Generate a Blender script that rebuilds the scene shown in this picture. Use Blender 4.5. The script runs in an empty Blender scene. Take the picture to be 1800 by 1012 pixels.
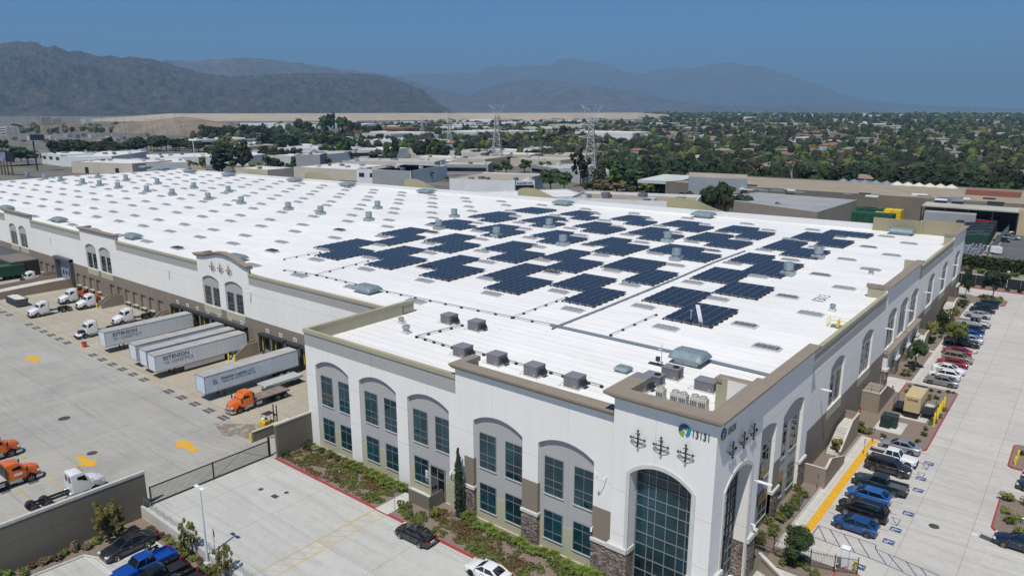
import bpy, bmesh, math, random
from mathutils import Vector, Matrix
from mathutils.geometry import tessellate_polygon
rnd = random.Random(7)
C = bpy.context.scene.collection
SC = bpy.context.scene
PI = math.pi
# ------------------------------------------------------------------ camera
RX = Vector((0.76653, 0.64220, 0.0)); H = 42.0
cd = bpy.data.cameras.new('camera'); cam = bpy.data.objects.new('camera', cd); C.objects.link(cam)
def _cam_axes():
    cx, cy = 900.0, 506.0; vy = (1964.989, 191.6); vx = (-740.652, 191.6)
    f = math.sqrt(-((vy[0]-cx)*(vx[0]-cx)+(vy[1]-cy)*(vx[1]-cy)))
    Y = Vector((vy[0]-cx, vy[1]-cy, f)).normalized()
    X = -Vector((vx[0]-cx, vx[1]-cy, f)).normalized()
    X = (X - Y*X.dot(Y)).normalized(); Z = X.cross(Y)
    return f, X, Y, Z
FPX, AX, AY, AZ = _cam_axes()      # world axes written in camera coordinates (x right, y down, z forward)
right = Vector((AX.x, AY.x, AZ.x)); down = Vector((AX.y, AY.y, AZ.y)); fwd = Vector((AX.z, AY.z, AZ.z))
m = Matrix((right, -down, -fwd)).transposed().to_4x4(); m.translation = (0, 0, H)
cam.matrix_world = m
cd.sensor_width = 36; cd.lens = 36*FPX/1800; cd.clip_start = 1; cd.clip_end = 90000
SC.camera = cam
# ------------------------------------------------------------------ light
SUN = Vector((0.145, -0.445, 0.884)).normalized()
el = math.asin(SUN.z); az = math.atan2(SUN.x, SUN.y)
w = bpy.data.worlds.new('World'); SC.world = w; w.use_nodes = True
nt = w.node_tree; bg = nt.nodes['Background']; sky = nt.nodes.new('ShaderNodeTexSky')
sky.sky_type = 'NISHITA'; sky.sun_disc = False; sky.sun_elevation = el; sky.sun_rotation = az
sky.air_density = 1.0; sky.dust_density = 0.2; sky.ozone_density = 2.5; sky.altitude = 3000
tint = nt.nodes.new('ShaderNodeMix'); tint.data_type = 'RGBA'; tint.blend_type = 'MULTIPLY'; tint.inputs[0].default_value = 1.0; tint.inputs[7].default_value = (0.30, 0.80, 1.12, 1)
nt.links.new(sky.outputs[0], tint.inputs[6]); nt.links.new(tint.outputs[2], bg.inputs[0]); bg.inputs[1].default_value = 0.08
sd = bpy.data.lights.new('sun', 'SUN'); sd.energy = 4.6; sd.angle = math.radians(0.53); sd.color = (1.0, 0.96, 0.9)
so = bpy.data.objects.new('sun', sd); C.objects.link(so); so.rotation_euler = SUN.to_track_quat('Z', 'Y').to_euler()
vs = SC.view_settings; vs.view_transform = 'Standard'; vs.look = 'None'; vs.exposure = 0.05; vs.gamma = 1; vs.use_curve_mapping = False
SC.cycles.max_bounces = 5; SC.cycles.diffuse_bounces = 2; SC.cycles.glossy_bounces = 3; SC.cycles.volume_bounces = 0
SC.cycles.transparent_max_bounces = 6
# ------------------------------------------------------------------ measuring: photo position -> place in the world
def ray(px, py):
    v = Vector((px-900.0, py-506.0, FPX)); return Vector((AX.dot(v), AY.dot(v), AZ.dot(v)))
def PZ(px, py, z=0.0):
    r = ray(px, py); t = (z-H)/r.z; return Vector((r.x*t, r.y*t, z))
def PXp(px, py, X):
    r = ray(px, py); t = X/r.x; return Vector((X, r.y*t, H+r.z*t))
def PYp(px, py, Y):
    r = ray(px, py); t = Y/r.y; return Vector((r.x*t, Y, H+r.z*t))
# ------------------------------------------------------------------ materials
MATS = {}
def mat(name, col, rough=0.7, metal=0.0, var=0.0, scale=1.0, spec=0.5, col2=None, bump=0.0, coat=0.0, coord='Object', detail=4, stretch=(1,1,1)):
    if name in MATS: return MATS[name]
    m = bpy.data.materials.new(name); m.use_nodes = True; t = m.node_tree; N = t.nodes; L = t.links
    b = N['Principled BSDF']; b.inputs['Base Color'].default_value = (*col, 1); b.inputs['Roughness'].default_value = rough
    b.inputs['Metallic'].default_value = metal; b.inputs['Specular IOR Level'].default_value = spec
    if coat: b.inputs['Coat Weight'].default_value = coat; b.inputs['Coat Roughness'].default_value = 0.06
    if var or bump or col2:
        tc = N.new('ShaderNodeTexCoord'); mp = N.new('ShaderNodeMapping'); mp.inputs['Scale'].default_value = stretch
        nz = N.new('ShaderNodeTexNoise'); nz.inputs['Scale'].default_value = scale; nz.inputs['Detail'].default_value = detail; nz.inputs['Roughness'].default_value = 0.6
        L.new(tc.outputs[coord], mp.inputs[0]); L.new(mp.outputs[0], nz.inputs['Vector'])
        rp = N.new('ShaderNodeValToRGB'); rp.color_ramp.elements[0].position = 0.3; rp.color_ramp.elements[1].position = 0.7
        c2 = col2 if col2 else tuple(min(1, c*(1+var)) for c in col); c1 = col if col2 else tuple(c*(1-var) for c in col)
        rp.color_ramp.elements[0].color = (*c1, 1); rp.color_ramp.elements[1].color = (*c2, 1)
        L.new(nz.outputs[0], rp.inputs[0]); L.new(rp.outputs[0], b.inputs['Base Color'])
        if bump:
            bp = N.new('ShaderNodeBump'); bp.inputs['Strength'].default_value = bump; bp.inputs['Distance'].default_value = 0.1
            L.new(nz.outputs[0], bp.inputs['Height']); L.new(bp.outputs[0], b.inputs['Normal'])
    MATS[name] = m; return m
def nodes_of(m): return m.node_tree.nodes, m.node_tree.links, m.node_tree.nodes['Principled BSDF']
class NG:
    """small node-building helper on a material"""
    def __init__(s, m):
        s.N = m.node_tree.nodes; s.L = m.node_tree.links; s.b = s.N['Principled BSDF']
        s.tc = s.N.new('ShaderNodeTexCoord')
    def coord(s, stretch=(1,1,1), rot=0.0, loc=(0,0,0), c='Object'):
        mp = s.N.new('ShaderNodeMapping'); mp.inputs['Scale'].default_value = stretch; mp.inputs['Rotation'].default_value = (0,0,rot); mp.inputs['Location'].default_value = loc
        s.L.new(s.tc.outputs[c], mp.inputs[0]); return mp.outputs[0]
    def noise(s, vec, scale, detail=4, rough=0.6, dist=0.0):
        n = s.N.new('ShaderNodeTexNoise'); n.inputs['Scale'].default_value = scale; n.inputs['Detail'].default_value = detail
        n.inputs['Roughness'].default_value = rough; n.inputs['Distortion'].default_value = dist; s.L.new(vec, n.inputs['Vector']); return n.outputs[0]
    def voro(s, vec, scale, feature='F1', out=1):
        n = s.N.new('ShaderNodeTexVoronoi'); n.feature = feature; n.inputs['Scale'].default_value = scale; s.L.new(vec, n.inputs['Vector']); return n.outputs[out]
    def ramp(s, v, stops):
        r = s.N.new('ShaderNodeValToRGB'); e = r.color_ramp.elements
        while len(e) < len(stops): e.new(0.5)
        for k, (p, c) in enumerate(stops):
            e[k].position = p; e[k].color = (*c, 1) if not isinstance(c, (int, float)) else (c, c, c, 1)
        s.L.new(v, r.inputs[0]); return r.outputs[0]
    def math(s, op, a, b=0.0):
        n = s.N.new('ShaderNodeMath'); n.operation = op
        for k, v in enumerate((a, b)):
            if isinstance(v, (int, float)): n.inputs[k].default_value = v
            else: s.L.new(v, n.inputs[k])
        return n.outputs[0]
    def mix(s, f, a, b, mode='MIX'):
        n = s.N.new('ShaderNodeMix'); n.data_type = 'RGBA'; n.blend_type = mode
        for k, v in ((0, f), (6, a), (7, b)):
            if isinstance(v, (int, float)): n.inputs[k].default_value = v
            elif isinstance(v, tuple): n.inputs[k].default_value = (*v, 1)
            else: s.L.new(v, n.inputs[k])
        return n.outputs[2]
    def sep(s, vec):
        n = s.N.new('ShaderNodeSeparateXYZ'); s.L.new(vec, n.inputs[0]); return n.outputs
    def line(s, v, period, width, off=0.0):
        """1 on thin lines every period, else 0"""
        a = s.math('ADD', v, off); a = s.math('DIVIDE', a, period); a = s.math('FRACT', a)
        return s.math('LESS_THAN', a, width/period)
    def out(s, col=None, rough=None, bump=None, dist=0.05, strength=0.5):
        if col is not None: s.L.new(col, s.b.inputs['Base Color'])
        if rough is not None: s.L.new(rough, s.b.inputs['Roughness'])
        if bump is not None:
            bp = s.N.new('ShaderNodeBump'); bp.inputs['Strength'].default_value = strength; bp.inputs['Distance'].default_value = dist
            s.L.new(bump, bp.inputs['Height']); s.L.new(bp.outputs[0], s.b.inputs['Normal'])
# ------------------------------------------------------------------ mesh helper
class MB:
    def __init__(s): s.v = []; s.f = []; s.mi = []; s.cur = 0
    def add(s, vs, fs):
        o = len(s.v); s.v += [tuple(v) for v in vs]; s.f += [tuple(i+o for i in f) for f in fs]; s.mi += [s.cur]*len(fs); return s
    def m(s, k): s.cur = k; return s
    def box(s, x0, x1, y0, y1, z0, z1):
        return s.add([(x0,y0,z0),(x1,y0,z0),(x1,y1,z0),(x0,y1,z0),(x0,y0,z1),(x1,y0,z1),(x1,y1,z1),(x0,y1,z1)],
            [(0,3,2,1),(4,5,6,7),(0,1,5,4),(1,2,6,5),(2,3,7,6),(3,0,4,7)])
    def frus(s, a, za, b, zb):
        """quad a (4 xy) at za up to quad b at zb; za/zb may be lists"""
        za = za if isinstance(za, (list, tuple)) else [za]*4; zb = zb if isinstance(zb, (list, tuple)) else [zb]*4
        return s.add([(p[0],p[1],z) for p, z in zip(a, za)]+[(p[0],p[1],z) for p, z in zip(b, zb)],
            [(0,3,2,1),(4,5,6,7),(0,1,5,4),(1,2,6,5),(2,3,7,6),(3,0,4,7)])
    def prism(s, poly, z0, z1):
        n = len(poly); return s.add([(x,y,z0) for x, y in poly]+[(x,y,z1) for x, y in poly],
            [tuple(range(n-1,-1,-1)), tuple(range(n,2*n))]+[(i,(i+1)%n,n+(i+1)%n,n+i) for i in range(n)])
    def prism_y(s, poly, y0, y1):
        """poly in (x,z), extruded along y; poly counter-clockwise seen from -y"""
        n = len(poly); return s.add([(x,y0,z) for x, z in poly]+[(x,y1,z) for x, z in poly],
            [tuple(range(n)), tuple(range(2*n-1,n-1,-1))]+[(i,n+i,n+(i+1)%n,(i+1)%n) for i in range(n)])
    def quad(s, a, b, c, d): return s.add([a,b,c,d], [(0,1,2,3)])
    def tube(s, a, b, r, n=8, r2=None):
        a = Vector(a); b = Vector(b); d = (b-a); 
        if d.length < 1e-6: return s
        d.normalize(); u = d.orthogonal().normalized(); w_ = d.cross(u); r2 = r if r2 is None else r2
        vs = []
        for p, rr in ((a, r), (b, r2)):
            for k in range(n):
                t = 2*PI*k/n; vs.append(p+(u*math.cos(t)+w_*math.sin(t))*rr)
        return s.add(vs, [tuple(range(n-1,-1,-1)), tuple(range(n,2*n))]+[(k,(k+1)%n,n+(k+1)%n,n+k) for k in range(n)])
    def path(s, pts, r, n=6):
        for a, b in zip(pts[:-1], pts[1:]): s.tube(a, b, r, n)
        return s
    def lathe(s, prof, c=(0,0,0), n=16, axis='z'):
        vs = []; 
        for r, z in prof:
            for k in range(n):
                t = 2*PI*k/n; p = (r*math.cos(t), r*math.sin(t), z)
                if axis == 'y': p = (p[0], p[2], p[1])
                vs.append((p[0]+c[0], p[1]+c[1], p[2]+c[2]))
        fs = []
        for j in range(len(prof)-1):
            for k in range(n):
                q = (j*n+k, j*n+(k+1)%n, (j+1)*n+(k+1)%n, (j+1)*n+k); fs.append(q if axis != 'y' else q[::-1])
        if prof[0][0] > 1e-4: fs.append(tuple(range(n-1,-1,-1)) if axis != 'y' else tuple(range(n)))
        if prof[-1][0] > 1e-4: fs.append(tuple((len(prof)-1)*n+k for k in range(n)) if axis != 'y' else tuple((len(prof)-1)*n+k for k in range(n-1,-1,-1)))
        return s.add(vs, fs)
    def loft(s, rings, closed=True, caps=True):
        n = len(rings[0]); vs = [p for r in rings for p in r]; fs = []
        for j in range(len(rings)-1):
            for k in range(n if closed else n-1): fs.append((j*n+k, j*n+(k+1)%n, (j+1)*n+(k+1)%n, (j+1)*n+k))
        if caps: fs.append(tuple(range(n-1,-1,-1))); fs.append(tuple((len(rings)-1)*n+k for k in range(n)))
        return s.add(vs, fs)
    def build(s, name, mats, parent=None, smooth=None, bevel=0.0, loc=None, seg=1, fixn=False):
        me = bpy.data.meshes.new(name); me.from_pydata(s.v, [], s.f)
        if not isinstance(mats, (list, tuple)): mats = [mats]
        for m_ in mats: me.materials.append(m_)
        if len(mats) > 1: me.polygons.foreach_set('material_index', s.mi)
        me.update()
        if bevel or fixn:
            bm = bmesh.new(); bm.from_mesh(me)
            if fixn: bmesh.ops.remove_doubles(bm, verts=bm.verts, dist=1e-4); bmesh.ops.recalc_face_normals(bm, faces=bm.faces)
            if bevel:
                es = [e for e in bm.edges if len(e.link_faces) == 2 and e.calc_face_angle(0) > 0.45]
                bmesh.ops.bevel(bm, geom=es, offset=bevel, segments=seg, affect='EDGES', profile=0.6, clamp_overlap=True)
            bm.to_mesh(me); bm.free()
        if smooth is not None:
            me.polygons.foreach_set('use_smooth', [True]*len(me.polygons)); me.set_sharp_from_angle(angle=math.radians(smooth))
        o = bpy.data.objects.new(name, me); C.objects.link(o)
        if parent is not None: o.parent = parent
        if loc is not None: o.location = loc
        return o
def tag(o, label=None, cat=None, group=None, kind=None):
    if label: o['label'] = label
    if cat: o['category'] = cat
    if group: o['group'] = group
    if kind: o['kind'] = kind
    return o
def thing(name, label, cat, loc=(0,0,0), rz=0.0, group=None):
    o = bpy.data.objects.new(name, None); C.objects.link(o); o.location = loc; o.rotation_euler = (0,0,rz); o.empty_display_size = 0.2
    return tag(o, label, cat, group)
def struct(name, mb, m, **k): return tag(mb.build(name, m, **k), kind='structure')
def kids(o): return [c for c in ALLKIDS.get(o.name, [])]
def snap(o):
    """remember a prototype's tree so that it can be copied without searching"""
    return (o, [snap(c) for c in bpy.data.objects if c.parent == o])
def dup(tree, loc=None, rz=None, label=None, group=None, scale=None, parent=None):
    o, ch = tree; c = o.copy(); C.objects.link(c)
    if parent is not None: c.parent = parent
    else:
        if loc is not None: c.location = loc
        if rz is not None: c.rotation_euler = (0,0,rz)
        if scale is not None: c.scale = scale if isinstance(scale, (tuple, list)) else (scale,)*3
        if label: c['label'] = label
        if group: c['group'] = group
    for k in ch: dup(k, parent=c)
    return c
_font = {}
def text_mesh(body, size, extr=0.0, name='lettering', m=None, parent=None, M=None, bold=0.0, align='LEFT', sx=1.0):
    cu = bpy.data.curves.new(name, 'FONT'); cu.body = body; cu.size = size; cu.extrude = extr; cu.offset = bold; cu.align_x = align; cu.resolution_u = 3
    o = bpy.data.objects.new('tmp', cu); C.objects.link(o); dg = bpy.context.evaluated_depsgraph_get()
    me = bpy.data.meshes.new_from_object(o.evaluated_get(dg)); bpy.data.objects.remove(o); me.name = name
    if sx != 1.0: me.transform(Matrix.Diagonal((sx,1,1,1)))
    if M is not None: me.transform(M)
    me.materials.clear(); me.materials.append(m)
    ob = bpy.data.objects.new(name, me); C.objects.link(ob)
    if parent is not None: ob.parent = parent
    return ob
# ------------------------------------------------------------------ shared materials
def concrete_mat(name, base, period, rot=0.0, stain=0.25, line=0.035, warm=None, off=(0,0), swirl=True):
    m = mat(name, base, 0.85); g = NG(m)
    v = g.coord(); s_ = g.sep(v)
    n1 = g.noise(g.coord((0.5,1,1)), 0.09, 5, 0.65, 0.6); n2 = g.noise(v, 0.9, 5, 0.7); n3 = g.noise(g.coord((0.12,1.6,1), 0.25), 0.5, 4, 0.65, 1.2)
    c_ = g.ramp(g.noise(g.coord((1,0.5,1)), 0.35, 6, 0.75, 1.5), [(0.60, 0.0), (0.78, 0.5)]); dk = tuple(c*(1-stain) for c in base); lt = tuple(min(1, c*1.07) for c in base)
    c = g.ramp(n1, [(0.32, dk), (0.55, base), (0.75, lt)])
    c = g.mix(g.ramp(n3, [(0.48, 0.0), (0.7, 0.7)]), c, tuple(q*0.62 for q in base))
    c = g.mix(0.35, c, g.ramp(n2, [(0.3, tuple(q*0.82 for q in base)), (0.7, tuple(min(1,q*1.12) for q in base))]))
    if warm:
        c = g.mix(g.ramp(g.noise(g.coord((1,0.25,1)), 0.22, 4, 0.6), [(0.42, 0.0), (0.66, 0.6)]), c, warm)
    c = g.mix(c_, c, tuple(q*0.5 for q in base))
    # slab panels: each slightly its own tone
    br = g.N.new('ShaderNodeTexBrick'); br.offset = 0.0; br.squash = 1; br.inputs['Scale'].default_value = 1.0
    br.inputs['Brick Width'].default_value = period[0]; br.inputs['Row Height'].default_value = period[1]; br.inputs['Mortar Size'].default_value = line; br.inputs['Mortar Smooth'].default_value = 0.3
    br.inputs['Color1'].default_value = (1,1,1,1); br.inputs['Color2'].default_value = (0.93,0.93,0.93,1); br.inputs['Mortar'].default_value = (0.62,0.61,0.6,1)
    g.L.new(g.coord((1,1,1), 0, (off[0],off[1],0)), br.inputs[0])
    c = g.mix(1.0, c, br.outputs[0], 'MULTIPLY')
    if swirl:  # tyre arcs
        wv = g.N.new('ShaderNodeTexWave'); wv.wave_type = 'RINGS'; wv.rings_direction = 'Z'; wv.inputs['Scale'].default_value = 0.35; wv.inputs['Distortion'].default_value = 7.0; wv.inputs['Detail'].default_value = 2
        g.L.new(g.coord((1,1,1), 0, (80,-20,0)), wv.inputs[0])
        msk = g.math('MULTIPLY', g.ramp(wv.outputs[0], [(0.85, 0.0), (1.0, 0.3 if name == 'yard_concrete' else 0.1)]), g.ramp(g.noise(v, 0.05, 2), [(0.42, 0.0), (0.56, 1.0)]))
        c = g.mix(msk, c, tuple(q*0.6 for q in base))
    g.out(c, None, n2, 0.01, 0.3); return m
M_yard = concrete_mat('yard_concrete', (0.375,0.365,0.33), (9.0,7.5), warm=(0.42,0.385,0.32), stain=0.36)
M_bay = concrete_mat('dock_apron_concrete', (0.42,0.385,0.315), (3.82,4.2), warm=(0.36,0.29,0.2), stain=0.2, swirl=False)
M_drive = concrete_mat('driveway_concrete', (0.50,0.495,0.455), (8.0,6.4), stain=0.16)
M_east = concrete_mat('east_drive_concrete', (0.52,0.495,0.45), (5.2,7.8), stain=0.13)
M_walk = concrete_mat('walkway_concrete', (0.56,0.54,0.49), (1.6,1.6), stain=0.1, swirl=False, line=0.02)
M_kerb = mat('kerb_concrete', (0.5,0.48,0.44), 0.8, var=0.12, scale=2)
M_redkerb = mat('red_kerb_paint', (0.36,0.045,0.05), 0.6, var=0.25, scale=3)
def panel_mat(name, base, pv=3.0, ph=None, hz=(), rough=0.85, streak=0.07, axis='x', off=0.0, jw=0.03):
    """painted tilt-up concrete: vertical joints and a few horizontal reveals"""
    m = mat(name, base, rough); g = NG(m); s_ = g.sep(g.coord())
    n = g.noise(g.coord((1,1,0.06)), 1.6, 5, 0.7); n2 = g.noise(g.coord(), 0.25, 4)
    c = g.ramp(n, [(0.3, tuple(q*(1-streak) for q in base)), (0.7, base)])
    c = g.mix(g.ramp(n2, [(0.35, 0.35), (0.65, 0.0)]), c, tuple(q*(1-1.5*streak) for q in base))
    k = g.line(s_[0 if axis == 'x' else 1], pv, jw, off)
    for z in hz:
        a = g.math('ABSOLUTE', g.math('SUBTRACT', s_[2], z)); k = g.math('MAXIMUM', k, g.math('LESS_THAN', a, jw*0.8))
    c = g.mix(g.math('MULTIPLY', k, 0.5), c, tuple(q*0.3 for q in base)); g.out(c); return m
WHITE = (0.80,0.775,0.73); GREIGE = (0.40,0.39,0.375); BAND = (0.37,0.365,0.345); BROWN = (0.235,0.19,0.145); SAGE = (0.43,0.415,0.285); CAPC = (0.36,0.33,0.22); CORN = (0.26,0.215,0.165)
M_white = panel_mat('white_wall_paint', WHITE, 9.1, hz=(9.6,5.3), off=75.0)
M_white_e = panel_mat('white_wall_paint_east', WHITE, 7.6, hz=(12.3,9.3), axis='y', off=-8.0)
M_white_d = panel_mat('white_wall_paint_dock', WHITE, 7.65, hz=(10.6,), off=92.0)
M_greige = panel_mat('greige_wall_paint', GREIGE, 30.0, hz=(), off=5.0)
M_band = panel_mat('grey_band_paint', BAND, 9.1, off=75.0); M_band_e = panel_mat('grey_band_paint_east', BAND, 7.6, axis='y', off=-8.0)
M_brown = panel_mat('brown_wall_paint', BROWN, 7.65, hz=(3.9,), off=92.0, streak=0.07); M_brown_e = panel_mat('brown_wall_paint_east', BROWN, 7.6, hz=(2.4,), axis='y', off=-8.0, streak=0.06)
M_sage = panel_mat('sage_wall_paint', SAGE, 30.0); M_cap = mat('parapet_cap_paint', CAPC, 0.8, var=0.08, scale=0.5)
M_sagedk = mat('sage_parapet_paint', (0.36,0.335,0.235), 0.85, var=0.06, scale=0.7)
M_corn = mat('cornice_brown_paint', CORN, 0.75, var=0.08, scale=0.8)
M_trim = mat('pale_stone_trim', (0.55,0.54,0.5), 0.8, var=0.07, scale=2)
M_glass = mat('teal_window_glass', (0.006,0.038,0.052), 0.03, spec=0.45, var=0.7, scale=0.3)
M_glassd = mat('dark_window_glass', (0.006,0.012,0.016), 0.05, spec=0.8, var=0.5, scale=0.6)
M_mull = mat('window_frame_grey', (0.2,0.215,0.225), 0.5, metal=0.2)
def stone_mat():
    m = mat('stacked_ledgestone', (0.2,0.16,0.13), 0.9); g = NG(m); v = g.coord((1,1,2.6))
    col = g.voro(v, 3.2, 'F1', 1); d = g.voro(v, 3.2, 'DISTANCE_TO_EDGE', 0)
    hs = g.N.new('ShaderNodeSeparateColor'); g.L.new(col, hs.inputs[0])
    c = g.ramp(hs.outputs[0], [(0.0, (0.07,0.055,0.05)), (0.35, (0.19,0.14,0.11)), (0.7, (0.3,0.24,0.2)), (1.0, (0.42,0.36,0.31))])
    c = g.mix(g.ramp(d, [(0.0, 0.85), (0.08, 0.0)]), c, (0.03,0.025,0.02)); g.out(c, None, g.ramp(d, [(0.0,0.0),(0.15,1.0)]), 0.06, 0.8); return m
M_stone = stone_mat()
def roof_mat():
    m = mat('white_roof_membrane', (0.8,0.8,0.8), 0.6); g = NG(m); v = g.coord(); s_ = g.sep(v)
    n = g.noise(g.coord((0.25,1,1)), 0.35, 5, 0.65); n2 = g.noise(v, 0.03, 3)
    c = g.ramp(n, [(0.3, (0.75,0.73,0.69)), (0.6, (0.85,0.835,0.80))]); c = g.mix(g.ramp(n2, [(0.38, 0.55), (0.6, 0.0)]), c, (0.70,0.69,0.665))
    lap = g.line(s_[1], 1.52, 0.09); brk = g.ramp(g.noise(g.coord((0.06,2,1)), 1.0, 3), [(0.42, 0.25), (0.6, 1.0)])
    c = g.mix(g.math('MULTIPLY', g.math('MULTIPLY', lap, brk), 0.7), c, (0.38,0.38,0.37))
    l2 = g.line(s_[0], 15.0, 0.05, 3.0); c = g.mix(g.math('MULTIPLY', l2, 0.3), c, (0.45,0.45,0.44))
    sp = g.voro(g.coord(), 0.22, 'F1', 0); c = g.mix(g.ramp(sp, [(0.0, 0.0), (0.035, 0.5), (0.05, 0.0)]), c, (0.3,0.29,0.27))
    g.out(c, None, n, 0.02, 0.2); return m
M_roof = roof_mat()
M_galv = mat('galvanised_steel', (0.36,0.42,0.43), 0.42, metal=0.55, var=0.15, scale=1.5)
M_galvd = mat('weathered_steel', (0.20,0.26,0.285), 0.55, metal=0.15, var=0.15, scale=1.2)
M_sky_dome = mat('skylight_acrylic', (0.27,0.27,0.28), 0.35, var=0.1, scale=2)
M_curb = mat('skylight_curb_white', (0.6,0.6,0.59), 0.7)
M_pv = mat('solar_cell_blue', (0.008,0.014,0.035), 0.22, spec=0.6)
def pv():
    g = NG(M_pv); s_ = g.sep(g.coord()); k = g.math('MAXIMUM', g.line(s_[0], 0.22, 0.018), g.line(s_[1], 0.25, 0.018))
    g.out(g.mix(g.math('MULTIPLY', k, 0.35), (0.016,0.021,0.036), (0.10,0.12,0.15)))
pv()
M_alu = mat('aluminium_edge', (0.4,0.42,0.45), 0.4, metal=0.6)
M_black = mat('black_plastic', (0.012,0.012,0.013), 0.5); M_rub = mat('tyre_rubber', (0.02,0.02,0.021), 0.85, var=0.2, scale=6)
M_dark = mat('dark_steel', (0.035,0.036,0.04), 0.55, metal=0.3, var=0.3, scale=2)
M_hvac = mat('rooftop_unit_grey', (0.15,0.15,0.172), 0.6, var=0.1, scale=1.2); M_hvacl = mat('condenser_beige', (0.42,0.41,0.37), 0.6, var=0.06, scale=2)
M_rim = mat('wheel_alloy', (0.5,0.51,0.53), 0.3, metal=0.7); M_chrome = mat('chrome_trim', (0.65,0.66,0.68), 0.15, metal=0.9)
M_cglass = mat('car_glass', (0.006,0.009,0.011), 0.05, spec=0.9); M_cglass2 = mat('green_tinted_glass', (0.012,0.04,0.036), 0.05, spec=0.9)
M_red = mat('tail_light_red', (0.35,0.01,0.012), 0.25); M_lamp = mat('headlight_lens', (0.6,0.6,0.58), 0.12); M_amber = mat('amber_lens', (0.6,0.2,0.02), 0.3)
M_yellow = mat('yellow_road_paint', (0.60,0.33,0.015), 0.7, col2=(0.72,0.38,0.02), scale=1.6, detail=6); M_yel2 = mat('safety_yellow', (0.75,0.5,0.02), 0.5, var=0.1, scale=2)
M_line_w = mat('white_road_paint', (0.62,0.61,0.57), 0.7, var=0.12, scale=3); M_line_b = mat('blue_road_paint', (0.05,0.075,0.19), 0.7, var=0.2, scale=3)
M_lineo = mat('orange_road_paint', (0.55,0.33,0.07), 0.7, var=0.3, scale=2)
M_iron = mat('cast_iron', (0.06,0.058,0.055), 0.7, var=0.3, scale=4)
M_polew = mat('white_pole_paint', (0.62,0.66,0.68), 0.45); M_lampw = mat('lamp_white', (0.8,0.81,0.82), 0.4)
M_blackp = mat('black_gate_paint', (0.02,0.021,0.024), 0.5)
M_gravel = None
def mulch_mat():
    m = mat('bark_mulch', (0.2,0.16,0.14), 0.95); g = NG(m); v = g.coord()
    c = g.ramp(g.noise(v, 7, 5, 0.8), [(0.3, (0.10,0.075,0.06)), (0.5, (0.2,0.16,0.135)), (0.7, (0.33,0.28,0.24))])
    c = g.mix(g.ramp(g.noise(v, 0.8, 3), [(0.4, 0.5), (0.6, 0.0)]), c, (0.24,0.17,0.11)); g.out(c, None, g.noise(v, 9, 4), 0.08, 0.8); return m
M_mulch = mulch_mat()
def leaf_mat(name, a, b, scale=1.5):
    m = mat(name, a, 0.75, spec=0.25); g = NG(m); oi = g.N.new('ShaderNodeObjectInfo')
    n = g.noise(g.coord(), scale, 3, 0.7); c = g.ramp(n, [(0.3, a), (0.7, b)])
    hv = g.N.new('ShaderNodeHueSaturation'); g.L.new(c, hv.inputs['Color'])
    g.L.new(g.math('ADD', g.math('MULTIPLY', oi.outputs['Random'], 0.05), 0.475), hv.inputs['Hue'])
    g.L.new(g.math('ADD', g.math('MULTIPLY', oi.outputs['Random'], 0.6), 0.7), hv.inputs['Value']); g.out(hv.outputs[0]); return m
L_olive = leaf_mat('olive_foliage', (0.06,0.08,0.018), (0.15,0.17,0.04)); L_dark = leaf_mat('dark_green_foliage', (0.012,0.022,0.011), (0.028,0.042,0.02))
L_mid = leaf_mat('mid_green_foliage', (0.024,0.042,0.014), (0.05,0.072,0.024)); L_grass = leaf_mat('bright_grass_foliage', (0.10,0.14,0.02), (0.19,0.22,0.045), 4)
L_yel = leaf_mat('yellow_green_foliage', (0.11,0.12,0.025), (0.22,0.21,0.06)); L_brown = leaf_mat('dry_brown_foliage', (0.09,0.065,0.04), (0.16,0.12,0.07)); L_straw = leaf_mat('straw_grass', (0.2,0.2,0.09), (0.3,0.29,0.15), 4)
L_redb = leaf_mat('reddish_shrub_foliage', (0.14,0.05,0.025), (0.12,0.13,0.04), 3)
M_bark = mat('tree_bark', (0.1,0.075,0.055), 0.9, var=0.3, scale=3)
def paint(name, c, coat=0.6, rough=0.35, metal=0.0): return mat(name, c, rough, metal=metal, coat=coat)
# ------------------------------------------------------------------ terrain sheet with the sunken car park left out
def far_ground():
    m = mat('plain_ground', (0.2,0.18,0.13), 0.95); g = NG(m); v = g.coord()
    a = g.noise(v, 0.004, 6, 0.7); b = g.noise(v, 0.03, 5, 0.7); cc = g.voro(g.coord((1,1,1), 0.05), 0.011, 'F1', 1)
    c = g.ramp(a, [(0.3, (0.06,0.065,0.04)), (0.45, (0.11,0.1,0.07)), (0.6, (0.17,0.155,0.12)), (0.75, (0.1,0.1,0.075))])
    hs = g.N.new('ShaderNodeSeparateColor'); g.L.new(cc, hs.inputs[0])
    c = g.mix(0.4, c, g.ramp(hs.outputs[0], [(0.0, (0.07,0.08,0.045)), (0.4, (0.2,0.19,0.17)), (0.6, (0.13,0.12,0.1)), (1.0, (0.24,0.22,0.17))]))
    c = g.mix(0.5, c, g.ramp(b, [(0.35, (0.05,0.055,0.03)), (0.6, (0.2,0.185,0.15))]))
    br = g.N.new('ShaderNodeTexBrick'); br.offset = 0.0; br.inputs['Scale'].default_value = 1; br.inputs['Brick Width'].default_value = 240; br.inputs['Row Height'].default_value = 95
    br.inputs['Mortar Size'].default_value = 5.5; br.inputs['Color1'].default_value = (0,0,0,1); br.inputs['Color2'].default_value = (0,0,0,1); br.inputs['Mortar'].default_value = (1,1,1,1)
    g.L.new(g.coord((1,1,1), 0.06), br.inputs[0]); c = g.mix(g.math('MULTIPLY', br.outputs[0], 0.8), c, (0.17,0.17,0.17)); g.out(c); return m
M_far = far_ground()
B = MB(); xs = [-60000, -76.15, 60, 60000]; ys = [-20000, -40, 30.5, 60000]
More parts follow.
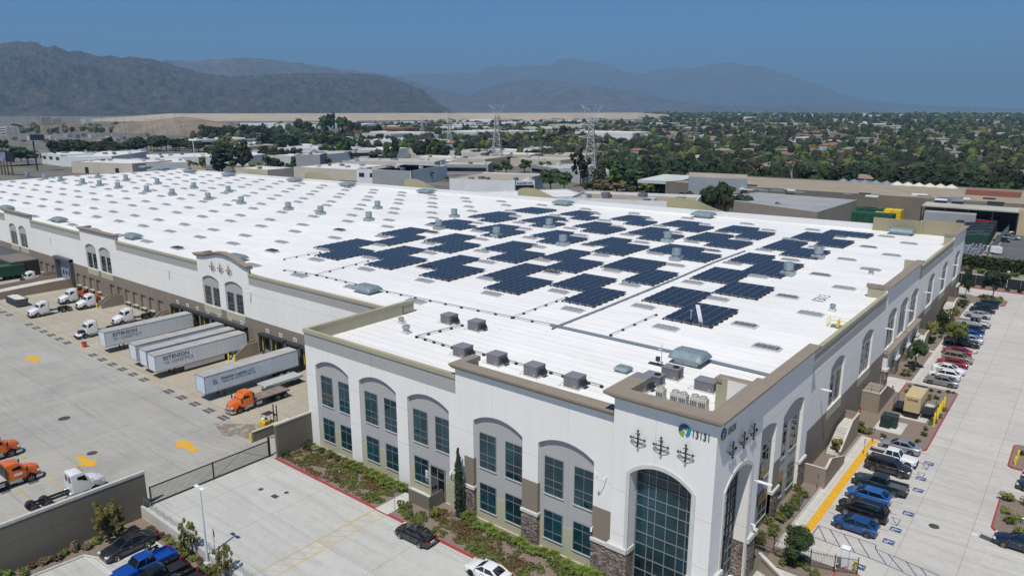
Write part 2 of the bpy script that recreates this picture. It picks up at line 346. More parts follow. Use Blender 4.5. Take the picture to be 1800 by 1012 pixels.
for i in range(3):
    for j in range(3):
        if i == 1 and j == 1: continue
        B.quad((xs[i],ys[j],-0.03), (xs[i+1],ys[j],-0.03), (xs[i+1],ys[j+1],-0.03), (xs[i],ys[j+1],-0.03))
struct('ground', B, M_far)
def sheet(name, x0, x1, y0, y1, z, m): return struct(name, MB().quad((x0,y0,z),(x1,y0,z),(x1,y1,z),(x0,y1,z)), m)
sheet('yard_pavement', -420, -76.15, -30, 67.9, 0.0, M_yard)
sheet('dock_apron', -420, -81.5, 48.7, 67.8, 0.005, M_bay)
sheet('driveway', -76.15, 60, 30.5, 46.0, 0.0, M_drive)
sheet('east_drive', -19.9, 60, 46.0, 203.0, 0.0, M_east)
sheet('yard_corner', -81.5, -74.9, 46.0, 67.8, 0.004, M_yard)
sheet('north_lane', -420, -19.9, 195.5, 203.0, 0.0, M_east)
sheet('parking_floor', -76.15, 60, -40, 30.3, -1.3, M_drive)
# dirt stains under the flatbed
def stain(name, pts, z, m): 
    return struct(name, MB().add([(x,y,z) for x,y in pts], [tuple(range(len(pts)))]), m)
def rust():
    m = mat('rusty_soil_stain', (0.2,0.14,0.09), 0.95); g = NG(m); n = g.noise(g.coord(), 0.8, 5, 0.7)
    g.out(g.ramp(n, [(0.3, (0.16,0.10,0.065)), (0.6, (0.27,0.2,0.14))])); 
    tr = g.N.new('ShaderNodeBsdfTransparent'); mx = g.N.new('ShaderNodeMixShader'); g.L.new(g.ramp(n, [(0.42, 0.0), (0.6, 0.75)]), mx.inputs[0]); g.L.new(tr.outputs[0], mx.inputs[1]); g.L.new(g.b.outputs[0], mx.inputs[2])
    o = [q for q in g.N if q.type == 'OUTPUT_MATERIAL'][0]; g.L.new(mx.outputs[0], o.inputs[0]); return m
stain('soil_stain', [(-90.5,46.8),(-86,45.6),(-81.5,47.5),(-76.5,53.5),(-76.8,57),(-82,55.5),(-85.5,50.5)], 0.012, rust())
# ------------------------------------------------------------------ planting beds, kerbs, walks (raised 0.12)
def bed(name, poly, z=0.12, m=None): return struct(name, MB().prism(poly, -0.02, z), m or M_mulch)
def rect(x0,x1,y0,y1): return [(x0,y0),(x1,y0),(x1,y1),(x0,y1)]
bed('planting_soil', rect(-74.5,-56.15,46.25,51.6), 0.15); bed('planting_soil', rect(-54.05,-31,46.25,51.6), 0.15)
bed('entry_path', rect(-56.1,-54.1,46.0,50.4), 0.13, M_walk); bed('entry_path', rect(-53.9,-51.2,50.0,51.55), 0.16, M_walk)
struct('red_kerb', MB().box(-74.6,-56.15,46.0,46.22,-0.02,0.16).box(-54.05,-24.0,46.0,46.22,-0.02,0.16).box(-56.15,-54.05,45.97,46.0,-0.02,0.14), M_redkerb)
bed('planting_soil', rect(-31,-19.9,46.3,50.0), 0.15)
# east side
bed('planting_soil', rect(-22.75,-19.95,64.9,98.2), 0.14)
bed('side_path', rect(-19.9,-18.85,66.2,98.3), 0.015, M_walk)
struct('path_kerb', MB().box(-19.97,-19.87,66.0,98.3,0.0,0.2).box(-19.9,-16.0,98.3,98.42,0,0.16), M_kerb)
B = MB()
for k in range(15): B.box(-18.8,-17.95,70.5+k*1.845,70.5+k*1.845+1.8,0.016,0.024)
struct('yellow_paving', B, M_yellow)
def island(x0,x1,y0,y1,r=1.2,name='kerbed_island',red=True,m=None,w_=0.16):
    def rr(x0,x1,y0,y1,r,n=5):
        p = []
        for cx,cy,a in ((x1-r,y0+r,-90),(x1-r,y1-r,0),(x0+r,y1-r,90),(x0+r,y0+r,180)):
            for k in range(n+1): t = math.radians(a+90*k/n); p.append((cx+r*math.cos(t), cy+r*math.sin(t)))
        return p
    struct('island_kerb', MB().prism(rr(x0,x1,y0,y1,r), -0.02, 0.14), M_redkerb if red else M_kerb)
    struct('island_soil', MB().prism(rr(x0+w_,x1-w_,y0+w_,y1-w_,max(0.1,r-w_)), 0.1, 0.17), m or M_mulch)
bed('planting_soil', rect(-22.75,-19.4,98.5,118.0), 0.15)
island(-19.5,-12.4,98.6,123.6,0.7)
bed('side_path', rect(-22.7,-19.55,118.1,124.6), 0.16, M_walk); bed('side_path', rect(-19.5,-18.0,123.7,124.6), 0.16, M_walk); 
bed('planting_soil', rect(-22.75,-19.1,124.7,142.5), 0.15); bed('planting_soil', rect(-22.75,-19.1,143.6,186.5), 0.15)
bed('side_path', rect(-22.7,-19.1,142.52,143.58), 0.145, M_walk)
bed('side_path', rect(-19.1,-18.35,124.65,186.5), 0.1, M_walk)
island(-18.3,-12.9,146.6,148.6,0.6,m=M_walk); island(-18.9,-12.8,187.3,194.0,1.2)
bed('planting_soil', rect(-22.75,-18.35,186.6,194.0), 0.15)
island(-3.8,30,82.9,91.7,1.0); island(-4.0,30,100.2,108.2,0.8)
bed('planting_soil', rect(-420,60,203.3,208.6), 0.12); struct('red_kerb', MB().box(-420,60,203.0,203.28,-0.02,0.15), M_redkerb)
island(-14.2,-11.8,63.0,66.6,0.9); bed('planting_soil', rect(-19.9,-14.3,62.9,66.2), 0.14); bed('side_path', rect(-19.7,-13.2,58.0,62.85), 0.05, M_walk)
bed('planting_soil', rect(-19.9,-19.75,51,62), 0.05, M_walk)
# small pads
bed('equipment_pad', rect(-17.4,-14.1,107.9,115.8), 0.22, M_walk); bed('equipment_pad', rect(-19.3,-15.9,101.6,105.9), 0.22, M_walk)
# lower car park: soil strip by the walls, kerb
bed2 = [(-76.1,14.0),(-74.4,14.0),(-73.8,23.5),(-71.6,24.5),(-71.4,29.1),(-56,29.1),(-56,30.25),(-76.1,30.25)]
struct('planting_soil', MB().prism(bed2, -1.32, -1.16), M_mulch)
struct('parking_kerb', MB().path([(-74.3,14.0,-1.2),(-73.7,23.4,-1.2),(-71.5,24.4,-1.2),(-71.3,29.0,-1.2),(-56,29.0,-1.2)], 0.11, 6), M_kerb)
# ------------------------------------------------------------------ painted markings
def sline(B, a, b, w_, z=0.008):
    a = Vector((a[0],a[1])); b = Vector((b[0],b[1])); d = (b-a).normalized(); n = Vector((-d.y,d.x))*w_/2
    B.quad((a.x-n.x,a.y-n.y,z),(b.x-n.x,b.y-n.y,z),(b.x+n.x,b.y+n.y,z),(a.x+n.x,a.y+n.y,z))
B = MB(); xa, xb = -56.2, -54.3
sline(B, (xa,30.6), (xa,45.9), 0.11); sline(B, (xb,30.6), (xb,45.9), 0.11)
for k in range(12): sline(B, (xa,30.9+k*1.23), (xb,32.2+k*1.23), 0.11, 0.009)
struct('crosswalk_marking', B, mat('faded_yellow_paint',(0.55,0.33,0.05),.7,col2=(0.52,0.42,0.22),scale=2.5,detail=5))
B = MB()    # accessible hatching by the first stall
for a, b in (((-17.75,70.4),(-17.75,72.85)),((-17.75,72.85),(-12.25,72.85)),((-12.25,72.85),(-12.15,72.1)),((-12.15,72.1),(-6.4,71.2)),((-17.75,70.4),(-11.2,70.0)),((-11.2,70.0),(-5.8,69.0)),
    ((-17.7,72.7),(-16.3,70.3)),((-16.6,72.8),(-14.9,70.2)),((-15.3,72.8),(-13.5,70.1)),((-13.9,72.8),(-12.2,70.1)),((-12.1,72.0),(-10.7,70.0)),((-10.9,71.8),(-9.2,69.7)),((-9.3,71.6),(-7.8,69.4)),((-8.0,71.4),(-6.6,69.2))): sline(B, a, b, 0.1)
for y in (76.2,80.2,83.0,87.6,91.4,95.0,98.1): sline(B, (-17.7,y), (-11.9,y), 0.08)
for y in (78.6,91.4,94.2): 
    for a,b in (((-12.0,y-.7),(-11.4,y-.7)),((-11.4,y-.7),(-11.4,y+.8)),((-11.4,y+.8),(-12.2,y+.8)),((-12.2,y+.8),(-11.4,y-.7))): sline(B,a,b,0.08,0.01)
struct('stall_marking', B, M_line_b)
def wheel_symbol(x, y):
    s_ = MB(); s_.box(x-0.52,x+0.52,y-0.46,y+0.46,0.006,0.012); tag(s_.build('blue_marking_square', M_line_b), kind='structure')
    q = MB(); 
    for k in range(12):
        a, b = (PI*(0.05+k/9.0), PI*(0.05+(k+1)/9.0)); 
        if k < 11: q.quad((x-.08+.3*math.cos(a),y-.1+.3*math.sin(a),.016),(x-.08+.3*math.cos(b),y-.1+.3*math.sin(b),.016),(x-.08+.22*math.cos(b),y-.1+.22*math.sin(b),.016),(x-.08+.22*math.cos(a),y-.1+.22*math.sin(a),.016))
    q.add([(x+.32,y+.02,.016),(x+.42,y+.02,.016),(x+.42,y+.14,.016),(x+.32,y+.14,.016)],[(0,1,2,3)]); sline(q,(x-.1,y+.05),(x+.3,y+.05),.08,.017); sline(q,(x-.1,y+.05),(x-.1,y-.28),.08,.018); sline(q,(x-.1,y-.25),(x-.4,y-.3),.08,.019)
    tag(q.build('wheelchair_marking', M_line_w), kind='structure')
for x, y in ((-11.4,74.2),(-11.35,77.0),(-11.0,81.2),(-11.2,87.4),(-11.5,90.6),(-11.5,95.4),(-12.6,68.0)): wheel_symbol(x, y)
B = MB()
for y in (76.1,79.3,94.3,96.9): sline(B, (-3.8,y-.09), (6,y-.09-0.2), 0.09); sline(B, (-3.8,y+.09), (6,y+.09-0.2), 0.09)
for y in (127.6,131.0,134.3,137.6,141.0,144.3,151.5,154.5,157.5,160.5,163.5,170.3,176.4,181.9): sline(B, (-18.2,y), (-13.2,y), 0.08)
B.box(-5.2,-4.7,80.9,81.4,0.004,0.008)
# striping in the lower car park
for y in (24.9,25.15): B.quad((-75,y-1.6,-1.29),(-58,y-0.9,-1.29),(-58,y-0.8,-1.29),(-75,y-1.5,-1.29))
struct('white_marking', B, M_line_w)
struct('grate_marking', MB().quad((-4.5,80.8,.008),(-3.4,80.5,.008),(-3.3,81.4,.008),(-4.4,81.7,.008)), mat('asphalt_patch',(0.07,0.075,0.08),0.9,var=.2,scale=4))
for k,tx in enumerate(('CLEAN','AIR')):
    o = text_mesh(tx, 0.9, name='pavement_lettering', m=mat('worn_white_paint',(0.58,0.57,0.53),0.8), M=Matrix.Translation((-3.0+k*0.9,76.3,0.01)) @ Matrix.Rotation(PI/2, 4, 'Z'), sx=.7); tag(o, kind='structure')
def arrow(cx, cy, ang, s_=1.0):
    pts = [(-2.0,-.42),(0.3,-.42),(0.3,-1.15),(2.1,0),(0.3,1.15),(0.3,.42),(-2.0,.42)]
    ca, sa = math.cos(ang), math.sin(ang); P = [(cx+(x*ca-y*sa)*s_, cy+(x*sa+y*ca)*s_, .009) for x, y in pts]
    o = MB().add(P, [(0,1,5,6),(2,3,4),(1,2,4,5)]).build('direction_arrow', M_yellow); tag(o, kind='structure')
arrow(-86.7, 41.0, PI, 1.15); arrow(-92.3, 31.1, 0.0, 1.05); arrow(-139.6, 41.3, PI, 1.2)
B = MB()
for x in [-163.8+3.77*k for k in range(6)]+[-133.9+3.82*k for k in range(6)]+[-106.8+3.9*k for k in range(5)]+[-174.8,-178.6,-182.4]: 
    for dy in (-.55,0.1): B.box(x-.95,x+.95,48.65+dy+.05,48.65+dy+.55,.006,.012)
struct('stall_number_patch', B, mat('black_road_paint',(0.035,0.037,0.04),.8,col2=(0.14,0.14,0.14),scale=7,detail=2))
B = MB()
for x in [-165.7+3.77*k for k in range(7)]+[-135.8+3.82*k for k in range(8)]+[-108.7+3.9*k for k in range(6)]: sline(B, (x,49.0), (x,58), 0.09)
sline(B, (-112.6,49.0), (-109,49.0), .1); sline(B, (-145,48.9), (-137,49.2), .1)
for k in range(12): sline(B, (-113.2,50+k*1.0), (-109.8,51.6+k*1.0), .09, .011)
for y in (19.5,23.3,26.6): sline(B,(-110,y),(-86,y),.12,.008)
struct('dock_line_marking', B, M_lineo)
for x,y in ((-91.0,22.3),(-91.0,25.1)): struct('stall_number_patch', MB().box(x-2.2,x-.2,y-.5,y+.5,.006,.012), MATS['black_road_paint'])
def lid(x, y, r=.42, name='manhole_cover', lab='', grp=None):
    o = MB().lathe([(r,0.0),(r,.02),(r*.9,.024),(.001,.024)], (0,0,0), 20).build(name, M_iron, loc=(x,y,0.002)); tag(o, lab, 'manhole cover', grp)
lid(-108.3,34.6,.75,lab='dark manhole cover in open yard between two yellow arrows'); lid(-94.0,32.5,.6,lab='dark manhole cover beside the yellow arrow near the tan wall'); lid(-8.4,80.2,.5,lab='round manhole cover in the east drive near blue hatchback')
lid(-69.5,40.7,.3,lab='small round cover in driveway nearest the black gate'); lid(-66.6,42.1,.27,lab='small round cover in driveway closer to the red kerb')
o = MB().box(-.45,.45,-.3,.3,0,.02).box(-.38,.38,-.22,.22,.02,.028).build('valve_cover', M_iron, loc=(-66.9,40.8,.002)); tag(o,'rectangular black utility cover in the driveway','utility cover')
# ------------------------------------------------------------------ mountains
def vnoise():
    from mathutils import noise as nz; return nz
NZ = vnoise()
def rocky(name, a, b, c, sc):
    m = mat(name, a, 0.95); g = NG(m); v = g.coord(); n = g.noise(v, sc, 8, 0.75); n2 = g.noise(g.coord((1,1,2)), sc*6, 5, 0.7)
    col = g.ramp(n, [(0.35, a), (0.55, b), (0.72, c)]); g.out(g.mix(0.5, col, g.ramp(n2, [(0.42, a), (0.62, c)]))); return m  # brush and rock tones; their strong contrast also stands in for gully shade
def ridge(name, prof, D0, D1, D2, m, amp, nx=260, ny=46, freq=1.0, seed=0.0):
    def py(x):
        for (x0,y0),(x1,y1) in zip(prof[:-1], prof[1:]):
            if x <= x1: t = max(0,(x-x0)/(x1-x0)); t = t*t*(3-2*t)*0.35+t*0.65; return y0+(y1-y0)*t
        return prof[-1][1]
    X0, X1 = prof[0][0], prof[-1][0]; V = []; F = []
    for i in range(nx+1):
        px = X0+(X1-X0)*i/nx; r = ray(px, 191.6); h = Vector((r.x, r.y)); cosf = h.length; h.normalize()
        ch = max(0.0, (191.6-py(px))/cosf)
        for j in range(ny+1):
            v = j/ny; 
            if v < 0.7: t = v/0.7; D = D0+(D1-D0)*t; s_ = t**1.15
            else: t = (v-0.7)/0.3; D = D1+(D2-D1)*t; s_ = (1-t)
            p = h*D; q = Vector((p.x, p.y, 0))/1000.0*freq+Vector((seed,0,0))
            n = NZ.ridged_multi_fractal(q, 0.9, 2.1, 7, 1.0, 2.0)/2.6 - 0.45; n2 = NZ.ridged_multi_fractal(q*2.7, 0.9, 2.1, 5, 1.0, 2.0)/2.6-.45
            z = ch*D1*s_ + (n*amp*1.0+n2*amp*0.55)*(math.sin(PI*min(1,v/0.7))**.8 if v < 0.7 else 0.0)*min(1, ch*D1/(3*amp)+0.1)
            if abs(v-0.7) < 0.06: z += (n2+n*.5)*amp*0.14*min(1, ch*D1/300)
            V.append((p.x, p.y, max(z, -3)))
    for i in range(nx):
        for j in range(ny): a = i*(ny+1)+j; F.append((a, a+ny+1, a+ny+2, a+1))
    return struct(name, MB().add(V, F), m, smooth=60)
mA = rocky('chaparral_slope', (0.012,0.02,0.016), (0.042,0.038,0.034), (0.12,0.09,0.075), 0.0022); mB = rocky('rocky_slope', (0.035,0.036,0.036), (0.07,0.062,0.057), (0.17,0.145,0.125), 0.0009)
ridge('mountain_range', [(-260,86),(-120,80),(0,79),(50,73.5),(75,73.5),(115,82),(150,88.5),(190,97.5),(225,96.5),(270,100),(300,107),(330,117),(375,126),(425,130),(500,127),(560,126),(625,127),(675,131),(715,142),(740,152),(765,171),(785,184),(800,191)], 5200, 8200, 9500, mA, 420, nx=900, ny=150, freq=2.6)
ridge('mountain_range', [(250,130),(300,106),(350,107),(390,105),(440,102),(475,105),(540,111),(600,119),(650,126),(700,134),(760,150),(860,175),(900,190)], 10500, 13500, 15000, mB, 260, nx=300, ny=60, freq=0.9, seed=5)
ridge('mountain_range', [(760,190),(800,175),(850,155),(900,142),(940,139),(975,142),(1050,150),(1125,160),(1170,171),(1240,180),(1330,184),(1400,182),(1480,186),(1560,191)], 11500, 14500, 16000, mB, 230, nx=300, ny=60, freq=0.9, seed=9)
ridge('mountain_range', [(640,150),(700,133),(750,131),(800,129),(840,130),(850,122),(875,116),(905,121),(930,116),(965,116),(980,107),(1005,104),(1030,110),(1065,115),(1100,129),(1125,130),(1150,126),(1185,120),(1215,122),(1250,114),(1280,112),(1315,118),(1335,118),(1350,125),(1390,135),(1440,150),(1475,162),(1525,175),(1600,182),(1700,186),(1800,189),(1900,190)], 21000, 26000, 28000, mB, 620, nx=520, ny=70, freq=0.7, seed=2)
# long pale dam on the plain
B = MB(); A = [PZ(x, y) for x, y in ((150,214),(300,213.5),(450,213.0),(700,211.5),(950,211.0),(1120,209.5),(1210,207.5))]
for a, b in zip(A[:-1], A[1:]):
    ua = a.normalized(); ub = b.normalized(); h1, h2 = (25,25) if b is not A[-1] else (25,8)
    h1 = 5 if a is A[0] else h1
    B.add([a, b, b+ub*90+Vector((0,0,h2)), a+ua*90+Vector((0,0,h1)), b+ub*260+Vector((0,0,h2)), a+ua*260+Vector((0,0,h1)), b+ub*400, a+ua*400], [(0,1,2,3),(3,2,4,5),(5,4,6,7)])
struct('dam_embankment', B, mat('pale_dam_rock', (0.36,0.3,0.23), 0.95, var=0.14, scale=0.01))
def mound(name, cx, cy, rx, ry, h, m, seed=0):
    V = []; F = []; n, k = 36, 9
    for j in range(k+1):
        t = j/k
        for i in range(n):
            a = 2*PI*i/n; r = (1-t*0.999)*(1+0.16*NZ.noise(Vector((math.cos(a)*1.5,math.sin(a)*1.5,seed)))); V.append((cx+rx*r*math.cos(a), cy+ry*r*math.sin(a), h*(1-(1-t)**1.6)*(1+0.15*NZ.noise(Vector((a,t*3,seed+4))))-.2))
    for j in range(k):
        for i in range(n): F.append((j*n+i, j*n+(i+1)%n, (j+1)*n+(i+1)%n, (j+1)*n+i))
    struct(name, MB().add(V, F), m, smooth=40)
mG = mat('quarry_gravel', (0.2,0.16,0.12), 0.95, var=0.3, scale=0.02)
c = PZ(320,233); mound('gravel_hill', c.x, c.y, 260, 90, 26, mG, 1); c = PZ(250,229); mound('gravel_hill', c.x, c.y, 150, 90, 16, mG, 3); c = PZ(120,228); mound('gravel_hill', c.x, c.y, 220, 80, 12, mat('dry_brush_ground',(0.16,0.12,0.085),.95,var=.3,scale=.03), 6)
# ------------------------------------------------------------------ haze: the air between here and the mountains
hz = MB().box(-45000, 45000, -3000, 45000, -6, 2100).build('haze', bpy.data.materials.new('haze_air'))
hm = hz.data.materials[0]; hm.use_nodes = True; t = hm.node_tree; t.nodes.remove(t.nodes['Principled BSDF'])
pv_ = t.nodes.new('ShaderNodeVolumePrincipled'); pv_.inputs['Density'].default_value = 7.6e-5; pv_.inputs['Color'].default_value = (0.35,0.59,0.86,1); pv_.inputs['Anisotropy'].default_value = 0.0
t.links.new(pv_.outputs[0], [q for q in t.nodes if q.type == 'OUTPUT_MATERIAL'][0].inputs['Volume']); tag(hz, kind='stuff')
# ------------------------------------------------------------------ the warehouse: one thing, its parts below it
WH = thing('warehouse', 'huge white and brown warehouse with stone corner tower and flat white roof', 'warehouse', (-60,100,0))
OFF = Vector((60,-100,0))
def wp(mb, name, m, **k):      # a part of the warehouse, written in world coordinates
    mb.v = [(x+OFF.x, y+OFF.y, z) for x, y, z in mb.v]
    k.setdefault('parent', WH); return mb.build(name, m, **k)
def sub(mb, name, m, par, **k):
    mb.v = [(x+OFF.x, y+OFF.y, z) for x, y, z in mb.v]; return mb.build(name, m, parent=par, **k)
for q in ('white_wall_paint','white_wall_paint_dock','grey_band_paint','brown_wall_paint','white_wall_paint_east','brown_wall_paint_east','grey_band_paint_east'): pass
FY, DY, EX, E2, TY, TX = 51.5, 67.7, -22.5, -22.0, 51.0, -20.5
MAPS = {'F': lambda u, z, d: (u, FY+d, z), 'D': lambda u, z, d: (u, DY+d, z), 'E': lambda u, z, d: (EX-d, u, z), 'e': lambda u, z, d: (E2-d, u, z),
        'T': lambda u, z, d: (u, TY+d, z), 't': lambda u, z, d: (TX-d, u, z), 'W': lambda u, z, d: (-74.8+d, u, z)}
def arc(u0, u1, zs, zt, n=14):
    """points of a segmental arch from right spring to left spring"""
    w_ = (u1-u0)/2; h = zt-zs; R = (w_*w_+h*h)/(2*h); c = (u0+u1)/2; a0 = math.asin(min(1, w_/R)); out = []
    for k in range(n+1): a = a0-2*a0*k/n; out.append((c+R*math.sin(a), zt-R+R*math.cos(a)))
    return out
def archpoly(u0, u1, z0, zs, zt): return [(u0,z0),(u1,z0)]+arc(u0,u1,zs,zt)
def wall(mb, mp, outer, holes=(), depth=0.35, d0=0.0, edge=True):
    """flat wall with holes; hole sides run back by depth, outer rim too"""
    F = MAPS[mp]; loops = [outer]+list(holes); flat = [p for l in loops for p in l]
    tris = tessellate_polygon([[Vector((u,z,0)) for u, z in l] for l in loops])
    fl = mp in ('E','e','t')
    def orient(t):
        a, b, c = (Vector(F(*flat[i], 0)) for i in t); n = (b-a).cross(c-a); o = Vector(F(0,0,-1))-Vector(F(0,0,0))
        return t if n.dot(o) > 0 else t[::-1]
    mb.add([F(u,z,d0) for u, z in flat], [tuple(orient(t)) for t in tris])
    for k, l in enumerate(loops):
        if k == 0 and not edge: continue
        n = len(l); mb.add([F(u,z,d0) for u, z in l]+[F(u,z,d0+depth) for u, z in l], [(i,(i+1)%n,n+(i+1)%n,n+i) for i in range(n)])
    return mb
def wbox(mb, mp, u0, u1, z0, z1, d0, d1):
    F = MAPS[mp]; a = F(u0,z0,d0); b = F(u1,z1,d1)
    return mb.box(min(a[0],b[0]),max(a[0],b[0]),min(a[1],b[1]),max(a[1],b[1]),min(a[2],b[2]),max(a[2],b[2]))
def window(mp, u0, u1, z0, z1, d, cols=2, rows=(0.2,0.4,0.8), glass=None, shade=False, label=None):
    f = MB(); t = 0.05
    for u in [u0+(u1-u0)*k/cols for k in range(cols+1)]: wbox(f, mp, u-t/2, u+t/2, z0, z1, d-.09, d-.02)
    for r in (0,)+tuple(rows)+(1,): z = z0+(z1-z0)*r; wbox(f, mp, u0, u1, z-t/2, z+t/2, d-.095, d-.022)
    wf = wp(f, 'window', M_mull)
    g = MB(); wbox(g, mp, u0, u1, z0, z1, d-.05, d+.02); sub(g, 'pane', glass or M_glass, wf)
    s_ = MB(); wbox(s_, mp, u0-.1, u1+.1, z0-.12, z0-.02, d-.13, d+.01); sub(s_, 'sill', M_trim, wf)
    if shade: s_ = MB(); wbox(s_, mp, u0+.04, u1-.04, z0+(z1-z0)*.62, z1-.04, d-.062, d-.052); sub(s_, 'blind', mat('mustard_blind',(0.42,0.24,0.02),.8), wf)
    return wf
R = (0.2,0.4,0.8); RL = (0.27,0.76)
# ---- front wall of the office block
bays = [(-72.9,-66.5),(-64.6,-58.2),(-56.4,-50.05),(-46.6,-40.2),(-38.3,-32.0)]
wp(wall(MB(), 'F', [(-74.8,0),(-29.8,0),(-29.8,16.15),(-49.0,16.15),(-49.0,13.4),(-74.8,13.4)], [archpoly(a,b,0.01,11.15,12.12) for a, b in bays], 0.38, edge=False), 'front_wall', M_white)
for a, b in bays:
    B = MB(); wall(B, 'F', archpoly(a-.05,b+.05,3.2,11.15,12.2), (), .1, .36, False); wp(B, 'recessed_panel', M_greige)
    B = MB(); wbox(B, 'F', a, b, -0.1, 3.2, .33, .5); wp(B, 'base_panel', M_sage)
    for k, (o0, o1) in enumerate(((0.62,2.75),(4.05,6.15))):
        window('F', a+o0, a+o1, 6.05, 9.9, .36, 2, R)
        if a == -56.4 and k == 1: continue
        window('F', a+o0, a+o1, 1.25, 4.25, .33, 2, RL)
d_ = MB(); 
for u in (-53.2,-52.15,-51.1): wbox(d_, 'F', u-.05, u+.05, .2, 3.95, .2, .3)
for z in (.25,2.6,3.9): wbox(d_, 'F', -53.2, -51.1, z-.05, z+.05, .195, .305)
dd = wp(d_, 'entry_door', M_mull); g_ = MB(); wbox(g_, 'F', -53.2,-51.1,.2,3.9,.24,.34); sub(g_, 'pane', M_glassd, dd)
B = MB(); wbox(B,'F',-54.1,-53.62,1.7,3.0,.26,.32); sg = wp(B, 'notice_sign', mat('sign_white',(0.7,0.7,0.68),.5)); B = MB(); wbox(B,'F',-54.05,-53.67,1.75,2.1,.25,.262); sub(B,'lettering',mat('sign_blue',(0.05,0.1,0.4),.5),sg); B = MB(); 
for k in range(3): wbox(B,'F',-54.03,-53.7,2.25+k*.2,2.32+k*.2,.25,.262)
sub(B,'lettering',mat('sign_red',(0.5,0.03,0.03),.5),sg)
# band, cap and cornices of the front
wp(wall(MB(), 'F', [(-74.8,13.4),(-49.0,13.4),(-49.0,15.05),(-74.8,15.05)], (), .3, .02), 'grey_band', M_band)
B = MB(); wbox(B,'F',-74.92,-49.0,15.05,15.5,-.1,.38); B.box(-74.92,-74.4,51.88,67.8,15.05,15.5); wp(B, 'parapet_cap', M_cap)
def cornice(mb, mp, u0, u1, z, h=.62, ov=.5, dp=.75, ret=0.0, r1=0.0):
    """brown moulded coping: cove below, lip on top"""
    F = MAPS[mp]; prof = [(-ov,z+h),(-ov,z+h*.72),(-ov*.8,z+h*.6),(-.06,z),(dp,z),(dp,z+h)]
    a, b = u0-ov*.8, u1+ov*.8
    r0 = [F(a if d < 0 else u0-ov*.8, zz, d) for d, zz in prof]; r1_ = [F(b, zz, d) for d, zz in prof]; mb.loft([r0, r1_]); return mb
def ccap(name, *parts):
    B = MB(); [f(B) for f in parts]; return wp(B, name, M_corn, fixn=True)
ccap('cornice', lambda B: cornice(B,'F',-49.0,-30.3,16.15,.62,.55,.9), lambda B: B.box(-49.4,-48.4,52.42,54.8,16.25,16.77))
wp(MB().box(-49.01,-48.5,51.505,54.6,13.42,16.14).box(-48.5,-30.2,51.9,52.2,13.6,16.15), 'parapet_back', M_sagedk)
# west wall of the block and its high parapet
wp(wall(MB(),'W',[(51.5,0),(67.69,0),(67.69,13.4),(51.5,13.4)],(),.3,edge=False), 'side_wall', M_white)
wp(MB().box(-74.83,-74.5,51.86,67.74,13.39,15.05), 'grey_band', M_band); wp(MB().box(-74.5,-74.42,51.9,67.9,13.6,15.05).box(-74.8,-74.42,67.75,69.9,13.9,15.05).box(-74.92,-74.35,67.8,70.0,15.05,15.5), 'parapet_back', M_sagedk)
# ---- stone piers, brown blocks and ledges
def pier(mp, u0, u1, brown=True, zt=3.3, d=-.12, side=0.3):
    B = MB(); wbox(B,mp,u0,u1,-.05,zt,d,.34); wp(B,'stone_base',M_stone)
    B = MB(); wbox(B,mp,u0-.08,u1+.08,zt,zt+.38,d-.1,.34); wp(B,'stone_ledge',M_trim, bevel=.04)
    if brown: B = MB(); wbox(B,mp,u0+.03,u1-.03,zt+.38,6.85,-.03,.345); wp(B,'brown_panel',M_brown)
pier('F',-47.9,-46.55); pier('F',-40.25,-38.25); pier('F',-32.05,-29.85)
B = MB(); wbox(B,'F',-50.1,-47.95,-.05,4.0,-.015,.3); wp(B,'base_panel',M_sage)
# ---- corner tower
TH = archpoly(-28.0,-22.3,0.0,11.6,12.75)
wp(wall(MB(),'T',[(-29.8,0),(-20.5,0),(-20.5,18.05),(-29.8,18.05)],[TH],1.25,edge=False), 'tower_wall', M_white)
wp(wall(MB(),'t',[(51.0,0),(61.2,0),(61.2,18.05),(51.0,18.05)],[archpoly(53.5,59.2,0.0,11.4,12.45)],1.25,edge=False), 'tower_wall', M_white)
wp(MB().box(-29.8,-29.5,51.3,54.4,13.6,18.05).quad((-29.805,51.0,0),(-29.805,51.0,18.05),(-29.805,54.4,18.05),(-29.805,54.4,0)).box(-24.0,-20.51,61.15,61.2,0,18.0), 'tower_side', M_white)
def trim(mp, u0, u1, zs, zt, w_=.36):
    B = MB(); o = arc(u0-w_,u1+w_,zs,zt+w_,18); i = arc(u0,u1,zs,zt,18); F = MAPS[mp]
    ol = [(u1+w_,0.0)]+o+[(u0-w_,0.0)]; il = [(u1,0.0)]+i+[(u0,0.0)]; n = len(ol)
    vs = [F(*p,-.1) for p in ol]+[F(*p,-.1) for p in il]+[F(*p,.02) for p in ol]+[F(*p,.02) for p in il]
    B.add(vs, [(k,k+1,n+k+1,n+k) for k in range(n-1)]+[(2*n+k,2*n+k+1,k+1,k) for k in range(n-1)]+[(n+k,n+k+1,3*n+k+1,3*n+k) for k in range(n-1)])
    return wp(B,'arch_trim',M_trim, fixn=True)
trim('T',-28.0,-22.3,11.6,12.75); trim('t',53.5,59.2,11.4,12.45)
def bigglass(mp, u0, u1, zs, zt, d, us, zz, g):
    B = MB(); wall(B, mp, archpoly(u0,u1,0.0,zs,zt), (), .05, d, False); 
    fr = MB()
    for u in us: wbox(fr,mp,u-.04,u+.04,0.0,zs+(zt-zs)*(1-abs((u-(u0+u1)/2)/((u1-u0)/2))**2)-.03,d-.08,d-.01)
    for z in zz: wbox(fr,mp,u0,u1,z-.035,z+.035,d-.085,d-.012)
    f = wp(fr,'window',M_mull); sub(B,'pane',g,f); return f
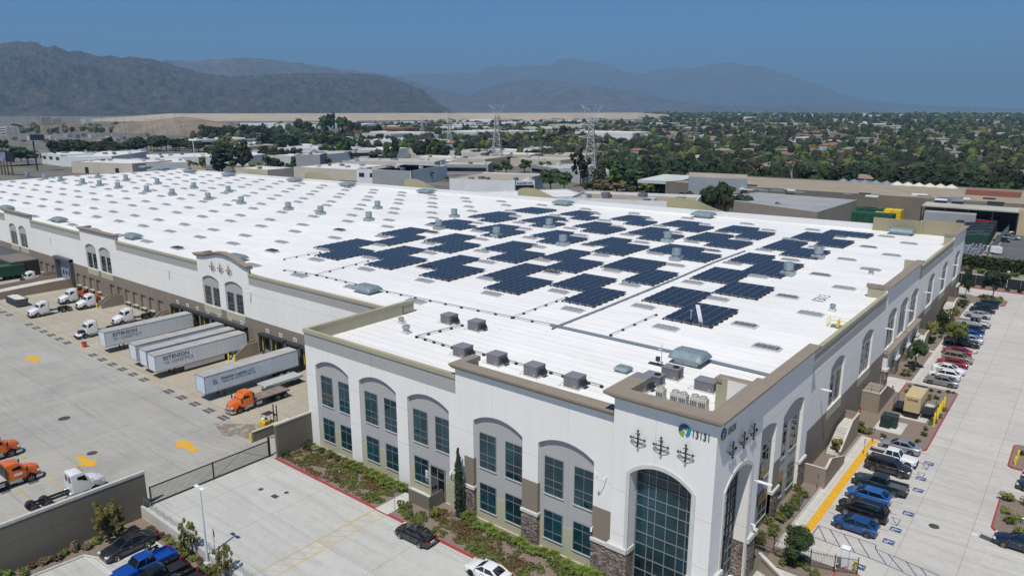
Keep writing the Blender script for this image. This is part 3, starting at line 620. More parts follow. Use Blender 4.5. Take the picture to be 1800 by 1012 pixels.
bigglass('T',-28.0,-22.3,11.6,12.75,1.2,(-27.9,-26.75,-26.05,-25.0,-23.9,-23.15,-22.4),(.6,1.9,3.2,4.5,5.6,6.9,8.2,9.2,10.4,11.4),M_glass)
bigglass('t',53.5,59.2,11.4,12.45,1.2,(53.6,54.7,55.4,56.4,57.4,58.1,59.1),(.6,1.9,3.2,4.5,5.6,6.9,8.2,9.2,10.4),M_glassd)
# dark lobby inside, floor slabs seen through glass are left to reflection
B = MB(); wbox(B,'T',-21.94,-20.5,-.05,3.75,-.2,.0); wbox(B,'t',50.8,53.14,-.05,3.75,-.2,.0); wp(B,'stone_base',M_stone); B = MB(); wbox(B,'t',59.56,61.4,-.05,3.75,-.2,.0); B.box(-22.0,-20.3,61.2,61.4,-.05,3.75); B.box(-21.75,-20.62,59.185,59.56,-.05,3.74); wp(B,'stone_base',M_stone); B = MB(); wbox(B,'T',-29.95,-28.36,-.05,3.75,-.2,.0); wbox(B,'T',-29.95,-29.78,-.05,3.75,.0,.62); B.box(-28.36,-27.985,50.88,52.1,-.05,3.74); wp(B,'stone_base',M_stone)
B = MB()
for grp in (((-30.05,-27.98,50.68,51.0),(-30.05,-29.8,51.0,51.5),(-28.0,-27.9,51.0,52.1)),((-22.32,-20.2,50.68,51.0),(-20.5,-20.18,51.0,53.52)),((-20.5,-20.18,59.18,61.2),(-21.9,-20.18,61.2,61.5))):
    B = MB(); [B.box(a[0],a[1],a[2],a[3],3.75,4.2) for a in grp]; wp(B,'stone_ledge',M_trim)
CT = 18.05; ov = .75
B = MB()
def ring(pts_in, z): return [(x,y,z) for x, y in pts_in]
def lcorn(B, path, z, h, ov, dp):
    """coping that follows an open path of wall corners (outside on the right hand); mitred"""
    n = len(path); P = [Vector(p) for p in path]; rings = []
    for k in range(n):
        d1 = (P[k]-P[k-1]).normalized() if k > 0 else (P[1]-P[0]).normalized(); d2 = (P[k+1]-P[k]).normalized() if k < n-1 else d1
        n1 = Vector((d1.y,-d1.x)); n2 = Vector((d2.y,-d2.x)); mtr = (n1+n2); mtr = mtr/ max(0.3, mtr.length_squared/2)
        e = -d1*ov*.7 if k == 0 else (d1*ov*.7 if k == n-1 else Vector((0,0)))
        rings.append([(*(P[k]+e*0+mtr*o+(e if True else 0)), zz) for o, zz in ((ov,z+h),(ov,z+h*.7),(ov*.8,z+h*.55),(.05,z),(-dp,z),(-dp,z+h))])
    B.loft(rings); return B
lcorn(B, [(-29.8,54.2),(-29.8,51.0),(-20.5,51.0),(-20.5,61.0)], CT, .72, ov, .95); wp(B,'tower_cornice',M_corn, fixn=True)
wp(MB().box(-28.95,-28.85,51.9,54.3,13.7,18.05).box(-28.85,-21.4,51.85,51.95,13.7,18.05).box(-21.5,-21.4,51.95,61.3,13.7,18.05).box(-24.6,-21.4,61.3,61.4,13.7,18.05).box(-28.9,-21.4,52.0,52.3,13.7,14.0), 'parapet_back', M_sagedk)
B = MB().box(-26.2,-22.3,63.9,64.9,13.7,16.6); wp(B,'parapet_wing',M_sagedk); wp(MB().box(-26.35,-22.2,63.75,65.05,16.6,16.95),'parapet_wing_cap',M_corn)
# ---- east wall, first part
eb = [(63.2,69.9),(71.9,78.5)]
wp(wall(MB(),'e',[(61.2,0),(80.6,0),(80.6,16.1),(61.2,16.1)],[archpoly(a,b,.01,11.25,12.05) for a,b in eb],.38), 'east_wall', M_white_e)
wp(MB().box(E2-.38,E2,80.6,80.62,0,16.1),'east_wall_end',M_white_e)
for a, b in eb:
    B = MB(); wall(B,'e',archpoly(a-.05,b+.05,3.2,11.25,12.15),(),.1,.36,False); wp(B,'recessed_panel',M_greige)
    B = MB(); wbox(B,'e',a,b,-.1,3.2,.33,.5); wp(B,'base_panel',M_sage)
for u0, u1, sh in ((67.1,69.4,1),(72.0,74.2,1),(75.7,77.9,0),(63.7,65.9,0)):
    window('e',u0,u1,6.0,9.85,.36,2,R,M_glassd); window('e',u0,u1,1.35,4.3,.33,2,RL,M_glassd,shade=bool(sh))
pier('e',69.9,71.9); pier('e',78.55,80.75,False)
B = MB(); lcorn(B,[(E2,61.9),(E2,80.7)],16.1,.62,.5,.8); wp(B,'cornice',M_corn,fixn=True); wp(MB().box(E2-.75,E2-.7,61.5,80.7,13.7,16.1).box(E2-.75,E2-.38,80.3,80.6,13.7,16.1),'parapet_back',M_sagedk)
# ---- east wall, long part
arches = [(90.2,96.1),(104.6,110.6),(119.6,125.4),(127.9,133.8),(136.0,142.0),(151.2,157.0),(165.5,171.3),(180.4,186.2)]
YE = 191.0
seg = [(80.6,116.8,0),(116.8,141.0,1),(141.0,175.8,0),(175.8,YE,1)]
out = [(80.6,5.7),(YE,5.7),(YE,15.9),(175.8,15.9),(175.8,12.9),(141.0,12.9),(141.0,15.9),(116.8,15.9),(116.8,12.9),(80.6,12.9)]
wp(wall(MB(),'E',out,[archpoly(a,b,5.72,11.2,11.95) for a,b in arches],.3), 'east_wall', M_white_e)
B = MB(); wbox(B,'E',80.6,YE,0,5.7,.0,.3); wp(B,'brown_wall_base',M_brown_e)
for a, b in arches:
    B = MB(); wall(B,'E',archpoly(a-.05,b+.05,5.6,11.2,12.0),(),.08,.28,False); wp(B,'recessed_panel',M_greige)
    for o in (.35,3.45): window('E',a+o,a+o+2.0,5.9,9.85,.28,2,R,M_glassd)
    if not (118 < a < 143): B = MB(); wbox(B,'E',a-.1,b+.3,4.4,5.7,-.03,.1); wp(B,'sill_panel',M_sage)
for a, b, t in seg:
    if not t:
        wp(wall(MB(),'E',[(a,12.9),(b,12.9),(b,15.05),(a,15.05)],(),.3,.015),'grey_band',M_band_e); B = MB(); wbox(B,'E',a,b,15.05,15.5,-.1,.42); wp(B,'parapet_cap',M_cap)
    else:
        B = MB(); lcorn(B,[(EX,a+.3),(EX,b)],15.9,.62,.5,.8); wbox(B,'E',a-.1,a+.6,15.95,16.5,.8,3.0 if a < 150 else 2.2); wp(B,'cornice',M_corn,fixn=True)
        B = MB(); wbox(B,'E',a,b,13.7,15.9,.3,.7); wbox(B,'E',a,a+.4,13.7,15.95,.7,2.8 if a < 150 else 2.0); 
        if a < 150: wbox(B,'E',b-.4,b,13.7,16.4,.7,2.6)
        wp(B,'parapet_back',M_sagedk)
# projecting lower arcade
B = MB(); P = [(119.3,0),(143.4,0),(143.4,5.3),(119.3,5.3)]; F_ = MAPS['E']
wall(B,'E',P,[archpoly(a,b,.01,4.0,4.85) for a,b in ((120.3,126.4),(128.0,134.4),(136.0,142.3))],.62,-.62); wp(B,'arcade_wall',M_white_e)
B = MB(); wbox(B,'E',120.2,142.4,0,4.9,-.1,-.02); wp(B,'arcade_panel',M_sage); B = MB(); wbox(B,'E',119.0,143.6,5.3,5.62,-.85,.0); wp(B,'arcade_cap',M_corn)
B = MB(); L_ = MB()
for u0,u1 in ((119.1,120.5),(126.15,128.3),(134.1,136.3),(142.1,143.6)): B = MB(); L_ = MB(); wbox(B,'E',u0,u1,0,2.6,-.72,-.1); wbox(L_,'E',u0-.1,u1+.1,2.6,2.95,-.85,-.1); wp(B,'stone_base',M_stone); wp(L_,'stone_ledge',M_trim)
B = MB(); wbox(B,'E',187.3,YE+.02,0,3.0,-.3,0); wp(B,'stone_base',M_stone); B = MB(); wbox(B,'E',187.2,YE+.1,3.0,3.4,-.4,0); wp(B,'stone_ledge',M_trim)
# ---- dock wall
dA = [(-129.4,-123.6),(-121.6,-115.8),(-181.5,-176.0),(-174.4,-168.7),(-230.7,-225.6),(-223.7,-218.6),(-279,-274),(-272,-267)]
ped = [(-113.5,15.0),(-114.9,15.2),(-116.6,15.7),(-118.7,16.2),(-121.3,16.45),(-123.6,16.3),(-125.6,15.9),(-127.6,15.45),(-129.0,15.3),(-130.8,15.25)]
out = [(-340,6.1),(-74.8,6.1),(-74.8,12.2),(-113.5,12.2)]+ped+[(-130.8,12.2),(-165.1,12.2),(-165.1,14.9),(-183.7,14.9),(-183.7,12.2),(-214.5,12.2),(-214.5,14.9),(-233,14.9),(-233,12.2),(-340,12.2)]
wp(wall(MB(),'D',out,[archpoly(a,b,6.12,11.2,12.0) for a,b in dA],.3),'dock_wall',M_white_d)
for a, b in dA:
    B = MB(); wall(B,'D',archpoly(a-.05,b+.05,6.0,11.2,12.05),(),.08,.28,False); wp(B,'recessed_panel',M_greige)
    w_ = (b-a); 
    for o in (.3,w_*.57): window('D',a+o,a+o+2.0,6.3,9.8,.28,2,R,M_glassd)
    B = MB(); wbox(B,'D',a-.2,b+.1,4.75,6.1,-.03,.1); wp(B,'sill_panel',M_sage)
doors = [-189.9+2.0,-184.2,-180.6,-176.85,-169.7,-165.95,-162.3,-158.65,-154.95,-151.25,-147.35]+[-203-3.8*k for k in range(26)]
shel = [-140.0,-136.1,-132.4,-128.5,-124.6,-120.8,-116.9,-108.9,-105.0,-100.9,-97.0,-93.1,-89.2,-85.3]
hl = [[(u-1.2,.9),(u+1.2,.9),(u+1.2,3.75),(u-1.2,3.75)] for u in doors if u > -340]+[[(u-1.35,1.0),(u+1.35,1.0),(u+1.35,3.9),(u-1.35,3.9)] for u in shel]+[[(-198.6,1.25),(-190.6,1.25),(-190.6,6.0),(-198.6,6.0)]]
wp(wall(MB(),'D',[(-340,0),(-74.8,0),(-74.8,6.1),(-340,6.1)],hl,.5),'brown_wall_base',M_brown)
dm = mat('dock_door_tan',(0.25,0.215,0.17),.6,var=.06); dk = mat('dock_bumper_black',(0.02,0.02,0.02),.9); lv = mat('dock_leveller_steel',(0.45,0.44,0.4),.6)
for u in doors:
    if u < -340: continue
    B = MB(); wbox(B,'D',u-1.2,u+1.2,.9,3.75,.35,.42); 
    for z in (1.6,2.3,3.0): wbox(B,'D',u-1.2,u+1.2,z,z+.05,.33,.36)
    d_ = wp(B,'dock_door',dm); B = MB(); wbox(B,'D',u-1.0,u-.7,.35,.85,-.25,0); wbox(B,'D',u+.7,u+1.0,.35,.85,-.25,0); sub(B,'bumper',dk,d_); B = MB(); wbox(B,'D',u-1.05,u+1.05,.82,.95,-.3,.3); sub(B,'dock_plate',lv,d_)
for k, u in enumerate(shel):
    B = MB(); wbox(B,'D',u-1.85,u-1.45,.8,4.15,-.75,0); wbox(B,'D',u+1.45,u+1.85,.8,4.15,-.75,0); wbox(B,'D',u-1.85,u+1.85,3.85,4.2,-.85,0); s_ = wp(B,'dock_shelter',mat('dock_shelter_fabric',(0.03,0.031,0.033),.8,var=.3,scale=2))
    B = MB(); wbox(B,'D',u-1.35,u+1.35,1.0,3.9,.3,.4); sub(B,'inner_door',M_black,s_); B = MB(); wbox(B,'D',u-1.38,u-1.25,1.0,3.7,-.3,-.2); wbox(B,'D',u+1.25,u+1.38,1.0,3.7,-.3,-.2); sub(B,'guide_stripe',M_yel2,s_)
    B = MB(); wbox(B,'D',u-1.95,u-1.85,.8,4.1,-.78,0); sub(B,'side_flap',mat('shelter_edge_grey',(0.4,0.42,0.43),.5),s_)
    if k < 10:
        B = MB(); wbox(B,'D',u-.48,u+.48,4.4,5.05,-.04,0); s_ = wp(B,'door_number_sign',mat('sign_white',(0.7,0.7,0.68),.5)); B = MB()
        for q in range(3): wbox(B,'D',u-.28+q*.2,u-.16+q*.2,4.55,4.9,-.05,-.04)
        sub(B,'lettering',M_dark,s_)
# grade-level door with grey surround
B = MB(); wbox(B,'D',-199.3,-198.5,1.25,6.9,-.9,0); wbox(B,'D',-190.7,-189.9,1.25,6.9,-.9,0); wbox(B,'D',-199.3,-189.9,6.3,6.95,-1.0,0); s_ = wp(B,'ramp_door_surround',mat('surround_slate',(0.085,0.09,0.105),.6)); B = MB(); wbox(B,'D',-198.5,-190.7,1.25,6.3,.1,.2); sub(B,'roller_door',mat('roller_door_grey',(0.2,0.23,0.27),.5,var=.05),s_)
B = MB(); [wbox(B,'D',-197.3+1.7*k,-196.6+1.7*k,2.5,3.4,.05,.1) for k in range(3)]; sub(B,'door_window',M_glassd,s_)
for a,b in ((-340,-233),(-214.5,-183.7),(-165.1,-130.8),(-113.5,-74.8)):
    wp(wall(MB(),'D',[(a,12.2),(b,12.2),(b,13.75),(a,13.75)],(),.3,.015),'grey_band',M_band); B = MB(); wbox(B,'D',a,b,13.75,14.2,-.1,.42); wp(B,'parapet_cap',M_cap)
for a,b in ((-183.7,-165.1),(-233,-214.5)): ccap('cornice', lambda B: cornice(B,'D',a,b,14.9,.6,.5,.7), lambda B: B.box(a-.3,a+.5,DY+.7,DY+2.6,14.95,15.5)); wp(MB().box(a,b,DY+.3,DY+.6,13.6,14.9),'parapet_back',M_sagedk)
B = MB(); pr = ped[::-1]; prof = lambda z: [(-.5,z+.6),(-.5,z+.42),(-.4,z+.34),(-.05,z),(.7,z),(.7,z+.6)]
B.loft([[MAPS['D'](u,zz,d) for d,zz in prof(z)] for u,z in [(-131.3,15.25)]+pr+[(-113.0,15.0)]]); B.box(-131.2,-130.3,DY+.7,DY+3.0,15.3,15.8); wp(B,'arched_cornice',M_corn,fixn=True); wp(wall(MB(),'D',[(-130.8,13.6),(-113.5,13.6)]+ped,(),.2,.35),'parapet_back',M_sagedk)
# ---- wrought crosses
def cross(mp, u, z, s_=.75):
    B = MB(); F = MAPS[mp]; d = -.28
    def bar(a, b, r=.05): B.tube(F(a[0],a[1],d), F(b[0],b[1],d), r, 6)
    bar((u,z-s_),(u,z+s_)); bar((u-s_,z-.05),(u+s_,z-.05)); bar((u-.3*s_,z+.5*s_),(u+.3*s_,z+.5*s_),.04); bar((u-.3*s_,z-.52*s_),(u+.3*s_,z-.52*s_),.035)
    for sx_ in (-1,1): B.tube(F(u+sx_*s_*.84,z-.05,d),F(u+sx_*s_*1.06,z-.05,d),.12,6,.01); B.tube(F(u+sx_*s_*.85,z+.1,d),F(u+sx_*s_*.85,z-.2,d),.03,5); bar((u+sx_*s_*.8,z-.2),(u+sx_*s_*.1,z-.45),.03)
    for sz in (-1,1): B.tube(F(u,z+sz*s_*.84,d),F(u,z+sz*s_*1.1,d),.12,6,.01)
    for a in ((u,z+.5*s_),(u,z-.5*s_),(u-.7*s_,z-.05),(u+.7*s_,z-.05)): B.tube(F(*a,0),F(*a,d),.03,5)
    wp(B,'iron_cross_ornament',M_black)
for u in (-27.3,-25.15,-22.95): cross('T',u,15.15)
for u in (53.75,56.1,58.3): cross('t',u,15.1)
for u in (-125.0,-122.2,-119.4): cross('D',u,14.0,.85)
# ---- number and round emblem on the tower
def tower_sign(mp, uc, z, ut, wid, flip):
    F = MAPS[mp]; B = MB(); R_ = .46; cols = [mat('emblem_navy',(0.01,0.05,0.13),.4),mat('emblem_teal',(0.01,0.23,0.32),.4),mat('emblem_green',(0.2,0.38,0.04),.4)]
    def blob(k, pts): B.m(k); n = len(pts); B.add([F(uc+u*R_*1.15,z+v*R_*1.15,-.07) for u,v in pts]+[F(uc+u*R_*1.15,z+v*R_*1.15,-.01) for u,v in pts],[tuple(range(n))]+[(i,(i+1)%n,n+(i+1)%n,n+i) for i in range(n)])
    def cres(a0,a1,r0,r1,k):
        o = [(math.cos(math.radians(a0+(a1-a0)*i/10)),math.sin(math.radians(a0+(a1-a0)*i/10))) for i in range(11)]
        i_ = [(r0*math.cos(math.radians(a1+(a0-a1)*i/10))+.12*math.sin(i*.3*PI),r1*math.sin(math.radians(a1+(a0-a1)*i/10))) for i in range(11)]
        blob(k,o+i_)
    cres(60,200,.45,.25,0); cres(-70,55,.45,.5,1); cres(205,265,.3,.25,2)
    wp(B,'round_emblem',cols)
    M = Matrix(((1,0,0,0),(0,0,1,0),(0,1,0,0),(0,0,0,1))) if mp == 'T' else Matrix(((0,0,1,0),(1,0,0,0),(0,1,0,0),(0,0,0,1)))
    p = Vector(F(ut,z-.38,-.06))+OFF; text_mesh('13131',.86,.012,'number_lettering',M_black,WH,Matrix.Translation(p)@M,bold=.006,sx=.76 if mp=='T' else .8)
tower_sign('T',-23.25,16.95,-22.65,.75,False); tower_sign('t',52.2,16.95,52.95,.72,True)
# ---- roof
def rz(x, y):
    if y <= 67.7: return 13.7
    if y <= 125: return 13.7+(y-67.7)*.9/57.3
    return 14.6-(y-125)*.8/66
def backY(x): return YE-(-22.5-x)*.062
def PR(px, py, dz=0.0):
    z = 14.2
    for _ in range(6): p = PZ(px, py, z+dz); z = rz(p.x, p.y)
    return Vector((p.x, p.y, z))
B = MB(); xs_ = [-340+ (317.5)*k/30 for k in range(31)]; V = []; F = []
cols_y = lambda x: [DY+.3,80,95,110,125,140,155,170,backY(x)-.3]
for x in xs_: V += [(x,y,rz(x,y)) for y in cols_y(x)]
for i in range(30):
    for j in range(8): a = i*9+j; F.append((a,a+9,a+10,a+1))
B.add(V,F); B.quad((-74.5,51.9,13.7),(-22.1,51.9,13.7),(-22.1,DY+.3,13.7),(-74.5,DY+.3,13.7)).quad((-22.1,51.9,13.7),(-20.9,51.9,13.7),(-20.9,61.0,13.7),(-22.1,61.0,13.7))
ROOF = wp(B,'roof',M_roof)
B = MB(); m_w = mat('roof_edge_white',(0.66,0.66,0.65),.6)
B.add([(-22.5,YE,0),(-340,backY(-340),0),(-340,backY(-340),14.9),(-22.5,YE,15.35),(-22.5,YE-.3,13.6),(-340,backY(-340)-.3,13.6),(-340,backY(-340)-.3,14.9),(-22.5,YE-.3,15.35)],[(0,1,2,3),(4,7,6,5),(3,2,6,7)])
B.box(-340.3,-340,DY,backY(-340),0,14.4); wp(B,'back_wall',m_w)
for px0,px1,pyt in ((336,360,290.5),(434,466,297.5),(535,597,303.5),(710,765,315.5),(910,979,331.5),(1172,1273,350.5)):
    a = None
    pa = ray(px0,330); 
    def hit(px, py):
        r = ray(px,py); # intersect with the sloping back line
        t = (YE-22.5*(-.062)*(-1)*0)  # placeholder
        k = .062; t = (YE+22.5*k)/(r.y-k*r.x); return Vector((r.x*t,r.y*t,H+r.z*t))
    p0, p1, pt = hit(px0,pyt), hit(px1,pyt), hit((px0+px1)/2,pyt); n = 12; pts = []
    for i in range(n+1):
        t = i/n; s_ = [.72,.9,.97,1,.99,.95,.88,.78,.64,.48,.34,.22,.14][i]; p = p0.lerp(p1,t); pts.append((p.x,p.y,14.9+(pt.z-14.9)*s_))
    V = [q for q in pts]+[(p1.x,p1.y,13.7),(p0.x,p0.y,13.7)]; V = [(x,y+.45,z) for x,y,z in V]; V2 = [(x,y-.35,z) for x,y,z in V]; m_ = len(V)
    wp(MB().add(V+V2,[tuple(range(m_)),tuple(range(2*m_-1,m_-1,-1))]+[(i,(i+1)%m_,m_+(i+1)%m_,m_+i) for i in range(m_)]),'arched_parapet',mat('straw_parapet_paint',(0.31,0.275,0.17),.85))
B = MB().box(-41.5,-31.8,backY(-36)-1.0,backY(-36)-.6,13.7,16.9).box(-31.0,-22.9,backY(-27)-.9,backY(-27)-.5,13.7,17.1).box(-31.8,-31.0,backY(-31)-1.0,backY(-31)+1.5,13.7,16.8); wp(B,'parapet_back',mat('straw_parapet_paint',(0.31,0.275,0.17),.85))
# big number on the roof, scuppers
p = PR(1437.6,532.5); text_mesh('13131',2.45,.0,'roof_lettering',M_dark,WH,Matrix.Translation(Vector((-29.6,109.4,rz(0,112)+.03))+OFF)@Matrix.Rotation(PI/2,4,'Z'),bold=.0,sx=.98)
# ---- skylights
def skylight_parts(louver=False):
    B = MB(); B.box(-1.7,1.7,-.85,.85,0,.16); n = 6; B2 = MB(); V = []; F = []
    nx = 12
    for i in range(nx+1):
        x = -1.6+3.2*i/nx; e = min(1,(1-abs(x)/1.6)*4.5+.02); 
        for j in range(n+1):
            y = -.76+1.52*j/n; V.append((x,y,.16+(.26+.04*math.sin(i*PI/1.5))*e**.6*math.cos(y/.78*PI/2.05)**.6))
    for i in range(nx):
        for j in range(n): a = i*(n+1)+j; F.append((a,a+n+1,a+n+2,a+1))
    B2.add(V,F)
    if louver:
        for k in range(9): B2.add([(-1.55+k*.34,-.72,.3),(-1.22+k*.34,-.72,.52),(-1.22+k*.34,.72,.52),(-1.55+k*.34,.72,.3)],[(0,1,2,3)]) if 0 < k < 9 else None
    return B, B2
def mesh_only(mb, name, m, smooth=None): o = mb.build(name, m, smooth=smooth); me = o.data; bpy.data.objects.remove(o); return me
c0, d0 = skylight_parts(); ME_CURB = mesh_only(c0,'skylight_curb',M_curb); ME_DOME = mesh_only(d0,'skylight_dome',M_sky_dome,50)
_, d1 = skylight_parts(True); ME_LOUV = mesh_only(d1,'smoke_vent',mat('louvre_grey',(0.34,0.36,0.37),.5,metal=.2))
aX = [-28.7,-42.0,-56.6,-71.6,-86.1,-100.7,-114.8,-129.0,-143.0,-156.2,-169.3,-182.1,-194.8,-207.4,-219.5,-231.4,-243.2,-254.7,-266.3,-277.6,-289,-300,-311,-322,-333]
pos = []
for j in range(-1,6):
    for i, x0 in enumerate(aX):
        if j >= 0: x = x0*(1+.012*j); pos.append((x, 84.6+17.6*j-(.019+.007*j)*(-30-x)*1.0, i, j, 0))
        if i < 24:
            xb = (x0+aX[i+1])/2 if i else -34.3; x = xb*(1+.012*j); pos.append((x, 91.9+17.6*j-(.021+.007*j)*(-30-x), i, j, 1))
pos = [p for p in pos if p[0] > -338 and p[0] < -24.5 and p[1] < backY(p[0])-2.0 and not (p[3] == -1 and p[0] > -76)]
pos.sort(key=lambda p: p[0]**2+p[1]**2)
AVOID = []
far = MB()
for n_, (x,y,i,j,t) in enumerate(pos):
    louv = (i*3+j*5+t*2) % 7 == 0 or (x > -38 and t == 1 and j % 2 == 0) ; z = rz(x,y)+.01
    if n_ < 100:
        o = bpy.data.objects.new('smoke_vent' if louv else 'skylight', ME_LOUV if louv else ME_DOME); C.objects.link(o); o.parent = WH; o.location = (x+60,y-100,z)
        c = bpy.data.objects.new('curb', ME_CURB); C.objects.link(c); c.parent = o
    else:
        far.m(0).box(x-1.7,x+1.7,y-.85,y+.85,z,z+.16); s_ = .3; far.m(1).frus([(x-1.6,y-.76),(x+1.6,y-.76),(x+1.6,y+.76),(x-1.6,y+.76)],z+.16,[(x-1.2,y-.3),(x+1.2,y-.3),(x+1.2,y+.3),(x-1.2,y+.3)],z+.5)
o = wp(far,'skylight',[M_curb,M_sky_dome]); o['kind'] = 'stuff'
# ---- wall lamps (parts of the warehouse)
def walllamp(mp, u, z, L=1.3, curved=False):
    F = MAPS[mp]; B = MB()
    if curved: B.path([F(u,z,0),F(u-.1,z-.1,-.5),F(u-.3,z+.1,-1.0),F(u-.4,z+.5,-1.25)],.035,6).tube(F(u-.4,z+.5,-1.25),F(u-.4,z+.8,-1.3),.12,8,.05); wp(B,'wall_lamp',M_lampw); return
    wbox(B,mp,u-.14,u+.14,z-.06,z+.06,-L,-.3); wbox(B,mp,u-.04,u+.04,z-.03,z+.03,-.3,0); wp(B,'wall_lamp',M_lampw)
for y, z in ((61.2-2.0,9.2),): walllamp('t',60.2,9.6,1.6)
for y in (86.0,117.6,131.0,146.5,160.5,177.0): walllamp('E',y,9.9)
for x in (-142.0,-202,-113.0): walllamp('D',x,11.2,1.1)
walllamp('F',-30.6,10.2,curved=True); 
for u,z in ((-31.9,4.7),(-49.7,4.4)): B = MB(); B.tube(MAPS['F'](u,z,-.3),MAPS['F'](u,z-.35,-.35),.1,8); B.tube(MAPS['F'](u,z,0),MAPS['F'](u,z,-.3),.04,6); wp(B,'security_camera',M_lampw)
B = MB(); B.tube(MAPS['t'](60.4,5.1,-.0),MAPS['t'](60.4,5.1,-.3),.06,6).tube(MAPS['t'](60.4,5.1,-.3),MAPS['t'](60.4,4.7,-.3),.12,8); wp(B,'security_camera',M_lampw)
# ------------------------------------------------------------------ roof equipment (each stands on the roof: things of their own)
def zc(o, s_, pts): return [(o[0]+x/s_, o[1]+y/s_) for x, y in pts]
ZO=(0,180); ZP=(500,350); ZQ=(900,350); ZE=(1050,560); ZB=(700,560)
def side(p):
    return ('far left' if p.x < -230 else 'left' if p.x < -150 else 'middle' if p.x < -80 else 'right')
# round exhaust vents
ev = thing('exhaust_vent', 'galvanised drum exhaust vent', 'roof vent')
MB().box(-1.05,1.05,-1.05,1.05,0,.75).build('curb', M_galv, ev, bevel=.04); MB().lathe([(.72,.75),(.72,1.0),(.82,1.02),(.82,2.2),(.8,2.25),(.6,2.25),(.58,2.0),(.001,2.0)],(0,0,0),20).build('drum', M_galv, ev, smooth=40); MB().lathe([(.84,1.05),(.86,1.08),(.84,1.12)],(0,0,0),20).build('hoop', M_galvd, ev)
EV = snap(ev)
vpos = [PR(*p) for p in zc(ZO,4,[(195,528),(316,542),(428,557),(584,577),(702,590),(830,607),(1033,633),(1213,656),(1465,687),(1698,716),(688,533),(887,556),(1108,578),(1365,608),(1607,635)])+zc(ZP,3.6,[(25,70),(230,97),(535,137),(590,62),(978,192),(1075,116),(1342,240),(1675,183),(1762,294)])+zc(ZQ,3.6,[(983,272),(1038,387),(1745,482)])+zc((1280,360),6.404,[(1010,605),(670,790)])+zc(ZQ,3.6,[(235,184)])][:28]
seen = []
for p in vpos:
    if any((p-q).length < 6 for q in seen): continue
    seen.append(p)
seen.sort(key=lambda p: p.length)
nm = ['nearest','second nearest','third nearest','fourth nearest','fifth nearest','sixth nearest','seventh nearest','eighth nearest']
for k, p in enumerate(seen):
    fr = p.y > 127; lab = ('silver drum roof vent, %s from the right in the %s line' % ((['first','second','third','fourth','fifth','sixth','seventh','eighth','ninth','tenth','eleventh','twelfth','thirteenth','fourteenth','fifteenth','sixteenth','seventeenth','eighteenth','nineteenth'][sum(1 for q in seen[:k] if (q.y > 127) == fr)]), 'farther' if fr else 'nearer'))
    if k == 0: r = ev; ev.location = p; ev['label'] = lab; ev['group'] = 'drum vents on the white roof'
    else: dup(EV, p, 0, lab, 'drum vents on the white roof')
# hooded gravity ventilators
def hood(L, W, Hh_, loc, lab, grp=None, name='gravity_ventilator'):
    t = thing(name, lab, 'roof ventilator', loc, 0, grp)
    MB().box(-L*.36,L*.36,-W*.34,W*.34,0,Hh_*.42).build('curb', M_galv, t)
    B = MB(); n = 10; sec = []
    for k in range(n+1):
        a = PI*k/n; sec.append((-W/2*math.cos(a), Hh_*.38+Hh_*.62*math.sin(a)**.55 if 0<k<n else Hh_*.3))
    Hh_ = Hh_*.8; sec = [(-W/2,Hh_*.42),(-W/2,Hh_*.52),(-W*.4,Hh_*.8),(-W*.3,Hh_*.93),(0,Hh_),(W*.3,Hh_*.93),(W*.4,Hh_*.8),(W/2,Hh_*.52),(W/2,Hh_*.42)]
    rings = []; m_ = 22
    for i in range(m_+1):
        x = -L/2+L*i/m_; q_ = min(1,(1-abs(x)/(L/2))*4.2); e = .97+.03*q_; ez = .55+.45*q_**.8; rb = .045 if i % 2 else 0
        rings.append([(x, y*e, Hh_*.42+(z-Hh_*.42)*ez+rb*(1 if z>Hh_*.43 else 0)) for y, z in sec])
    B.loft(rings); B.build('hood', M_galvd, t, smooth=20); return t
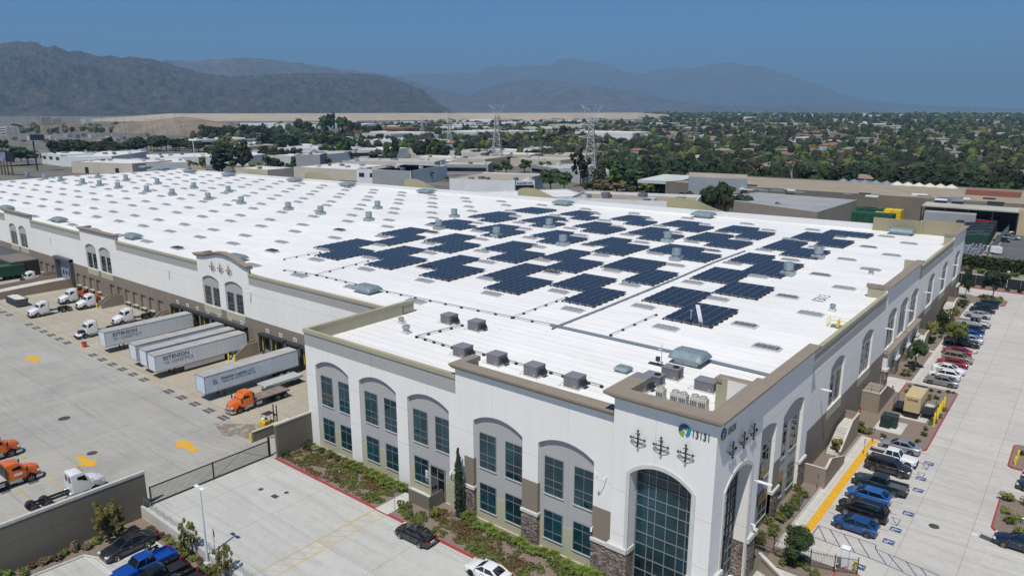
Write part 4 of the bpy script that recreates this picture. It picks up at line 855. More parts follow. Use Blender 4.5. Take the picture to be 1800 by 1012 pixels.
for k,(o,s_,pts,L,W,h,lab) in enumerate([
    (ZE,4,(650,310),6.2,4.4,2.1,'largest galvanised hooded ventilator on the roof behind the tower'),
    (ZE,4,(183,370),2.5,2.0,1.0,'small galvanised hooded ventilator beside the purple grey rooftop units'),
    (ZP,3.6,(525,588),5.6,3.6,1.9,'hooded ventilator on the roof edge where the office block meets the dock wall'),
    ((0,350),4,(1665,430),6.0,3.4,1.9,'hooded ventilator right of the curved dock pediment'),
    ((0,350),4,(935,278),6.2,3.4,1.9,'hooded ventilator right of the flat dock cornice nearer the camera'),
    ((0,350),4,(420,160),6.2,3.4,1.9,'hooded ventilator on the dock roof edge between two flat cornices'),
    ((0,350),4,(50,74),6.2,3.4,1.9,'hooded ventilator at the left edge above the farthest flat cornice'),
    ((700,180),4,(1338,695),8.0,6.0,2.2,'hooded ventilator at the far roof edge in front of the tan roofed unit'),
    ((700,180),4,(388,618),8.0,6.0,2.2,'hooded ventilator at the far roof edge right of the fourth straw hump'),
    ((350,180),4,(1218,575),8.0,6.0,2.2,'hooded ventilator at the far edge just left of the fourth straw hump'),
    ((350,180),4,(843,545),8.0,6.0,2.2,'hooded ventilator at the far edge under the third straw hump'),
    ((350,180),4,(356,508),8.0,6.0,2.2,'hooded ventilator at the far edge under the second straw hump'),
    ((0,180),4,(1482,485),8.5,6.0,2.2,'hooded ventilator at the far edge right of the first straw hump'),
    ((0,180),4,(1285,470),8.5,6.0,2.2,'hooded ventilator at the far edge left of the first straw hump'),
    ((0,180),4,(1085,463),8.5,6.0,2.2,'hooded ventilator at the far left end of the roof ridge line'),
    ((1050,180),4,(858,782),8.0,6.0,2.4,'hooded ventilator at the far edge before the rightmost straw hump'),
    ((1350,180),4,(1010,888),7.6,5.0,2.4,'hooded ventilator in the far right corner under the straw wall')]):
    p = PR(*zc(o,s_,[pts])[0]); yb = backY(p.x)-W/2-1.2
    if p.y > yb: p.y = yb; p.z = rz(p.x,p.y)
    f_ = .64 if k == 0 else .68 if k == 1 else .74 if k < 7 else .7; hood(L*f_,W*min(1,f_+.1),h*(.8 if k else .95),p,lab)
# packaged rooftop units
def rtu(loc, lab, L=2.1, W=2.0, h=1.35, fan=False, grp='purple grey rooftop units', hoodside=1):
    t = thing('rooftop_unit', lab, 'air conditioner', loc, 0, grp); t.scale = (.84,.84,.84)
    MB().box(-L/2-.08,L/2+.08,-W/2-.08,W/2+.08,0,.2).build('curb', M_curb, t)
    B = MB().box(-L/2,L/2,-W/2,W/2,.2,.2+h); B.build('cabinet', M_hvac, t, bevel=.025)
    B = MB().box(-L/2-.04,L/2+.04,-W/2-.04,W/2+.04,.2+h,.26+h).build('lid', mat('unit_lid_grey',(0.2,0.2,0.215),.6), t)
    MB().box(-L/2+.12,-L/2+.85,-W/2-.025,-W/2,.5,1.2).build('side_panel', M_hvac, t); B = MB(); B.box(L/2,L/2+.02,-.7,.1,.45,1.25).build('coil_grille', mat('coil_dark',(0.06,0.06,0.075),.7), t)
    MB().box(.25*L,.25*L+.22,-W/2-.02,-W/2,.35,.55).build('warning_label', mat('label_ochre',(0.5,0.42,0.15),.6), t)
    if fan:
        MB().lathe([(.42,.26+h),(.42,.36+h),(.36,.36+h),(.34,.28+h),(.001,.28+h)],(.3*L-.2,0,0),16).build('fan', M_black, t)
    elif hoodside: MB().frus([(L/2,-.1),(L/2+.5,-.1),(L/2+.5,.85),(L/2,.85)],.5,[(L/2,-.1),(L/2+.1,-.1),(L/2+.1,.85),(L/2,.85)],1.1).build('intake_hood', M_dark, t)
    MB().path([(-L/2-.1,-.6,.4),(-L/2-.5,-.7,.45),(-L/2-.6,-.9,.1),(-L/2-.9,-.8,.12)],.03,5).build('drain_pipe', mat('pipe_grey',(0.3,0.3,0.3),.5), t)
    return t
for k,(x,y,lab,l2) in enumerate([(370,265,'rooftop unit at the pipe corner, leftmost of the front line behind the parapet',0),(605,322,'second rooftop unit from the left in the line behind the brown cornice',0),(865,402,'third rooftop unit from the left in the line behind the brown cornice',0),(1145,482,'rooftop unit nearest the tower in the front line of four',0),(285,35,'left one of two rooftop units standing back from the parapet',0),(475,82,'right one of two rooftop units standing back from the parapet',0)]):
    p = PR(*zc(ZB,4,[(x,y)])[0]); rtu(p+Vector((1.05,1.0,0)),lab)
for (x,y,lab,L,W,h,fan) in [(212,500,'rooftop unit with louvred side right behind the tower cornice',2.2,1.8,1.6,False),(300,462,'rooftop unit with top fan between two others behind the tower',2.3,1.7,1.2,True),(432,418,'rooftop unit with black top fan near the antenna mast',2.3,1.7,1.35,True),(660,502,'rooftop unit standing alone right of the condensers',2.5,1.8,1.2,False)]:
    p = PR(*zc(ZE,4,[(x,y)])[0]); rtu(p+Vector((L/2,W/2,0)),lab,L,W,h,fan)
def cond(loc, n, lab):
    t = thing('condenser_unit', lab, 'condenser', loc, 0, 'beige condensers behind the tower cornice'); t.scale = (.9,.9,.9); L = .95*n
    MB().box(0,L,0,.85,.1,1.35).build('cabinet', M_hvacl, t, bevel=.03)
    B = MB()
    for i in range(n):
        for q in range(4): B.box(.1+.95*i+q*.2,.24+.95*i+q*.2,-.015,0,.35,1.0)
    B.build('grille', mat('coil_dark',(0.06,0.06,0.075),.7), t)
    for i in range(n): MB().lathe([(.4,1.35),(.4,1.58),(.34,1.58),(.33,1.4),(.001,1.4)],(.475+.95*i,.42,0),16).build('fan_collar', M_hvacl, t)
for (x,y,n,lab) in [(402,572,1,'single fan beige condenser, leftmost of three behind the cornice'),(503,600,2,'twin fan beige condenser in the middle of the row'),(640,632,2,'twin fan beige condenser at the right end of the row')]: cond(PR(*zc(ZE,4,[(x,y)])[0])+Vector((0,.1,0)),n,lab)
# pipes and cable ducts on the roof
def rail(pts, r, name, m, lab, cat='pipe', blocks=2.6, dz=.28, tray=None, grp=None):
    P_ = [Vector((x,y,rz(x,y)+dz)) for x,y in pts]; o = P_[0]; t = thing(name, lab, cat, (o.x,o.y,rz(o.x,o.y)), 0, grp); B = MB(); K = MB()
    for a, b in zip(P_[:-1],P_[1:]):
        n = max(1,int((b-a).length/15)); prev = a
        for i in range(1,n+1):
            q = a.lerp(b,i/n); q.z = rz(q.x,q.y)+dz
            if tray: d = (q-prev).normalized(); s_ = Vector((-d.y,d.x,0))*tray; u = Vector((0,0,.14)); B.add([prev-s_-o+Vector((0,0,dz)),prev+s_-o+Vector((0,0,dz)),q+s_-o+Vector((0,0,dz)),q-s_-o+Vector((0,0,dz)),prev-s_-o+u+Vector((0,0,dz)),prev+s_-o+u+Vector((0,0,dz)),q+s_-o+u+Vector((0,0,dz)),q-s_-o+u+Vector((0,0,dz))],[(0,1,2,3),(4,7,6,5),(0,4,5,1),(1,5,6,2),(2,6,7,3),(3,7,4,0)])
            else: B.tube(prev-o+Vector((0,0,dz)),q-o+Vector((0,0,dz)),r,6)
            prev = q
        m_ = max(1,int((b-a).length/blocks))
        for i in range(m_+1):
            q = a.lerp(b,i/m_)-o; zz = rz(q.x+o.x,q.y+o.y)-rz(o.x,o.y); K.box(q.x-.17,q.x+.17,q.y-.13,q.y+.13,zz,zz+dz-r*.5)
    B.build('run', m, t); K.build('support_block', M_black, t); t.children; 
    return t
m_pipe = mat('duct_steel_blue',(0.24,0.30,0.34),.45,metal=.4); m_gas = mat('pipe_grey',(0.3,0.3,0.3),.5)
w2 = lambda o,s_,p: tuple(PR(*zc(o,s_,[p])[0]).xy)
rail([w2(ZQ,3.6,(250,802)),w2(ZQ,3.6,(1030,977)),(-22.9,75.6)],.1,'cable_duct',m_pipe,'wide blue grey cable duct crossing the roof past the big ventilator','duct',3.2,.12,tray=.24)
rail([w2(ZP,3.6,(0,455)),w2(ZP,3.6,(210,487)),w2(ZP,3.6,(650,592)),w2(ZP,3.6,(1120,690)),w2(ZP,3.6,(1690,802))],.07,'conduit',m_gas,'long thin conduit on black blocks parallel to the dock edge')
rail([(-53.7,75.2),(-53.4,87),(-53.2,110),(-53.6,140.5)],.1,'cable_duct',m_pipe,'narrow cable duct running away between solar arrays in the wide aisle','duct',3.2,.12,tray=.12)
rail([w2(ZQ,3.6,(0,756)),w2(ZQ,3.6,(345,628))],.05,'conduit',m_gas,'thin conduit to the array left of the aisle')
rail([w2(ZQ,3.6,(625,866)),w2(ZQ,3.6,(912,738))],.05,'conduit',m_gas,'thin conduit to the nearest solar array on the right')
rail([w2(ZP,3.6,(200,485)),w2(ZP,3.6,(530,397))],.05,'conduit',m_gas,'thin conduit to the second array from the left')
rail([w2(ZP,3.6,(0,386)),w2(ZP,3.6,(225,342))],.05,'conduit',m_gas,'thin conduit to the leftmost solar array')
a, b, c = w2(ZB,4,(450,55)), w2(ZB,4,(130,135)), w2(ZB,4,(380,212)); rail([a,b,c],.07,'gas_pipe',m_gas,'pair of gas pipes making a corner between rooftop units','pipe',1.5,.3)
rail([w2(ZB,4,(530,240)),w2(ZB,4,(1430,485))],.07,'gas_pipe',m_gas,'gas pipe linking the front line of rooftop units','pipe',1.5,.3)
def stack(p, r, h, lab, cat='vent', name='vent_stack', m=None):
    t = thing(name, lab, cat, p); MB().box(-.45,.45,-.45,.45,0,.35).build('curb', M_curb, t); MB().lathe([(r,.3),(r,h*.6),(r*1.35,h*.62),(r*1.35,h*.9),(r*.8,h),(.001,h)],(0,0,0),14).build('cowl', m or M_galv, t, smooth=40); return t
stack(PR(*zc(ZB,4,[(57,105)])[0]),.38,1.2,'mushroom vent on its own near the pipe corner'); stack(PR(*zc(ZB,4,[(22,33)])[0]),.3,.9,'small low vent near the high west parapet')
stack(PR(*zc((1350,380),4,[(452,668)])[0]),.3,1.1,'small pipe cluster vent beside the roof number'); stack(PR(*zc((1350,380),4,[(722,412)])[0]),.35,1.1,'small vent in front of a grey skylight far right')
# roof hatch with yellow rails, antenna, wind mast on the array
p = PR(1474,575.5); t = thing('roof_hatch','roof hatch with yellow guard rails at the east parapet','hatch',p); MB().box(-.9,.9,-.5,.5,0,.25).build('curb',M_galvd,t); MB().box(-.1,.1,-.1,.1,0,1.15).build('gate_post',M_yel2,t)
B = MB()
for z in (.6,1.15): B.path([(-1.3,-.7,z),(1.4,-.7,z),(1.4,.7,z),(-1.3,.7,z),(-1.3,-.7,z)],.03,5)
for x,y in ((-1.3,-.7),(1.4,-.7),(1.4,.7),(-1.3,.7)): B.tube((x,y,0),(x,y,1.15),.03,5)
B.build('guard_rail',M_yel2,t); MB().box(-.1,.12,-.72,-.66,.2,1.15).build('gate',M_yel2,t)
p = PR(*zc(ZE,4,[(448,330)])[0]); t = thing('antenna_mast','thin antenna mast with small aerials behind the fan topped units','antenna',p); MB().tube((0,0,0),(0,0,2.6),.04,6).build('mast',M_galv,t)
for z in (2.5,1.9): MB().box(-.45,.05,-.04,.04,z-.03,z+.03).build('aerial',M_lampw,t)
B = MB().box(-1.5,.6,-.3,.3,0,.12).box(-.6,-.2,-.25,.1,.5,1.0).tube((-.4,0,.1),(-.4,0,.6),.05,6); B.build('ballast_tray',M_dark,t)
p = PR(*zc(ZQ,3.6,[(1130,790)])[0]); t = thing('weather_mast','slender weather mast standing at the edge of the nearest solar array','mast',p); MB().tube((0,0,0),(0,0,1.9),.06,6).build('mast',M_galv,t); MB().box(-.45,.1,-.3,.3,0,.6).build('battery_box',M_black,t); MB().box(-.3,.3,-.03,.03,1.85,1.95).build('sensor_arm',M_galv,t)
t = thing('tilted_panel','pale narrow panel standing tilted among the dark solar panels','panel',p+Vector((.9,.6,.3))); MB().add([(0,0,0),(.5,.1,0),(0,-.2,2.4),(-.5,-.3,2.4),(0,.08,0),(.5,.18,0),(0,-.12,2.4),(-.5,-.22,2.4)],[(0,1,2,3),(4,7,6,5),(0,4,5,1),(1,5,6,2),(2,6,7,3),(3,7,4,0)]).build('sheet',M_lampw,t); MB().tube((0,.4,0),(0,0,1.2),.04,6).build('stay',M_galv,t)
# ------------------------------------------------------------------ solar arrays
B = MB(); tl = .10
def panel_mesh(mb, x0, y0, w_=1.31, d=1.53, z0=.28, z1=.42):
    mb.m(0).add([(x0,y0,z0),(x0+w_,y0,z0),(x0+w_,y0+d,z1),(x0,y0+d,z1)],[(0,1,2,3)]); mb.m(1).add([(x0,y0,z0-.04),(x0+w_,y0,z0-.04),(x0+w_,y0+d,z1-.04),(x0,y0+d,z1-.04),(x0,y0,z0),(x0+w_,y0,z0),(x0+w_,y0+d,z1),(x0,y0+d,z1)],[(0,3,2,1),(0,1,5,4),(1,2,6,5),(2,3,7,6),(3,0,4,7)])
    e = .05
    mb.m(1).add([(x0,y0,z0+.004),(x0+w_,y0,z0+.004),(x0+w_,y0+e,z0+.006),(x0,y0+e,z0+.006)],[(0,1,2,3)]).add([(x0,y0,z0+.005),(x0+e,y0,z0+.005),(x0+e,y0+d,z1+.005),(x0,y0+d,z1+.005)],[(0,1,2,3)])
PM = MB(); panel_mesh(PM,0,0); o = PM.build('solar_panel',[M_pv,M_alu]); ME_P = o.data; bpy.data.objects.remove(o)
rows_me = {}
def row_me(n):
    if n not in rows_me:
        b = MB(); [panel_mesh(b,i*1.37,0) for i in range(n)]; o = b.build('panel_row',[M_pv,M_alu]); rows_me[n] = o.data; bpy.data.objects.remove(o)
    return rows_me[n]
ARR = {('A',1):((-125,-118,90,101.7),(-118,-111.8,85.8,95)),('A',2):((-126.3,-119.2,108.7,117.8),(-119,-113.5,101.3,111)),('A',3):((-127,-119.5,124.7,134.5),(-120.3,-114.8,122.3,129.5)),('A',4):((-128.7,-121.8,142.5,154),(-121.5,-116,137.5,146.8)),('A',5):((-128,-119,158,167.5),),
('B',1):((-110.7,-103.4,90.6,101.5),(-103.4,-97.3,85.9,95)),('B',2):((-112,-104.5,109,118.6),(-105,-98.8,102.5,111.8)),('B',3):((-113,-105.3,125.7,135.5),(-106,-100.4,121.5,130.5)),('B',4):((-113.5,-106,144,154.5),(-107,-101.4,139,147.5)),('B',5):((-113.5,-106,161,170),(-107,-101.5,156.5,163)),
('C',1):((-95,-89,90.6,102.2),(-89,-82,86.2,95.3)),('C',2):((-95.8,-89.3,109.5,119.2),(-89.5,-82.7,102.6,112)),('C',3):((-97,-90,127,136.5),(-91,-84.5,122,131)),('C',4):((-98,-91,145,155),(-92,-85.5,140,149)),('C',5):((-98,-91,162,171),(-91.5,-86,157,165)),
('D',1):((-80.3,-74.2,90.7,102.8),(-74.2,-68.6,86.3,95.5)),('D',2):((-81.2,-75.5,109.5,119),(-75.8,-69.5,102.9,112.2)),('D',3):((-82,-76,126.8,136.8),(-76,-70.3,120,131)),('D',4):((-83,-77,144.5,155),(-77,-71,139.5,149.5)),('D',5):((-83.5,-77,161.5,171.5),(-77,-71.5,156.5,166)),
('E',1):((-67.2,-59.9,93.4,103.3),(-60,-54.4,87.2,96.5)),('E',2):((-67.8,-59.7,109.7,120),(-59.6,-54.6,103,112.5)),('E',3):((-68.3,-59.7,127.3,137.5),(-60.5,-55.2,123.5,132.3)),('E',4):((-69.3,-61.5,145.8,157),(-61.9,-55.7,141,151)),('E',5):((-69,-61,162,171.5),(-61.6,-56,156.3,166)),
('F',1):((-51,-44.5,94.3,103.5),(-44.6,-37.9,87.1,97)),('F',2):((-51.4,-44.2,111.3,120.5),(-44.2,-38,104.1,113.6)),('F',3):((-51.9,-44.7,128.3,138.5),(-45.8,-39,121,132.5)),('F',4):((-52.3,-46,145.7,158.5),(-46.4,-39.5,141,151)),('F',5):((-52,-45,161.9,172.8),(-45.2,-39.2,156.3,166.6)),('F',6):((-48.6,-38.6,174,180.5),)}
cn = {'A':'the leftmost column','B':'the second column from left','C':'the third column from left','D':'the fourth column from left','E':'the column left of the aisle','F':'the column right of the aisle'}; rn = ['','nearest','second','third','fourth','fifth','farthest, sixth']
for (c_, j), blocks in ARR.items():
    if len(blocks) == 2:
        (a0,a1,b0,b1),(c0,c1,e0,e1) = blocks; nk = round((c0-a0)/1.37); nq = round((b0-e0)/1.62); blocks = ((a0,a1,b0,b1),(a0+nk*1.37,c1,b0-nq*1.62,e1)); mx = a0+nk*1.37; blocks = ((a0,mx+.1,b0,b1),blocks[1])
    x0 = blocks[-1][0]; y0 = blocks[-1][2]; zb = rz(x0,y0)
    t = thing('solar_array','solar array, %s of %s' % (rn[j]+(' from the front' if j > 1 else ''), cn[c_]),'solar array',(x0,y0,zb),0,'solar arrays on the white roof'); K = MB()
    for (xa,xb,ya,yb) in blocks:
        nx = max(2,round((xb-xa)/1.37)); ny = max(3,round((yb-ya)/1.6))
        if c_ == 'F' and j == 6: nx = 7
        for q in range(ny):
            y = ya+q*1.62; zz = rz(xa,y)-zb
            if j <= 3:
                for i in range(nx):
                    o = bpy.data.objects.new('solar_panel', ME_P); C.objects.link(o); o.parent = t; o.location = (xa-x0+i*1.37, y-y0, zz)
            else:
                o = bpy.data.objects.new('panel_row', row_me(nx)); C.objects.link(o); o.parent = t; o.location = (xa-x0, y-y0, zz)
            for i in range(nx+1): K.box(xa-x0+i*1.37-.12,xa-x0+i*1.37+.08,y-y0-.1,y-y0+.12,zz,zz+.26)
            K.box(xa-x0+nx*1.37-.02,xa-x0+nx*1.37+.22,y-y0+.2,y-y0+.34,zz+.1,zz+.3)
    K.build('ballast_feet', M_black, t)['kind'] = 'stuff'
# ------------------------------------------------------------------ vehicles
def wheel(parent, x, y, r, w_, sgn, rim=None, name='wheel'):
    """tyre on the side sgn (+1: +y); rim shown on the outside"""
    B = MB(); B.lathe([(r*.6,-w_/2),(r*.93,-w_/2),(r,-w_*.36),(r,w_*.36),(r*.93,w_/2),(r*.6,w_/2)],(0,0,0),22,'y'); o = B.build(name, M_rub, parent, smooth=40, loc=(x,y,r))
    R_ = MB(); yo = sgn*w_/2
    R_.lathe([(r*.62,0),(r*.6,.02),(r*.5,-.03),(.001,-.04)] if sgn > 0 else [(r*.62,0),(r*.6,-.02),(r*.5,.03),(.001,.04)],(0,yo,0),20,'y')
    for k in range(5):
        a = 2*PI*k/5; c, s_ = math.cos(a), math.sin(a); p = r*.57; q = .035
        R_.add([(c*.05-s_*q,yo+sgn*.012,s_*.05+c*q),(c*.05+s_*q,yo+sgn*.012,s_*.05-c*q),(c*p+s_*q*.8,yo+sgn*.018,s_*p-c*q*.8),(c*p-s_*q*.8,yo+sgn*.018,s_*p+c*q*.8)],[(0,1,2,3),(3,2,1,0)])
    R_.build('rim', rim or M_rim, o, smooth=40); return o
def body_ring(x, hw, zl, zb, zt, crown=.03, tuck=.9, top=.86):
    h = [(0,zl),(hw*tuck*.97,zl),(hw*.985,zl+.10),(hw,zl+(zb-zl)*.45),(hw*.995,zb-.06),(hw*.965,zb),(hw*top,zt),(hw*.5,zt+crown*.75),(0,zt+crown)]
    return [(x,y,z) for y, z in h]+[(x,-y,z) for y, z in h[-2:0:-1]]
KINDS = {
 # stations x, half-width factor, underside, belt, top ; greenhouse: windscreen foot, roof front, roof back, rear foot, roof height, belt height
 'sedan': dict(L=4.75,W=1.82,st=[(-2.37,.80,.40,.78,.82),(-2.28,.93,.26,.9,.98),(-1.9,.99,.22,.94,1.04),(-1.3,1,.2,.93,1.0),(0,1,.2,.92,.95),(1.0,1,.2,.92,.97),(1.6,.99,.22,.84,.90),(2.15,.94,.24,.72,.78),(2.37,.82,.34,.6,.64)],gh=(1.22,.25,-.85,-1.95,1.45,.95),wb=(1.42,-1.38),r=.33),
 'hatch': dict(L=4.35,W=1.8,st=[(-2.17,.84,.42,.85,.95),(-2.1,.95,.28,.95,1.02),(-1.6,1,.22,.97,1.02),(0,1,.2,.93,.97),(1.0,1,.2,.92,.97),(1.5,.98,.22,.84,.9),(1.98,.93,.24,.7,.76),(2.17,.82,.34,.58,.62)],gh=(1.28,.32,-1.25,-2.05,1.48,.98),wb=(1.33,-1.33),r=.32),
 'suv': dict(L=4.85,W=1.95,st=[(-2.42,.86,.5,.95,1.08),(-2.35,.96,.34,1.08,1.14),(-1.7,1,.28,1.08,1.12),(0,1,.26,1.05,1.1),(1.05,1,.26,1.04,1.1),(1.6,.99,.28,1.0,1.05),(2.2,.95,.3,.88,.95),(2.42,.84,.42,.75,.8)],gh=(1.4,.58,-1.8,-2.28,1.74,1.08),wb=(1.45,-1.45),r=.38),
 'pickup': dict(L=5.75,W=2.0,st=[(-2.85,.97,.5,.74,.76),(-2.8,.98,.4,.76,.78),(-.95,1,.4,.76,.78),(-.93,1,.4,1.12,1.16),(0,1,.38,1.1,1.14),(1.1,1,.38,1.1,1.16),(1.7,.99,.4,1.08,1.13),(2.45,.96,.42,1.0,1.05),(2.85,.88,.5,.85,.9)],gh=(1.15,.6,-.7,-.92,1.83,1.12),wb=(1.9,-1.75),r=.40),
 'coupe': dict(L=4.6,W=1.85,st=[(-2.3,.82,.4,.8,.86),(-2.22,.94,.26,.92,.98),(-1.7,1,.22,.96,1.0),(0,1,.2,.9,.93),(.9,1,.2,.9,.95),(1.5,.99,.22,.82,.88),(2.1,.93,.24,.68,.74),(2.3,.8,.34,.56,.6)],gh=(1.15,.15,-.75,-2.0,1.37,.93),wb=(1.38,-1.36),r=.34)}
def vehicle(kind, name, label, cat, pcol, loc, rz_, group=None, top=None, scale=1.0, glass=None, rim=None, bedcol=None, roofrack=False, extcab=False, cladding=False):
    K = KINDS[kind]; hw = K['W']/2; t = thing(name, label, cat, loc, rz_, group); P = paint(*pcol)
    rings = [body_ring(x, hw*f, zl, zb, zt, .035) for x, f, zl, zb, zt in K['st']]
    # body with extra stations for smoothness
    B = MB().loft(rings); body = B.build('body', P, t, smooth=38, fixn=True)
    x0, x1, x2, x3, zr, zb = K['gh']; bw = hw*.875; rw = hw*.70
    g = MB(); zt = zr-.05
    def gr(z, xa, xb, w_): return [(xa,0-w_*.86,z),(xa-.12,-w_,z),(xb+.12,-w_,z),(xb,-w_*.86,z),(xb,w_*.86,z),(xb+.12,w_,z),(xa-.12,w_,z),(xa,w_*.86,z)]
    l = lambda a,b,k: a+(b-a)*k
    g.loft([gr(zb-.06,x0,x3,bw),gr(l(zb,zt,.5),l(x0,x1,.5)+.02,l(x3,x2,.5)-.02,l(bw,rw,.45)),gr(zt,x1,x2,rw)]); gl = g.build('window_glass', glass or M_cglass, t, smooth=30, fixn=True)
    r_ = MB(); r_.loft([gr(zt-.015,x1+.05,x2-.06,rw+.012),gr(zr-.01,x1-.02,x2+.02,rw-.03),gr(zr+.01,x1-.28,x2+.28,rw*.78)]); r_.build('roof', paint(*top) if top else P, t, smooth=50, fixn=True)
    pl = MB(); pil = [((x0-.04,bw*.93,zb-.05),(x1+.03,rw*.95,zt),.055),((x3+.04,bw*.93,zb-.05),(x2-.03,rw*.95,zt),.10 if kind != 'pickup' else .07)]
    mids = [(-.1 if kind != 'pickup' else .05)] + ([-1.15] if kind == 'suv' else [])
    for xm in mids: pil.append(((xm,bw*1.0,zb-.05),(xm-.03,rw*1.0,zt),.05))
    for a, b, rr in pil:
        for s_ in (1,-1):
            A = Vector((a[0],a[1]*s_,a[2])); Bv = Vector((b[0],b[1]*s_,b[2])); mid = (A+Bv)/2+Vector((0,s_*.03,.01)); pl.tube(A,mid,rr,5).tube(mid,Bv,rr,5)
    pl.build('pillars', P, t, smooth=60)
    for s_ in (1,-1):
        for xw in K['wb']:
            y = s_*(hw-.1); MB().lathe([(K['r']+.07,-.02),(K['r']+.07,.012),(.001,.012)] if s_ > 0 else [(K['r']+.07,.02),(K['r']+.07,-.012),(.001,-.012)],(0,0,0),22,'y').build('wheel_arch', M_black, t, loc=(xw,s_*(hw*.998),K['r']+.02))
            wheel(t, xw, s_*(hw-.085), K['r'], .2, s_, rim)
        xf = K['L']/2-.13; zf = K['st'][-2][4]-.08; MB().box(-.16,.1,-.2,.2,-.07,.07).build('headlight', M_lamp, t, bevel=.03, loc=(xf,s_*(hw*.74),zf))
        zr_ = K['st'][1][3]-.12; MB().box(-.06,.1,-.16,.16,-.13 if kind in('suv','pickup') else -.07,.1).build('tail_light', M_red, t, bevel=.02, loc=(-K['L']/2+.03,s_*(hw*.78),zr_ if kind != 'pickup' else .98))
        MB().box(-.08,.08,0,.2,-.06,.08).build('door_mirror', P if kind != 'pickup' else M_black, t, bevel=.03, loc=(x0-.25,s_*(bw+.02)-(0 if s_ > 0 else .2),zb+.06))
        D = MB(); 
        for xm in [x0-.35]+mids+[x3+.45 if kind in('sedan','hatch','coupe') else x2+.1]: D.box(xm-.012,xm+.012,s_*hw*.999-.004,s_*hw*.999+.006,.34,zb-.05)
        D.build('door_gap', M_black, t)
        H_ = MB(); 
        for xm in mids: H_.box(xm+.12,xm+.3,s_*hw-.01,s_*hw+.02,zb-.16,zb-.12)
        for xm in ([-1.0] if kind in('sedan','hatch','suv') else []): H_.box(xm-.1,xm+.08,s_*hw-.01,s_*hw+.02,zb-.14,zb-.1)
        H_.build('door_handle', M_chrome if rim is None else M_black, t)
    F = K['st'][-1]; MB().box(-.05,.035,-hw*.5,hw*.5,-.12,.1).build('grille', M_black, t, bevel=.03, loc=(K['L']/2-.03,0,F[3]-.06)); MB().box(-.06,.03,-.26,.26,-.06,.06).build('number_plate', mat('plate_white',(.6,.6,.58),.5), t, loc=(-K['L']/2-.01 if kind != 'pickup' else -K['L']/2-.03,0,.72 if kind != 'pickup' else .58))
    MB().box(-K['L']/2+.35,K['L']/2-.4,-hw*.85,hw*.85,.16,.3).build('underbody', M_black, t)
    if kind == 'pickup':
        W_ = MB(); W_.box(-2.84,-.95,hw-.1,hw-.005,.7,1.17); W_.box(-2.84,-.95,-hw+.005,-hw+.1,.7,1.17); W_.box(-1.04,-.95,-hw+.1,hw-.1,.7,1.17); W_.build('bed_side', P, t, bevel=.025)
        MB().box(-2.93,-2.85,-hw+.02,hw-.02,.72,1.17).build('tailgate', P, t, bevel=.02); MB().box(-2.83,-1.06,-hw+.12,hw-.12,.79,.83).build('bed_liner', paint(*bedcol) if bedcol else M_dark, t); MB().box(-3.02,-2.86,-hw*.9,hw*.9,.45,.6).build('rear_bumper', M_chrome if not bedcol else M_black, t, bevel=.02)
        MB().box(2.78,2.93,-hw*.9,hw*.9,.42,.62).build('front_bumper', M_chrome if not bedcol else M_black, t, bevel=.03)
    if kind == 'suv' and roofrack: 
        for s_ in (1,-1): MB().path([(x1-.15,s_*rw*.9,zr),(x1-.25,s_*rw*.9,zr+.06),(x2+.25,s_*rw*.9,zr+.06),(x2+.15,s_*rw*.9,zr)],.018,5).build('roof_rail', M_chrome, t)
    if scale != 1.0: t.scale = (scale,)*3
    return t
PA = {'blue':('metallic_blue_paint',(0.012,0.07,0.23),1.0,.3,.3),'black':('black_car_paint',(0.006,0.006,0.007),1.0,.25),'teal':('dark_teal_paint',(0.012,0.035,0.05),1.0,.3,.3),'brown':('dark_brown_paint',(0.028,0.022,0.022),1.0,.3,.2),'white':('white_car_paint',(0.72,0.72,0.72),.8,.35),'silver':('silver_car_paint',(0.30,0.32,0.35),.8,.3,.4),
 'beige':('warm_silver_paint',(0.26,0.245,0.23),.8,.3,.4),'tan':('tan_car_paint',(0.28,0.23,0.16),.8,.35,.2),'red':('red_car_paint',(0.25,0.008,0.02),1.0,.3),'navy':('navy_car_paint',(0.008,0.015,0.04),1.0,.3,.2),'royal':('royal_blue_paint',(0.006,0.06,0.30),1.0,.28,.1),'grey':('charcoal_car_paint',(0.028,0.03,0.033),1.0,.3,.3),'lsilver':('light_silver_paint',(0.42,0.43,0.44),.8,.3,.3),'bblue':('bright_blue_paint',(0.02,0.12,0.38),1.0,.3,.2)}
G1 = 'cars parked along the east side'
V_ = vehicle
E_, W_ = 0.0, PI     # nose towards +x or -x
V_('hatch','parked_hatchback','blue hatchback nearest the hatched accessible zone, nose to the yellow strip','car',PA['blue'],(-14.65,74.35,0),W_,G1)
V_('suv','parked_suv','large black off roader between two blue cars with silver roof rails','car',PA['black'],(-14.75,77.75,0),W_+.02,G1,roofrack=True,scale=1.03)
V_('hatch','parked_crossover','blue crossover between the black off roader and the dark teal pickup','car',PA['bblue'],(-15.1,81.5,0),W_-.02,G1,scale=1.04)
V_('pickup','parked_pickup','dark teal crew cab pickup with open bed, nose to the yellow strip','pickup truck',PA['teal'],(-14.75,84.95,0),W_,G1,scale=.97,bedcol=('bed_grey',(0.09,0.1,0.1),.2,.6))
V_('suv','parked_suv','dark brown family suv backed in between the teal and white pickups','car',PA['brown'],(-14.95,90.0,0),E_,G1,scale=1.02)
V_('pickup','parked_pickup','white extended cab pickup backed in with black bed','pickup truck',PA['white'],(-15.1,93.2,0),E_,G1,scale=.93,glass=M_cglass2,bedcol=('black_liner',(0.012,0.012,0.013),.1,.7))
V_('sedan','parked_sedan','silver sedan beside the generator island at the end of the yellow strip','car',PA['silver'],(-15.15,97.1,0),W_,G1,scale=1.0)
G2 = G1
